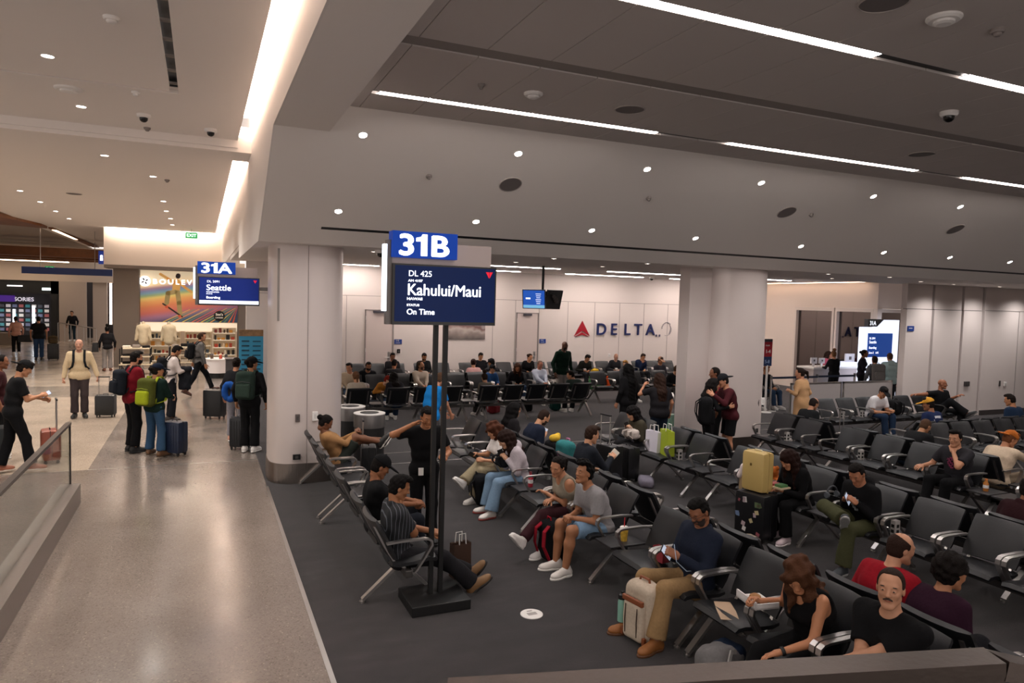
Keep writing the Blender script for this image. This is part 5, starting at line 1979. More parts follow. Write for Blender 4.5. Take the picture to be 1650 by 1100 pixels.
def suitcase(label, x, y, rz, w=.36, d=.23, h=.54, col='222226', handle=.38, ribs=True, z=0., m=None, group=None, accent='17171a', wheels=True):
    t = thing('suitcase', label, 'suitcase', (x, y, z), R(rz), group)
    zb = .055 if wheels else 0.
    MB().box((0, 0, zb + h / 2), (w, d, h), bev=.045).build('shell', m or mat(col, .42, bump=.05, scale=40, mottle=.08), t, smooth=True)
    if ribs:
        n = 6
        for k in range(n):
            xx = -w * .36 + k * w * .72 / (n - 1)
            for sy in (-1, 1):
                MB().box((xx, sy * (d / 2 + .002), zb + h / 2), (.012, .008, h * .8), bev=.002).build('rib', m or mat(col, .42, bump=.05, scale=40, mottle=.08), t)
    MB().box((0, 0, zb + h / 2), (w + .004, .012, h + .004), bev=.003).build('zip_band', mat(accent, .5), t)
    if wheels:
        for sx in (-1, 1):
            for sy in (-1, 1):
                MB().lathe([(.024, -.011), (.026, 0), (.024, .011)], c=(sx * w * .38, sy * d * .34, .027), ax=(1, 0, 0), n=14).box((sx * w * .38, sy * d * .34, .05), (.03, .04, .03)).build('wheel', mat('121214', .5), t)
    MB().tube([(-.05, 0, zb + h), (-.045, 0, zb + h + .025), (.045, 0, zb + h + .025), (.05, 0, zb + h)], .008, n=6).build('carry_handle', mat(accent, .5), t)
    if handle:
        hb = d / 2 - .03
        q = MB()
        for sx in (-1, 1):
            q.tube([(sx * w * .27, hb, zb + h - .02), (sx * w * .27, hb, zb + h + handle)], .009, n=8)
        q.build('telescopic_tube', ALU, t)
        MB().tube([(-w * .3, hb, zb + h + handle), (w * .3, hb, zb + h + handle)], 1, sq=(.03, .022)).build('grip', mat('151517', .5), t)
    return t


def backpack(label, x, y, z, rz, w=.3, d=.17, h=.44, col='1d1d20', col2=None, lean=0., trim=None, mat4=None, group=None):
    t = thing('backpack', label, 'backpack', (x, y, z), R(rz), group)
    if mat4 is not None:
        t.matrix_world = mat4
    elif lean:
        t.rotation_euler = (R(lean), 0, R(rz))
    m = cloth(col)
    soft('bag_body', lambda F: (F.rbox((0, 0, h / 2), (w / 2, d / 2, h / 2), min(w, d) * .42, k=0), F.ell((0, -.01, h * .9), (w * .42, d * .45, h * .12), k=.05)), m, t, (-w * .7, -d * .9, -.03), (w * .7, d * .9, h + .1), .012, .0018)
    soft('front_pocket', lambda F: F.rbox((0, -d / 2 - .005, h * .32), (w * .38, .045, h * .25), .035), cloth(col2 or col), t, (-w * .6, -d, -.02), (w * .6, .05, h * .75), .012, .001)
    st = MB()
    for sx in (-1, 1):
        st.tube([(sx * w * .22, d / 2 - .02, h * .92), (sx * w * .26, d / 2 + .05, h * .8), (sx * w * .28, d / 2 + .06, h * .45), (sx * w * .36, d / 2 - .01, h * .1)], 1, sq=(.05, .012))
    st.build('shoulder_strap', cloth(trim or col), t)
    MB().tube([(-.04, d * .2, h), (-.03, d * .2, h + .04), (.03, d * .2, h + .04), (.04, d * .2, h)], .009, n=6).build('grab_loop', cloth(trim or col), t)
    MB().tube([(-w * .36, -d / 2 - .02, h * .62), (0, -d / 2 - .045, h * .66), (w * .36, -d / 2 - .02, h * .62)], .005, n=5).build('zip', mat(trim or '3a3a3e', .4), t)
    return t


def worn(info, label, **kw):
    """backpack carried on the back of a figure"""
    Wm = info['Mw']
    c = info['chest'] - info['fwd'] * .215 * info['s'] - info['u2'] * .30
    A = np.stack([info['rgt'], info['fwd'], info['u2']], 1)
    M = np.eye(4)
    M[:3, :3] = Wm[:3, :3] @ A
    M[:3, 3] = info['tow'](c)
    bag = backpack(label, 0, 0, 0, 0, mat4=Matrix(M.tolist()), **kw)
    inv = np.linalg.inv(M)
    sh, f_, r_, u_, c_ = info['shm'], info['fwd'], info['rgt'], info['u2'], info['chest']
    for q in (1, -1):
        pts = [sh - f_ * .12 + r_ * q * .09 - u_ * .03, sh - f_ * .06 + r_ * q * .1 + u_ * .075, sh + f_ * .03 + r_ * q * .105 + u_ * .082, sh + f_ * .115 + r_ * q * .105 + u_ * .0, c_ + f_ * .152 + r_ * q * .105, c_ + f_ * .14 + r_ * q * .13 - u_ * .12, c_ + f_ * .05 + r_ * q * .185 - u_ * .2, c_ - f_ * .1 + r_ * q * .15 - u_ * .24]
        loc = [inv[:3, :3] @ info['tow'](p) + inv[:3, 3] for p in pts]
        MB().tube([tuple(p) for p in loc], 1, sq=(.045, .014)).build('shoulder_strap', cloth(kw.get('trim') or kw['col']), bag)
    return bag


def carry_bag(label, x, y, z, rz, w, d, h, col, col2, cat='shopping bag', name='shopping_bag', handles=True, marks=None):
    t = thing(name, label, cat, (x, y, z), R(rz))
    o = [(-w / 2, -d / 2), (w / 2, -d / 2), (w / 2, d / 2), (-w / 2, d / 2)]
    b = MB()
    vs = [(px_, py_, 0) for px_, py_ in o] + [(px_ * 1.02, py_ * .8, h) for px_, py_ in o]
    vi = [(px_ * .96, py_ * .7, h - .01) for px_, py_ in o] + [(px_ * .9, py_ * .8, .02) for px_, py_ in o]
    b.add(vs + vi, [(3, 2, 1, 0), (0, 1, 5, 4), (1, 2, 6, 5), (2, 3, 7, 6), (3, 0, 4, 7), (4, 5, 9, 8), (5, 6, 10, 9), (6, 7, 11, 10), (7, 4, 8, 11), (8, 9, 13, 12), (9, 10, 14, 13), (10, 11, 15, 14), (11, 8, 12, 15), (12, 13, 14, 15)])
    b.build('bag', mat(col, .6, bump=.1, scale=14), t)
    MB().lo_hi((w / 2 + .0005, -d * .38, .03), (w / 2 + .003, d * .36, h * .93)).build('side_print', mat(col2, .5, mottle=.6, scale=25), t)
    if marks:
        q = MB()
        for zz, ww in ((.72, .36), (.3, .36)):
            q.lo_hi((-w * ww / 2, -d / 2 - .003, h * zz), (w * ww / 2, -d / 2 + .02, h * zz + .02)).lo_hi((-w * ww / 3, -d / 2 - .003, h * zz - .03), (w * ww / 3, -d / 2 + .02, h * zz - .02))
        q.build('front_print', mat(marks, .5), t)
    if handles:
        for sy in (-1, 1):
            MB().tube([(-w * .2, sy * d * .38, h - .01), (-w * .18, sy * d * .3, h + .1), (w * .18, sy * d * .3, h + .1), (w * .2, sy * d * .38, h - .01)], .006, n=5).build('handle', mat('d8d4d0', .6), t)
    return t


def cup(label, x, y, z, col='c9a23c', lid='f0ece6', straw='b8252c'):
    t = thing('drink_cup', label, 'cup', (x, y, z))
    MB().lathe([(.032, 0), (.044, .13)], n=20).build('cup', mat(col, .4, mottle=.7, scale=30), t, smooth=True)
    MB().lathe([(.046, .13), (.046, .14), (.038, .148)], n=20).build('lid', mat(lid, .4), t)
    if straw:
        MB().tube([(0, 0, .14), (.008, .01, .24)], .005, n=6).build('straw', mat(straw, .4), t)
    return t


def bottle(label, x, y, z, col, capc, h=.2, r=.033, glass=.5):
    t = thing('drink_bottle', label, 'bottle', (x, y, z))
    MB().lathe([(r * .9, 0), (r, .01), (r, h * .62), (r * .45, h * .82), (r * .42, h * .9)], n=20).build('body', mat(col, .2, coat=.5), t, smooth=True)
    MB().lathe([(r * .5, h * .9), (r * .5, h)], n=16).build('lid', mat(capc, .4), t)
    MB().lathe([(r * 1.02, h * .25), (r * 1.02, h * .5)], n=20).build('paper_band', mat('e0d8d0', .5, mottle=.6, scale=40), t)
    return t


# ------------------------------------------------------------------ people in the rows by the post sign
NS_ = ('23211f', '3a3836')
i = person('man in navy jacket and khaki trousers looking at his phone', 4.3, 4.97, '-X', h=1.8, w=1.2, skn='8a5a40', hair=('fade', '0e0c0b'), top=('1b2130', 'long', 'collar'), bot=('8f7350', 'long', .014), shoes=('8a5526', '5d3a20', 'boot'), beard='2b1f1a', glasses=True, lean=-12, nod=30, turn=12, rh='phone', lh='phone', hk='hold', seat=.26, sz=.43, rf=(.16, .82, .085), lf=(-.2, .8, .085))
phone(i, -1, 'dark phone in the hands of the navy jacket man')
i = person('grey tee and denim shorts sitter with curly black hair, hands clasped', 4.3, 6.56, '-X', h=1.74, w=1.12, skn='9c6a4b', hair=('curly', '0c0a09'), top=('8d8a8c', 'short'), bot=('6d87a0', 'short'), shoes=('d0cac4', 'e0dcd6'), lean=15, nod=-8, turn=8, rh='clasp', lh='clasp', hk='fist', seat=.29)
person('seated woman in an olive tank and maroon trousers with crossed legs', 4.3, 7.19, '-X', h=1.66, w=.98, fem=True, skn='b57f5f', hair=('ponytail', '140e0c'), top=('8e8474', 'none'), bot=('33181d', 'long'), shoes=('e6e2de', 'f0ece8', 'boot'), lean=16, nod=22, turn=28, tilt=-6, side=-5, rh=(-.05, .62, .62), lh=(.1, .58, .66), seat=.3, rf=(-.16, 1.0, .24), rk=(.1, 1, .8), lf=(-.16, .74, .085))
i = person('seated woman in a pale grey hoodie and jeans with very long brown hair', 4.3, 8.76, '-X', h=1.66, fem=True, w=1.05, skn='c99a7c', hair=('long', '241511'), top=('b3a9ae', 'long', 'hood'), bot=('70889f', 'long', .03), shoes=('d9d2cc', '8a3a34'), lean=14, nod=36, rh='phone', lh='phone', hk='hold', hlen=.5, seat=.25, rf=(.05, .72, .085), lf=(-.2, .76, .085))
phone(i, 1, 'phone held by the pale grey hoodie woman')
i = person('seated woman in a white tee and tan trousers with wavy brown hair', 4.3, 9.38, '-X', h=1.64, fem=True, skn='c08a68', hair=('longcurly', '4a2a1c'), top=('e0d9d5', 'short'), bot=('8d8168', 'long', .025), shoes=('d8d4cf', 'c9c4be'), lean=10, nod=30, turn=10, rh=(.12, .62, .66), lh=(-.1, .6, .62), hk='hold', hlen=.3, seat=.22, rf=(-.12, .9, .33), rk=(.25, .8, 1), lf=(-.1, .72, .085))
phone(i, 1, 'phone in the hand of the tan trousers woman')
i = person('woman with straight black hair seated with her back to the long-haired pair', 4.54, 10.82, '+X', h=1.66, fem=True, skn='c08a68', hair=('long', '0c0909'), top=('1d1a1c', 'long'), bot=('222226', 'long'), lean=0, nod=10, hlen=.5)
i = person('man in a navy tee with a buzz cut reading his phone', 4.54, 10.1, '+X', h=1.78, w=1.1, skn='c4906f', hair=('buzz', '2a1d17'), top=('1a2030', 'short'), bot=('25262b', 'long'), lean=16, nod=34, rh='phone', lh='lap', hk='hold', beard='2a1c16')
phone(i, 1, 'white phone in the hand of the navy tee man', 'e8e6e4')
i = person('man in a dark suit jacket and white collar holding a pale card', 4.54, 8.3, '+X', h=1.78, w=1.05, skn='c99473', hair=('short', '2d1e16'), top=('1d2027', 'long', 'collar'), bot=('1b1d22', 'long'), lean=2, nod=16, rh=(.05, .66, .78), lh='lap', hk='hold')
held(i, 1, 'boarding_card', 'pale card held by the man in the dark suit', 'card', (.1, .16, .003), mat('d8d2c4', .6), (0, .1, -.03), Matrix.Rotation(R(35), 4, 'X'))
i = person('woman with curly brown hair in a black tank top bending over her food', 4.3, 3.66, '-X', h=1.7, fem=True, w=1.08, skn='b87e5b', hair=('longcurly', '4b2f1f'), top=('0d0c0e', 'none'), bot=('0d0d0f', 'long'), shoes=('18181a', '2a2a2c'), lean=14, nod=40, turn=34, tilt=4, rh=(.33, .46, .70), lh=(-.1, .66, .54), hk='hold', hkl='relax', hlen=.36, seat=.2, rf=(.1, .82, .085), lf=(-.16, .84, .085))
MB().lathe([(.031, -.012), (.033, 0), (.031, .012)], c=tuple(i['WR'][-1] - unit(i['WR'][-1] - i['EL'][-1]) * .03), ax=tuple(unit(i['WR'][-1] - i['EL'][-1])), n=18).build('wristband', BLACK, i['root'])
person('man with a moustache in a black tee, arms crossed, looking up at the camera', 4.3, 2.98, '-X', h=1.84, w=1.3, beard=None, moustache='3a2a20', skn='b9876a', hair=('buzz', '2b1f19'), top=('0f0f11', 'short'), bot=('1b1c20', 'long'), lean=2, nod=-4, turn=30, rh=(-.17, .54, .69), lh=(.2, .58, .64), re=(.8, .2, -.7), le=(-.8, .2, -.7), hk='fist', seat=.27, sz=.5)
person('balding man in a red tee seated with his back to the black tank top', 4.54, 3.7, '+X', h=1.8, w=1.15, skn='c08d70', hair=('balding', '2c1d17'), top=('8c1320', 'short'), bot=('24252a', 'long'), lean=10, nod=10, turn=-20, sz=.43)
person('woman in a plum jumper with a dark bushy hair bun, back turned', 4.54, 3.31, '+X', h=1.72, w=1.42, fem=True, skn='a87353', hair=('afro', '120d0b'), top=('2a1222', 'long'), bot=('1b1b1f', 'long'), lean=14, nod=14, turn=-15, sz=.42)
# row beside the concourse
person('slouching woman in a camel jacket and shorts with feet on a suitcase', 1.5, 10.5, '+X', h=1.7, fem=True, skn='6e4630', hair=('bun', '0f0b0a'), top=('97704a', 'long'), bot=('2b2f2a', 'short'), shoes=('2a2725', 'ded8d0'), lean=-32, nod=34, turn=0, rh=(.04, .62, .88), lh=(-.02, .62, .86), hk='hold', seat=.38, sz=.47, rf=(.02, .98, .72), lf=(-.2, 1.1, .7), rk=(.1, .1, 1), lk=(-.1, .2, 1), rfp=(.1, .55, .85), lfp=(-.2, .6, .8))
person('man in a black cap and black tee leaning on his knees', 1.5, 7.45, '+X', h=1.74, w=1.05, skn='8d5c3f', hair=('buzz', '120e0c'), cap=('131315',), top=('141416', 'short'), bot=('1a1d24', 'long'), lean=-8, nod=28, rh=(.03, .66, .64), lh=(-.1, .68, .64), hk='fist', hkl='relax', seat=.25, sz=.44)
i = person('man in a black pinstripe shirt resting his face on his hand', 1.5, 6.55, '+X', h=1.78, w=1.12, skn='9a6848', hair=('short', '0d0a09'), top=('15171c', 'short', 'collar', striped('14161b', '5a5d66', 30, 1)), bot=('1c1b1e', 'long', .02), shoes=('7b5a38', '201c1a'), lean=-10, nod=22, turn=-5, rh='chin', re=(.12, .5, -1), lh=(-.06, .6, .6), hk='fist', seat=.25, sz=.43, lf=(-.12, 1.06, .085), rf=(.12, .98, .085))
i = person('man in black standing by the post sign with a hand at his ear', 2.42, 7.95, 172, 'stand', h=1.68, w=1.0, skn='a06a48', hair=('short', '0f0b0a'), top=('0f0f11', 'short'), bot=('101012', 'long', .012), shoes=('141416', '1c1c1e'), lean=4, nod=26, turn=8, rh='ear', re=(1, .25, -.35), lh=(-.2, .3, 1.1), hk='relax', hkl='hold')
phone(i, -1, 'phone held low by the standing man in black')
bd = thing('badge', 'white name badge clipped on the standing man in black', 'badge', tuple(i['tow'](i['P'] + V3(.06, .155, .0))), i['ang'])
MB().box((0, 0, 0), (.06, .006, .09), bev=.003).build('card', WHITEP, bd)

# second and third rows
i = person('woman with long black hair in an olive cardigan reading her phone', 7.28, 10.25, '-X', h=1.64, fem=True, skn='c69474', hair=('long', '0d0a0a'), top=('3d382c', 'long'), bot=('1c1b1d', 'long'), shoes=('3a3532', '2a2624'), lean=10, nod=34, rh='phone', lh='phone', hk='hold', hlen=.34)
phone(i, 1, 'phone of the woman in the olive cardigan')
person('girl in a black hoodie with long reddish brown hair and pale pink shoes', 7.28, 6.59, '-X', h=1.66, fem=True, w=1.05, skn='b98263', hair=('long', '22110d'), top=('0c0c0e', 'long', 'hood'), bot=('0e0e10', 'long', .015), shoes=('d9c6cc', 'e6dcdc'), lean=14, nod=38, rh=(.15, .62, .66), lh=(-.05, .66, .64), hlen=.5, seat=.3, rf=(.1, .62, .085), lf=(-.16, .68, .085))
i = person('man in a black hoodie, graphic tee and olive trousers with crossed legs', 7.28, 5.6, '-X', h=1.76, w=1.15, skn='a87052', hair=('fade', '120d0b'), top=('0f0f11', 'long', 'hood'), bot=('41422c', 'long', .02), shoes=('3b3f44', '9a9a98'), lean=8, nod=34, turn=14, rh='phone', lh='phone', hk='hold', graphic='8f9496', rf=(-.1, .8, .6), rk=(1, .35, .35), rfp=(-.5, .5, .7), lf=(-.15, .84, .085), seat=.34)
phone(i, -1, 'phone of the man in olive trousers')
person('man in a charcoal graphic tee holding his chin', 10.28, 6.62, '-X', h=1.78, w=1.15, skn='bd8869', hair=('short', '120e0c'), top=('2b2a2e', 'short'), bot=('0f0f11', 'long'), lean=2, nod=10, turn=8, lh='chin', le=(-.4, .7, -.7), rh=(.3, .6, .66), hk='relax', hkl='relax', graphic='8a2f55', rf=(.1, .8, .1))
person('person in a cream jumper and orange cap stretching an arm forward', 10.54, 6.55, '+X', h=1.76, w=1.15, skn='b27a58', hair=('short', '6b4128'), cap=('b5662a', True), top=('cbb79f', 'long'), bot=('8a7b68', 'long'), lean=16, nod=24, turn=-25, rh=(.1, .9, .8), lh='lap')
person('dark jacket sitter with cropped brown hair bending forward', 10.54, 7.93, '+X', h=1.74, w=1.3, skn='a87654', hair=('buzz', '4a3526'), top=('131315', 'long'), bot=('1f2a3a', 'long'), lean=24, nod=30, rh='knee', lh='knee')
i = person('man in a yellow cap and navy tee with white letters on the back', 13.09, 8.9, '+Y', h=1.78, w=1.1, skn='8f5f43', hair=('short', '17110e'), cap=('c08a2e',), top=('1a2444', 'short'), bot=('202126', 'long'), lean=6, nod=10, turn=35)
bp_ = MB()
for (du, dr, w_) in ((-.02, 0, .16), (-.09, 0, .24), (-.12, 0, .22)):
    bp_.box(i['shm'] - i['fwd'] * .115 + i['u2'] * (du - .04), (w_, .012, .05), rot=Matrix(np.stack([i['rgt'], i['fwd'], i['u2']], 1).tolist()))
bp_.build('shirt_print', mat('d8d8dc', .6), i['root'])
person('bald man in black resting one arm over the next seat back', 16.7, 11.8, '-Y', h=1.86, w=1.3, skn='8d5a40', hair=('bald', '2a1a14'), top=('0e0e10', 'short'), bot=('111113', 'long', .02), shoes=('1c1c1e', '5a5856'), lean=-6, nod=2, turn=30, rh=(.78, .12, .9), re=(.2, -1, -.5), lh=(-.42, .38, .86), hkl='point', rf=(-.1, .85, .5), rk=(.2, .6, 1))
person('man with a fade haircut in a blue tee, back turned by the service wall', 15.61, 8.9, '+Y', h=1.8, w=1.1, skn='a6714f', hair=('fade', '1a130f'), top=('16263c', 'short'), bot=('202126', 'long'), lean=4, nod=16, turn=20)
person('man in a white tee and black cap beside a black bag', 14.34, 11.8, '-Y', h=1.78, w=1.2, skn='b07a58', hair=('short', '17110e'), cap=('161618',), top=('d6d2d4', 'short'), bot=('1d2c42', 'long'), lean=16, nod=30, turn=-12, rh='clasp', lh=(-.1, .66, .64), hk='fist')
person('person with curly dark hair and a burgundy collar at the frame edge', 7.52, 4.45, '+X', h=1.74, w=1.1, skn='8f5f43', hair=('curly', '15100d'), top=('2a1216', 'long', 'collar'), bot=('1c1c20', 'long'), lean=6, nod=16)
person('man with thinning dark hair in a black jacket beside the far column', 10.54, 10.2, '+X', h=1.74, w=1.1, skn='a9785a', hair=('balding', '1d1512'), top=('151618', 'long'), bot=('1d1e22', 'long'), lean=14, nod=24)
# standing around the far column
person('woman in a long tan coat with a dark ponytail, back turned', 11.96, 11.4, 15, 'stand', h=1.64, fem=True, w=1.15, skn='b98264', hair=('ponytail', '1d130f'), top=('b08a64', 'long'), bot=('1b1b1f', 'long'), coat=.42, lean=2, nod=12, turn=25, lh=(-.16, .22, 1.12), rh=(.2, .12, .9), hk='hold')
person('woman in black with waist-long black hair seen from behind', 8.09, 12.3, 10, 'stand', h=1.68, fem=True, w=1.25, skn='b98264', hair=('long', '0b0909'), top=('121113', 'long'), bot=('121214', 'long', .02), hlen=.62, lean=0, nod=8)
person('woman in dark top and jeans drinking from a bottle, back turned', 7.95, 11.0, -10, 'stand', h=1.62, fem=True, w=1.3, skn='b07a5c', hair=('long', '2a1a13'), top=('1c1a1d', 'short'), bot=('18202e', 'long'), hlen=.42, lh=(-.2, .28, 1.36), le=(-.8, .3, -.6), hk='hold', turn=20)
person('man in a crimson tee standing against the far column', 9.1, 10.75, 62, 'stand', h=1.76, skn='7d5038', hair=('buzz', '17100d'), top=('8a1226', 'short'), bot=('141416', 'long'), lean=2, nod=8)
i = person('man in a maroon jumper and black shorts hugging a friend', 8.95, 10.2, 72, 'stand', h=1.7, w=1.22, skn='b98264', hair=('buzz', '17110e'), cap=('1a1a1e', True), top=('40161c', 'long'), bot=('121214', 'short'), shoes=('d8d4d0', 'e8e6e2'), lean=10, nod=20, rh=(.12, .44, 1.2), lh=(-.2, .42, 1.3), hk='relax')
person('friend in black being hugged beside the far column', 8.52, 10.32, 245, 'stand', h=1.6, fem=True, skn='b98264', hair=('long', '120d0c'), top=('0f0f11', 'long'), bot=('101012', 'long'), lean=6, rh=(.2, .34, 1.1), lh=(-.25, .34, 1.05), hlen=.3)
backpack('black backpack hanging at the hugging pair', 8.25, 10.05, .78, 60, col='0f0f11', w=.34, h=.5, d=.22)
# concourse
i = person('man in a backward black cap and black tee walking with a coral suitcase', -2.68, 13.1, -72, 'stand', h=1.8, w=1.1, skn='b5805f', hair=('short', '1a130f'), cap=('141416', True), top=('131315', 'short'), bot=('111113', 'long', .01), shoes=('9a5f48', 'd8cabc'), lean=8, nod=28, rh=(.02, .38, 1.2), lh=(-.2, .42, 1.12), hk='hold', rf=(.12, .22, .1), lf=(-.08, -.16, .11), graphic='6d5560')
phone(i, 1, 'phone of the man walking with the coral suitcase', off=(-.005, .1, -.02))
suitcase('coral hard-shell suitcase pulled by the backward-cap man', -2.3, 13.75, -78, col='8f4a38', w=.38, d=.25, h=.5, handle=.5, accent='4a2a24')
person('person in dark clothes at the frame edge behind the coral suitcase man', -3.15, 14.3, -80, 'stand', h=1.78, w=1.1, skn='7d5038', hair=('buzz', '17100d'), top=('34161a', 'short'), bot=('151517', 'long'))
suitcase('dark green suitcase at the frame edge', -3.02, 13.75, -80, col='23282a', w=.4, d=.26, h=.58, handle=0)
i = person('bald man in a cream jumper and grey trousers facing the camera', -2.5, 18.4, 185, 'stand', h=1.8, w=1.25, skn='b98a74', hair=('bald', '6a4a3a'), top=('c9b594', 'long', 'collar'), bot=('3a3233', 'long', .012), shoes=('171718', '3a3836'), nod=2, turn=-4, lh=(-.36, .1, .92), rh=(.3, .06, .9), hk='fist')
worn(i, 'dark backpack on the bald man in the cream jumper', col='1b1d22')
suitcase('black wheeled bag beside the bald man in cream', -1.98, 18.35, 170, col='131416', w=.4, d=.28, h=.46, handle=.42, ribs=False)
person('woman in a pink top with a dark bag far down the concourse', -7.3, 36.5, 20, 'stand', h=1.66, fem=True, w=1.1, skn='b98264', hair=('bun', '2a1a13'), top=('c08f7c', 'long'), bot=('1b1b1d', 'long'), shoes=('d8d4d0', 'e8e6e2'))
carry_bag('black duffel carried by the woman in the pink top', -6.95, 36.4, .55, 0, .5, .25, .3, '161618', '202024', 'bag', 'duffel_bag', handles=False)
person('person in a black tee and blue jeans far down the concourse, back turned', -5.95, 33.5, 5, 'stand', h=1.78, w=1.25, fem=True, skn='b07a5c', hair=('bun', '15100d'), top=('131316', 'short'), bot=('2c4260', 'long'), shoes=('2a2522', '3a3532'))
suitcase('black suitcase topped by a bag by the blue jeans', -5.45, 33.45, 10, col='17181b', w=.4, d=.28, h=.62, handle=0)
backpack('tan topped bag resting on the far black suitcase', -5.45, 33.45, .68, 10, col='4a3d2a', w=.34, d=.2, h=.3)
person('person in a black jacket walking far away by the bright doorway', -6.5, 45.5, 170, 'stand', h=1.7, skn='a9785a', hair=('short', '17110e'), top=('17171b', 'long'), bot=('20303a', 'long'))
i = person('woman in a black sweatshirt and grey joggers with an afro bun, back turned', -3.05, 28.8, 8, 'stand', h=1.62, fem=True, skn='7d5038', hair=('topbun', '0d0a09'), top=('151416', 'long'), bot=('7d7672', 'long', .02), shoes=('6b3a24', '4a2a1c'))
carry_bag('black shoulder bag on the woman in grey joggers', -3.42, 28.75, .7, 90, .16, .2, .32, '121214', '1a1a1c', 'bag', 'shoulder_bag', handles=False)
i = person('man in a crimson tee with face mask and backpack waiting at the gate line', -1.12, 14.2, -62, 'stand', h=1.84, w=1.12, skn='b98264', hair=('short', '120d0b'), mask='17171a', top=('6b101c', 'short'), bot=('0f0f11', 'long', .01), shoes=('121214', '1c1c1e'), lean=2, nod=8, rh=(.12, .3, 1.05))
worn(i, 'dark backpack of the man in the crimson tee', col='191d24')
i = person('woman in a navy cap, dark green top and jeans with a lime backpack', -.74, 13.75, -38, 'stand', h=1.64, w=1.12, skn='b07a58', hair=('bun', '1a120e'), cap=('141c2c',), top=('10231f', 'long'), bot=('2d4762', 'long', .015), shoes=('5d4026', '3a2a1c'), lean=2, nod=6, turn=-30, rh=(.1, .34, 1.0), lh=(-.2, .3, .98), lf=(-.15, .05, .085), rf=(.15, -.02, .085))
worn(i, 'lime and black backpack on the navy cap woman', col='4a4f1e', col2='93a01f', trim='8d9a22', w=.32, h=.48)
suitcase('navy suitcase standing beside the jeans of the navy cap woman', -.42, 13.75, -40, col='17233a', w=.38, d=.25, h=.56, handle=0)
i = person('man in a white sweater with a dark jacket over his arm reading a phone', -.62, 17.4, -75, 'stand', h=1.74, skn='b07a58', hair=('short', '120d0b'), top=('cfc4c0', 'long'), bot=('17181d', 'long', .01), shoes=('2a211d', '3a2c26'), nod=34, lean=5, rh=(.04, .36, 1.16), lh=(-.12, .36, 1.12), hk='hold', turn=5)
phone(i, 1, 'phone of the man in the white sweater')
worn(i, 'black backpack on the man in the white sweater', col='15161a')
jk = thing('jacket', 'dark jacket draped over the arm of the white sweater man', 'jacket', tuple(i['tow'](i['EL'][1] * .4 + i['WR'][1] * .6)), i['ang'])
soft('cloth', lambda F: (F.rbox((0, 0, -.2), (.05, .13, .24), .04, k=0), F.cap((0, -.1, .03), (0, .1, .03), .06, k=.05)), cloth('1a1c22'), jk, (-.15, -.25, -.5), (.15, .25, .15), .014, .005)
i = person('man in a grey blazer and black trousers striding past the shop', -.06, 21.6, -80, 'stand', h=1.8, skn='b5805f', hair=('short', '3a271c'), top=('5f5d5c', 'long', 'collar'), bot=('121317', 'long'), shoes=('4a2a1c', '2a1a12'), lean=4, lf=(-.09, .42, .11), rf=(.09, -.36, .14), lfp=(-.1, 1, .3), rfp=(.1, 1, -.45), lh=(-.26, -.1, .9), rh=(.26, .14, .88), turn=-10)
worn(i, 'black backpack on the man in the grey blazer', col='141518')
i = person('person in a black cap and black clothes with a dark green backpack', .82, 13.65, -25, 'stand', h=1.76, w=1.15, skn='a87654', hair=('bun', '15100d'), cap=('111113',), top=('121214', 'long'), bot=('101012', 'long', .02), shoes=('dcd8d4', 'efece8'), turn=-35, lean=2)
worn(i, 'dark green backpack on the black-capped person', col='27352f', col2='2c3b34', w=.34, h=.5)
i = person('person in dark clothes half hidden by the dark green backpack', .62, 14.75, -20, 'stand', h=1.66, fem=True, skn='b98264', hair=('bun', '1a120e'), top=('1c1c20', 'long'), bot=('8d8a90', 'long'), shoes=('c8907c', 'e8e6e2'))
npw = thing('neck_pillow', 'bright blue neck pillow hanging by the dark green backpack', 'pillow', (.5, 14.35, .85), R(-20))
soft('cushion', lambda F: [F.cap((.09 * math.cos(t), 0, .18 + .15 * math.sin(t)), (.09 * math.cos(t + .5), 0, .18 + .15 * math.sin(t + .5)), .055, k=.02) for t in [k * .5 for k in range(-3, 8)]], cloth('1f4f9a'), npw, (-.25, -.15, -.08), (.25, .15, .45), .014, .002)
suitcase('black round-topped suitcase near the neck pillow', .3, 17.6, -30, col='121316', w=.44, d=.3, h=.62, handle=0, ribs=False)
suitcase('slim dark suitcase behind the white shoes of the capped person', .68, 13.95, -25, col='1a1b1e', w=.34, d=.24, h=.55, handle=.45)

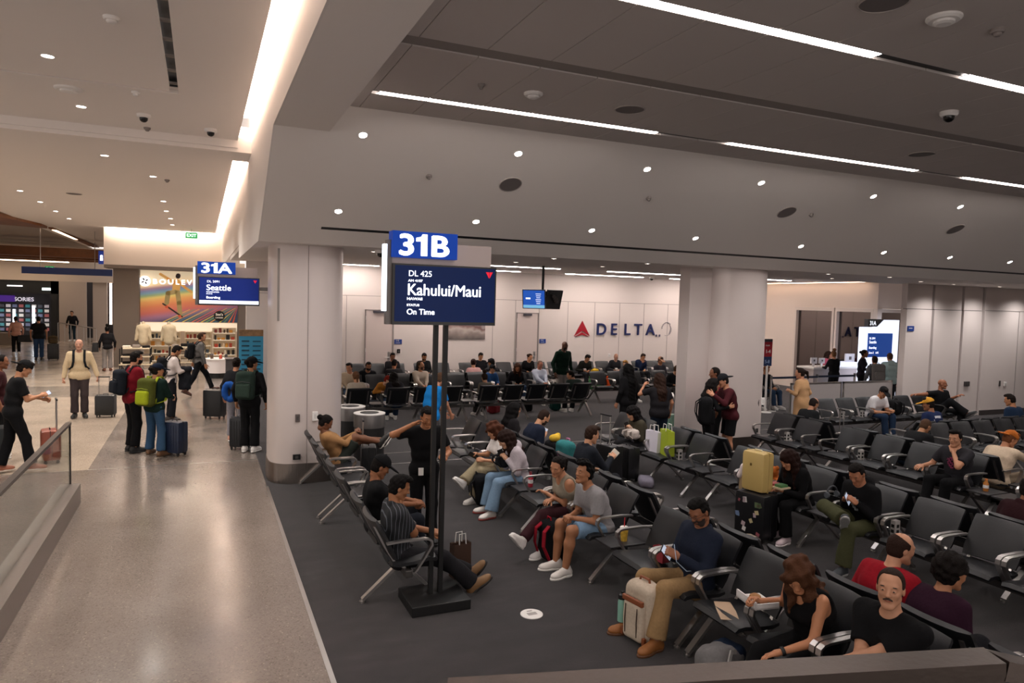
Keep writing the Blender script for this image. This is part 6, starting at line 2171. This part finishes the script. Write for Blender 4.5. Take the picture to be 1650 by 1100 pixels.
# ------------------------------------------------------------------ the far gate crowd
far = [
    # label, x, y(back line), face, kwargs
    ('woman with a brown ponytail in a beige top, back turned at the litter bins', 3.25, 15.75, '+Y', dict(fem=True, hair=('ponytail', '5a3d28'), top=('a39688', 'long'), lean=6)),
    ('dark-haired head bowed over the second dark seat back', 4.16, 15.75, '+Y', dict(hair=('long', '120d0c'), top=('1d1c22', 'long'), fem=True, lean=16, nod=35)),
    ('toddler-sized girl with a bun and grey-beige top on the dark row', 6.41, 15.75, '+Y', dict(h=1.5, fem=True, hair=('topbun', '2b1d15'), top=('5d5850', 'long'), lean=6)),
    ('person in a dark green top bending at the end of the dark row', 8.96, 15.75, '+Y', dict(hair=('short', '17110e'), top=('15211d', 'long'), lean=26, nod=20, turn=60)),
    ('boy in a cream jacket and navy tee sitting at the far end by the bins', 3.5, 18.45, '-Y', dict(hair=('short', '17110e'), top=('b8a58e', 'long'), skn='b98264', lean=0, turn=-35)),
    ('man in black with a mask and white collar behind the cream jacket', 4.1, 19.2, '-Y', dict(hair=('short', '120d0b'), top=('16171b', 'long', 'hood'), mask='17171a', skn='8f5f43', lean=14)),
    ('child with red hair curled up in an ochre jumper', 4.15, 17.5, '-Y', dict(h=1.45, hair=('short', '7a2318'), top=('a06a2a', 'long'), skn='d0a488', lean=30, nod=30, turn=60)),
    ('broad man in dark grey seen from behind the red-haired child', 4.87, 18.7, '+Y', dict(w=1.25, hair=('fade', '1a130f'), top=('272629', 'long'), lean=4, turn=-30)),
    ('man in dark clothes against the wall near the first door', 5.4, 21.5, '-Y', dict(hair=('short', '15100d'), skn='8f5f43', top=('1f1d20', 'long'))),
    ('man in a beige sweater turning his head beside the post', 5.4, 18.45, '-Y', dict(hair=('buzz', '4a3526'), top=('b3a698', 'long'), skn='b5805f', beard='4a3324', turn=40, nod=-8, rh='clasp', lh='clasp')),
    ('man with a beard in black between the two posts', 6.4, 21.5, '-Y', dict(hair=('short', '120d0b'), top=('151517', 'long'), beard='120d0b', nod=30)),
    ('woman in a pink jumper with a dark bun, back turned', 7.2, 18.7, '+Y', dict(fem=True, w=1.3, hair=('bun', '2a1512'), top=('c79a98', 'long'), lean=2, turn=-20)),
    ('person in black by the picture looking at a phone', 8.3, 21.5, '-Y', dict(hair=('short', '120d0b'), top=('17171b', 'long'), nod=26)),
    ('person in a dark cap beside the pink jumper', 7.75, 18.7, '+Y', dict(hair=('short', '15100d'), cap=('18181c',), top=('2a2a2e', 'long'), turn=40)),
    ('child in a blue hoodie and dark cap on the middle seats', 7.45, 18.45, '-Y', dict(h=1.45, hair=('short', '15100d'), cap=('15171c',), top=('20406a', 'long'), turn=30)),
    ('woman in black laughing before the second back wall door', 9.95, 21.5, '-Y', dict(fem=True, hair=('bun', '2a1a13'), top=('151416', 'long'), turn=15, lean=12)),
    ('girl in black with long brown hair on the middle seats', 8.15, 18.45, '-Y', dict(fem=True, hair=('long', '3a2318'), top=('141317', 'long'), turn=-20, lean=14, hlen=.3)),
    ('man in a pale blue shirt with a red face tan on the middle seats', 8.95, 18.45, '-Y', dict(hair=('buzz', '6a5448'), skn='b0705a', top=('b6bccb', 'long', 'collar'), w=1.15, turn=5, rh='clasp', lh='clasp')),
    ('person in a dark patterned jacket with curly hair under the emblem', 12.1, 21.5, '-Y', dict(hair=('curly', '15100d'), top=('22231f', 'long'), nod=34, lean=18)),
    ('bald man in a grey jacket under the wall letters', 13.3, 21.5, '-Y', dict(hair=('bald', '6a5448'), skn='b98a74', top=('2b2c30', 'long'), lean=14, turn=-30)),
    ('person with sandy blond hair facing sideways in a grey coat', 11.8, 18.3, '-Y', dict(hair=('short', 'a5773f'), skn='c99a7c', top=('45464a', 'long'), turn=-50, nod=18)),
    ('man in a navy jacket holding his face under the last wall letters', 14.4, 21.5, '-Y', dict(hair=('short', '2a1d16'), top=('16203a', 'long'), nod=30, lean=12, rh='chin')),
    ('person in a knit cap by the far column edge', 13.75, 19.3, '-Y', dict(hair=('short', '2a1a13'), cap=('8f6a55',), top=('2c2a30', 'long'))),
    ('person in a camouflage-dark coat below the knit cap', 12.7, 17.3, '-Y', dict(hair=('short', '4a3324'), top=('1d1f22', 'long'), lean=16, turn=40)),
    ('person with fair brown hair seated behind the queue sign', 14.5, 16.1, '-Y', dict(hair=('long', '6b4a30'), fem=True, top=('1c1a1e', 'long'), hlen=.3)),
    ('person in dark clothes with ginger hair seated by the belt', 15.2, 16.1, '-Y', dict(hair=('short', '6b3f26'), top=('17171b', 'long'))),
]
for k, (l, x, y, f, kw) in enumerate(far):
    a = dict(h=1.72, skn=['b5805f', 'a06a48', 'c69474'][k % 3], bot=(['1d1e22', '2a3a50', '3a3836'][k % 3], 'long'), nod=16)
    a.update(kw)
    person(l, x, y, f, **a)
person('man in a bright blue tee bent over behind the post sign', 3.62, 11.6, -70, 'stand', h=1.68, w=1.15, skn='b98264', hair=('buzz', '4a3526'), top=('1673b8', 'short'), bot=('4a4546', 'long'), lean=14, nod=28, rh=(.1, .4, .85), lh=(-.1, .4, .85))
person('tall man in a dark green hoodie and grey joggers by the back wall', 9.18, 17.3, 190, 'stand', h=1.86, w=1.3, skn='5a3a2a', hair=('bald', '1a120e'), top=('12291f', 'long', 'hood'), bot=('8b8480', 'long', .02), beard='120d0b', nod=14)
person('woman in black standing at the service counter, back turned', 18.35, 16.25, -12, 'stand', h=1.62, fem=True, w=1.1, skn='b98264', hair=('topbun', '6b4a30'), top=('141416', 'long'), bot=('151518', 'long'), rh=(.15, .35, 1.05), lh=(-.15, .35, 1.05))
person('agent with long dark hair and pink blouse behind the counter', 19.5, 17.6, 200, 'stand', h=1.5, fem=True, skn='b98264', hair=('long', '2a1a13'), top=('c05a72', 'short'), bot=('1a1a1e', 'long'), hlen=.25)
person('agent in a dark suit and red scarf beside the glowing gate panel', 18.7, 15.55, 215, 'stand', h=1.72, fem=True, skn='7d5038', hair=('bun', '120d0b'), top=('1d1a24', 'long', 'collar'), bot=('17171b', 'long'), rh=(.1, .32, 1.1))
person('person in a pale aqua hoodie at the gate panel, back turned', 18.0, 14.0, -30, 'stand', h=1.74, w=1.15, skn='b98264', hair=('buzz', '5a4030'), top=('a3bcbc', 'long', 'hood'), bot=('2a2c30', 'long'))
i = person('person with a speckled grey backpack at the gate panel', 17.65, 14.2, -25, 'stand', h=1.62, skn='b98264', hair=('short', '2a1d16'), top=('55565a', 'long'), bot=('2c3a4e', 'long'))
worn(i, 'speckled grey backpack at the gate panel', col='5a5654', w=.36, h=.5)
# ------------------------------------------------------------------ luggage and things on the seats and floor
suitcase('black suitcase under the propped feet of the camel jacket woman', 2.42, 10.95, 80, col='121214', w=.36, d=.24, h=.52, handle=.4, ribs=False)
# white canvas backpack with leather trims
t = thing('backpack', 'cream canvas backpack with tan leather trims between the khaki legs', 'backpack', (3.52, 4.98, 0), R(100))
CR = cloth('b9aa98')
TAN = mat('7d4324', .5, bump=.1)
soft('bag_body', lambda F: (F.rbox((0, 0, .25), (.16, .1, .25), .06), F.ell((0, 0, .46), (.14, .09, .06), k=.04)), CR, t, (-.25, -.2, -.03), (.25, .2, .58), .011, .0022)
soft('front_pocket', lambda F: F.rbox((0, .1, .2), (.12, .05, .17), .04), CR, t, (-.2, -.02, -.02), (.2, .22, .45), .011, .0015)
MB().box((0, .135, .375), (.24, .03, .045), bev=.008).build('leather_band', TAN, t)
MB().tube([(-.06, 0, .5), (-.05, 0, .545), (.05, 0, .545), (.06, 0, .5)], .012, n=8).build('grab_loop', TAN, t)
q = MB()
for sx in (-1, 1):
    q.tube([(sx * .15, .05, .1), (sx * .19, .1, .05), (sx * .2, .13, .02)], 1, sq=(.03, .01))
    q.box((sx * .13, .12, .06), (.03, .03, .06), bev=.004)
q.build('leather_strap', TAN, t)
for sx in (-.07, .07):
    MB().tube([(sx, .152, .08), (sx, .158, .2), (sx, .152, .33)], .005, n=5).build('zip', mat('3a2c24', .4), t)
b = thing('water_bottle', 'mint water bottle with black lid in the cream backpack pocket', 'bottle', (3.42, 5.17, .1))
MB().lathe([(.038, 0), (.038, .17), (.03, .2)], n=20).build('body', mat('7fae9e', .4), b, smooth=True)
MB().lathe([(.036, .2), (.036, .24), (.015, .25), (.015, .27)], n=16).build('lid', BLACK, b)
backpack('black backpack with red straps at the feet of the olive tank woman', 3.62, 6.93, 0, 95, col='101012', trim='8c1626', w=.34, d=.22, h=.46)
backpack('black backpack on the floor before the jeans', 3.68, 9.2, 0, 80, col='111114', w=.32, d=.2, h=.44, lean=-8)
backpack('small dark bag on the lap of the pale grey hoodie woman', 3.8, 8.82, .62, 90, col='17171b', w=.24, d=.12, h=.18)
cup('iced drink cup with a red straw on the seat row table', 4.0, 6.06, .466)
bottle('red drink bottle on the table beside the jeans', 3.98, 8.28, .466, 'a8283a', '7a1c26', .2, .034)
tb = carry_bag('small red paper bag on the seat next to the khaki legs', 4.02, 5.45, .47, 95, .15, .09, .13, '8d2b34', '5d1a22', 'paper bag', 'paper_bag', handles=False)
# food on the arm
t = thing('food_box', 'open white food box with a burger on the seat armrest', 'food box', (3.88, 4.03, .665), R(80))
MB().lo_hi((-.13, -.1, 0), (.13, .1, .012)).lo_hi((-.13, .09, 0), (.13, .1, .06)).lo_hi((-.13, -.1, 0), (-.12, .1, .045)).build('tray', mat('d8d4d2', .6, mottle=.25, scale=12), t)
MB().lathe([(.035, 0), (.045, .012), (.04, .03), (.02, .042)], c=(.03, 0, .012), n=16).build('burger', mat('9a6a38', .6, mottle=.3), t, smooth=True)
q = MB()
for k in range(5):
    q.box((-.06 + .02 * (k % 3), -.05 + .025 * k, .02), (.05, .012, .01), rot=Matrix.Rotation(k * .7, 4, 'Z'))
q.build('fries', mat('2a2422', .6), t)
t = thing('paper_sheet', 'folded beige paper menu on the empty seat by the food box', 'paper', (3.85, 4.33, .472), R(60))
MB().add([(-.16, -.07, 0), (.0, -.075, .004), (.16, -.06, .008), (.16, .07, .006), (0, .075, .002), (-.16, .07, 0), (-.16, -.07, .004), (.0, -.075, .008), (.16, -.06, .012), (.16, .07, .01), (0, .075, .006), (-.16, .07, .004)], [(5, 4, 1, 0), (4, 3, 2, 1), (6, 7, 10, 11), (7, 8, 9, 10), (0, 1, 7, 6), (1, 2, 8, 7), (2, 3, 9, 8), (3, 4, 10, 9), (4, 5, 11, 10), (5, 0, 6, 11)]).build('sheet', mat('b59a80', .7), t)
t = thing('duffel_bag', 'grey and navy soft bag on the floor under the paper menu', 'bag', (3.62, 4.12, 0), R(20))
soft('bag_body', lambda F: (F.rbox((0, 0, .16), (.2, .13, .16), .09), F.ell((-.1, 0, .26), (.12, .1, .08), k=.06)), cloth('6c6a6a'), t, (-.32, -.25, -.03), (.32, .25, .42), .012, .005)
soft('side_panel', lambda F: F.rbox((.12, 0, .17), (.1, .125, .15), .07), cloth('182438'), t, (-.1, -.25, -.03), (.35, .25, .4), .012, .004)
MB().tube([(-.15, -.12, .1), (-.16, -.15, .24), (-.05, -.12, .34), (.06, -.1, .3)], 1, sq=(.035, .01)).build('strap', cloth('8e8c8a'), t)
bottle('green bottle leaning by the black trousers under the rail', 3.5, 3.75, 0., '1d7a46', '145030', .24, .036)
# brown bag by the pole
carry_bag('tall brown paper bag behind the sign posts', 2.5, 6.85, 0, 10, .2, .12, .36, '3a2418', '2a1810', 'paper bag', 'paper_bag')
# items between back-to-back seats
backpack('teal and pink backpack on the seat beside the dark suit', 4.88, 9.0, .46, -80, col='2f6f70', col2='b4608a', trim='c07a9c', w=.34, d=.2, h=.42)
backpack('black bag with a yellow toy on top beside the navy tee man', 4.98, 9.6, .46, -80, col='131316', w=.3, d=.2, h=.3)
t = thing('toy', 'yellow plush toy on the black bag', 'toy', (4.98, 9.55, .76))
soft('plush', lambda F: (F.ell((0, 0, .06), (.09, .07, .06), k=0), F.ell((.07, .03, .09), (.045, .045, .045), k=.03)), cloth('c9a438'), t, (-.15, -.15, -.03), (.18, .15, .2), .01, .001)
suitcase('black tall suitcase with its handle raised behind the dark suit', 6.0, 9.6, 100, col='101012', w=.4, d=.26, h=.6, handle=.48, ribs=False)
suitcase('second black suitcase before the olive cardigan', 6.45, 9.75, 95, col='141416', w=.36, d=.24, h=.52, handle=0)
t = thing('duffel_bag', 'grey soft pouch on the carpet by the tall black suitcase', 'bag', (6.55, 9.35, 0), R(60))
soft('bag_body', lambda F: F.rbox((0, 0, .07), (.2, .12, .07), .06), cloth('6f6a76'), t, (-.3, -.2, -.03), (.3, .2, .2), .012, .004)
carry_bag('white shopping bag with purple side print on the seat', 6.92, 9.7, .465, 95, .3, .12, .34, 'd9d4de', '4a4494', marks='8a8690')
carry_bag('lime green shopping bag standing behind the white one', 6.98, 9.42, .465, 75, .34, .14, .4, '9fb023', '7f9018')
backpack('cream tote on the lap of the olive cardigan woman', 6.78, 10.15, .6, 90, col='b8aca4', w=.32, d=.14, h=.16)
# yellow case on the sticker case
STK = mat('0f0f11', .4)
sc = suitcase('black suitcase covered with small stickers under the yellow case', 6.38, 6.72, 100, col='101013', w=.44, d=.3, h=.55, handle=0, ribs=False)
rs = random.Random(3)
for k in range(14):
    c_ = ['b9a3a8', '8a4a52', '7c93b8', 'c4b68a', 'd8d4d0', '5a6a4a'][k % 6]
    MB().box((rs.uniform(-.17, .17), .152, rs.uniform(.12, .54)), (rs.uniform(.025, .06), .002, rs.uniform(.03, .07)), rot=Matrix.Rotation(rs.uniform(-.6, .6), 4, 'Y')).build('sticker', mat(c_, .5), sc)
yc = thing('suitcase', 'pale yellow hard case standing on the sticker-covered suitcase', 'suitcase', (6.4, 6.75, .612), R(100))
MB().box((0, 0, .25), (.33, .22, .5), bev=.05).build('shell', mat('bfa465', .38), yc, smooth=True)
MB().box((0, 0, .25), (.334, .012, .504), bev=.004).build('zip_band', mat('a58c50', .5), yc)
MB().box((.02, .112, .34), (.025, .004, .035)).build('badge', mat('8a7444', .3, metal=.6), yc)
MB().tube([(-.06, 0, .498), (-.05, 0, .515), (.05, 0, .515), (.06, 0, .498)], .008, n=6).build('carry_handle', mat('d8cfae', .4), yc)
# plush toys and snacks beside the black hoodie girl
t = thing('toy', 'orange and white plush toy on the seat next to the black hoodie girl', 'toy', (6.95, 7.02, .47), R(90))
soft('plush', lambda F: (F.ell((0, 0, .12), (.1, .09, .13), k=0), F.ell((0, .03, .28), (.075, .07, .075), k=.03), F.ell((.06, .02, .34), (.03, .02, .03), k=.02), F.ell((-.06, .02, .34), (.03, .02, .03), k=.02), F.cap((-.08, .05, .18), (-.14, .12, .1), .035, k=.02)), cloth('a85a24'), t, (-.22, -.15, -.03), (.2, .2, .42), .011, .0015)
carry_bag('beige canvas tote spilling white cloth by the plush toy', 6.72, 7.2, .47, 100, .26, .16, .26, '9a8262', '7a6448', 'tote bag', 'tote_bag')
t = thing('cloth', 'white cloth slumped over the canvas tote', 'cloth', (6.72, 7.2, .7), R(100))
soft('folds', lambda F: (F.cap((-.1, 0, .06), (.1, .02, .07), .05, k=.03), F.cap((.1, .02, .07), (.14, .06, -.06), .04, k=.03), F.cap((-.1, 0, .06), (-.14, -.02, -.05), .035, k=.03)), cloth('cfc2c0'), t, (-.25, -.15, -.15), (.25, .2, .18), .011, .003)
t = thing('snack_box', 'open snack boxes on the knees of the black hoodie girl', 'box', (6.62, 6.62, .665), R(95))
MB().lo_hi((-.12, -.09, 0), (.12, .09, .02)).build('tray', mat('cbb99a', .6), t)
MB().lo_hi((-.1, -.06, .02), (.0, .06, .05)).build('green_pack', mat('4a7a4a', .5), t)
MB().lo_hi((.02, -.06, .02), (.11, .06, .045)).build('red_pack', mat('a84a4a', .5), t)
bottle('orange juice bottle on the table beside the charcoal tee', 9.92, 6.14, .466, 'b5712a', 'd9782a', .17, .035)
t = thing('headphones', 'grey headphones resting on the armrest by the olive trousers', 'headphones', (6.85, 6.0, .67))
MB().tube([(.08 * math.cos(a), .0, .07 + .08 * math.sin(a)) for a in [k * .35 for k in range(10)]], .01, n=6).build('band', mat('3b3f44', .4), t)
for sx in (-1, 1):
    MB().lathe([(.035, -.015), (.04, 0), (.03, .015)], c=(sx * .08, 0, .05), ax=(1, 0, 0), n=16).build('ear_cup', mat('4a4f55', .5), t)
backpack('black bag on the seat beside the white tee', 14.97, 11.5, .46, 180, col='111113', w=.42, d=.26, h=.36)
suitcase('silver-handled dark suitcase behind the third row', 11.3, 9.65, 60, col='1a1b1f', w=.36, d=.24, h=.5, handle=.45)
suitcase('mint green suitcase beside the dark-topped woman drinking', 9.0, 12.2, 20, col='8fb8a6', w=.38, d=.25, h=.56, handle=0)
backpack('green bag with a yellow toy top by the wall seats', 12.2, 20.6, 0, 0, col='3f7a4a', w=.4, d=.25, h=.5)
backpack('yellow bag stacked on the green bag', 12.2, 20.6, .5, 0, col='d0a828', w=.24, d=.16, h=.18)
backpack('orange bag beside the green bag by the wall seats', 12.75, 20.5, 0, 0, col='c2481c', w=.28, d=.2, h=.46)
carry_bag('patterned white and red bag before the green hoodie', 9.7, 17.5, 0, 0, .3, .15, .3, 'b9a8a2', '8a2a30')
for k, (x, y, c_) in enumerate(((3.9, 17.2, '2a2e38'), (5.2, 16.9, 'b8b4b0'), (6.9, 16.7, '8a3038'), (7.9, 16.8, '17181c'), (8.7, 16.75, '1f4a44'), (10.0, 20.6, '1b1c20'), (5.9, 20.7, '26262a'))):
    backpack('%s bag on the carpet among the far rows' % ['dark blue', 'pale grey', 'dull red', 'black', 'dark teal', 'jet black', 'charcoal'][k], x, y, 0, 20 * k, col=c_, w=.32, d=.2, h=.36)
for k, (x, l) in enumerate(((-1.95, 'cream jacket mannequin torso by the shop pillar'), (-1.1, 'cream and dark jacket mannequin torso in the shop'))):
    t = thing('mannequin', l, 'mannequin', (x, 29.4, 0))
    soft('torso', lambda F: (F.cap((-.1, 0, 1.55), (.1, 0, 1.55), .1, k=.05), F.cap((0, 0, 1.5), (0, 0, 1.05), .17, .16, k=.08), F.cap((-.17, 0, 1.55), (-.24, .02, 1.1), .07, .055, k=.04), F.cap((.17, 0, 1.55), (.24, .02, 1.1), .07, .055, k=.04), F.cap((0, 0, 1.6), (0, 0, 1.72), .055, k=.03)), cloth(['d9c8a8', 'cfc0a2'][k]), t, (-.4, -.3, .8), (.4, .3, 1.85), .02, .003)
    MB().tube([(0, 0, 0), (0, 0, 1.0)], .02).lathe([(.2, 0), (.2, .02)], n=20).build('stand', ALU, t)
# charging cable of the navy jacket man
t = thing('cable', 'thin pale charging cable looping from the navy jacket phone', 'cable', (0, 0, 0))
MB().tube([(3.75, 4.9, .84), (3.72, 4.82, .72), (3.8, 4.78, .64), (3.95, 4.85, .6), (4.02, 5.0, .62)], .004, n=6).build('wire', mat('8fa0b4', .4), t)
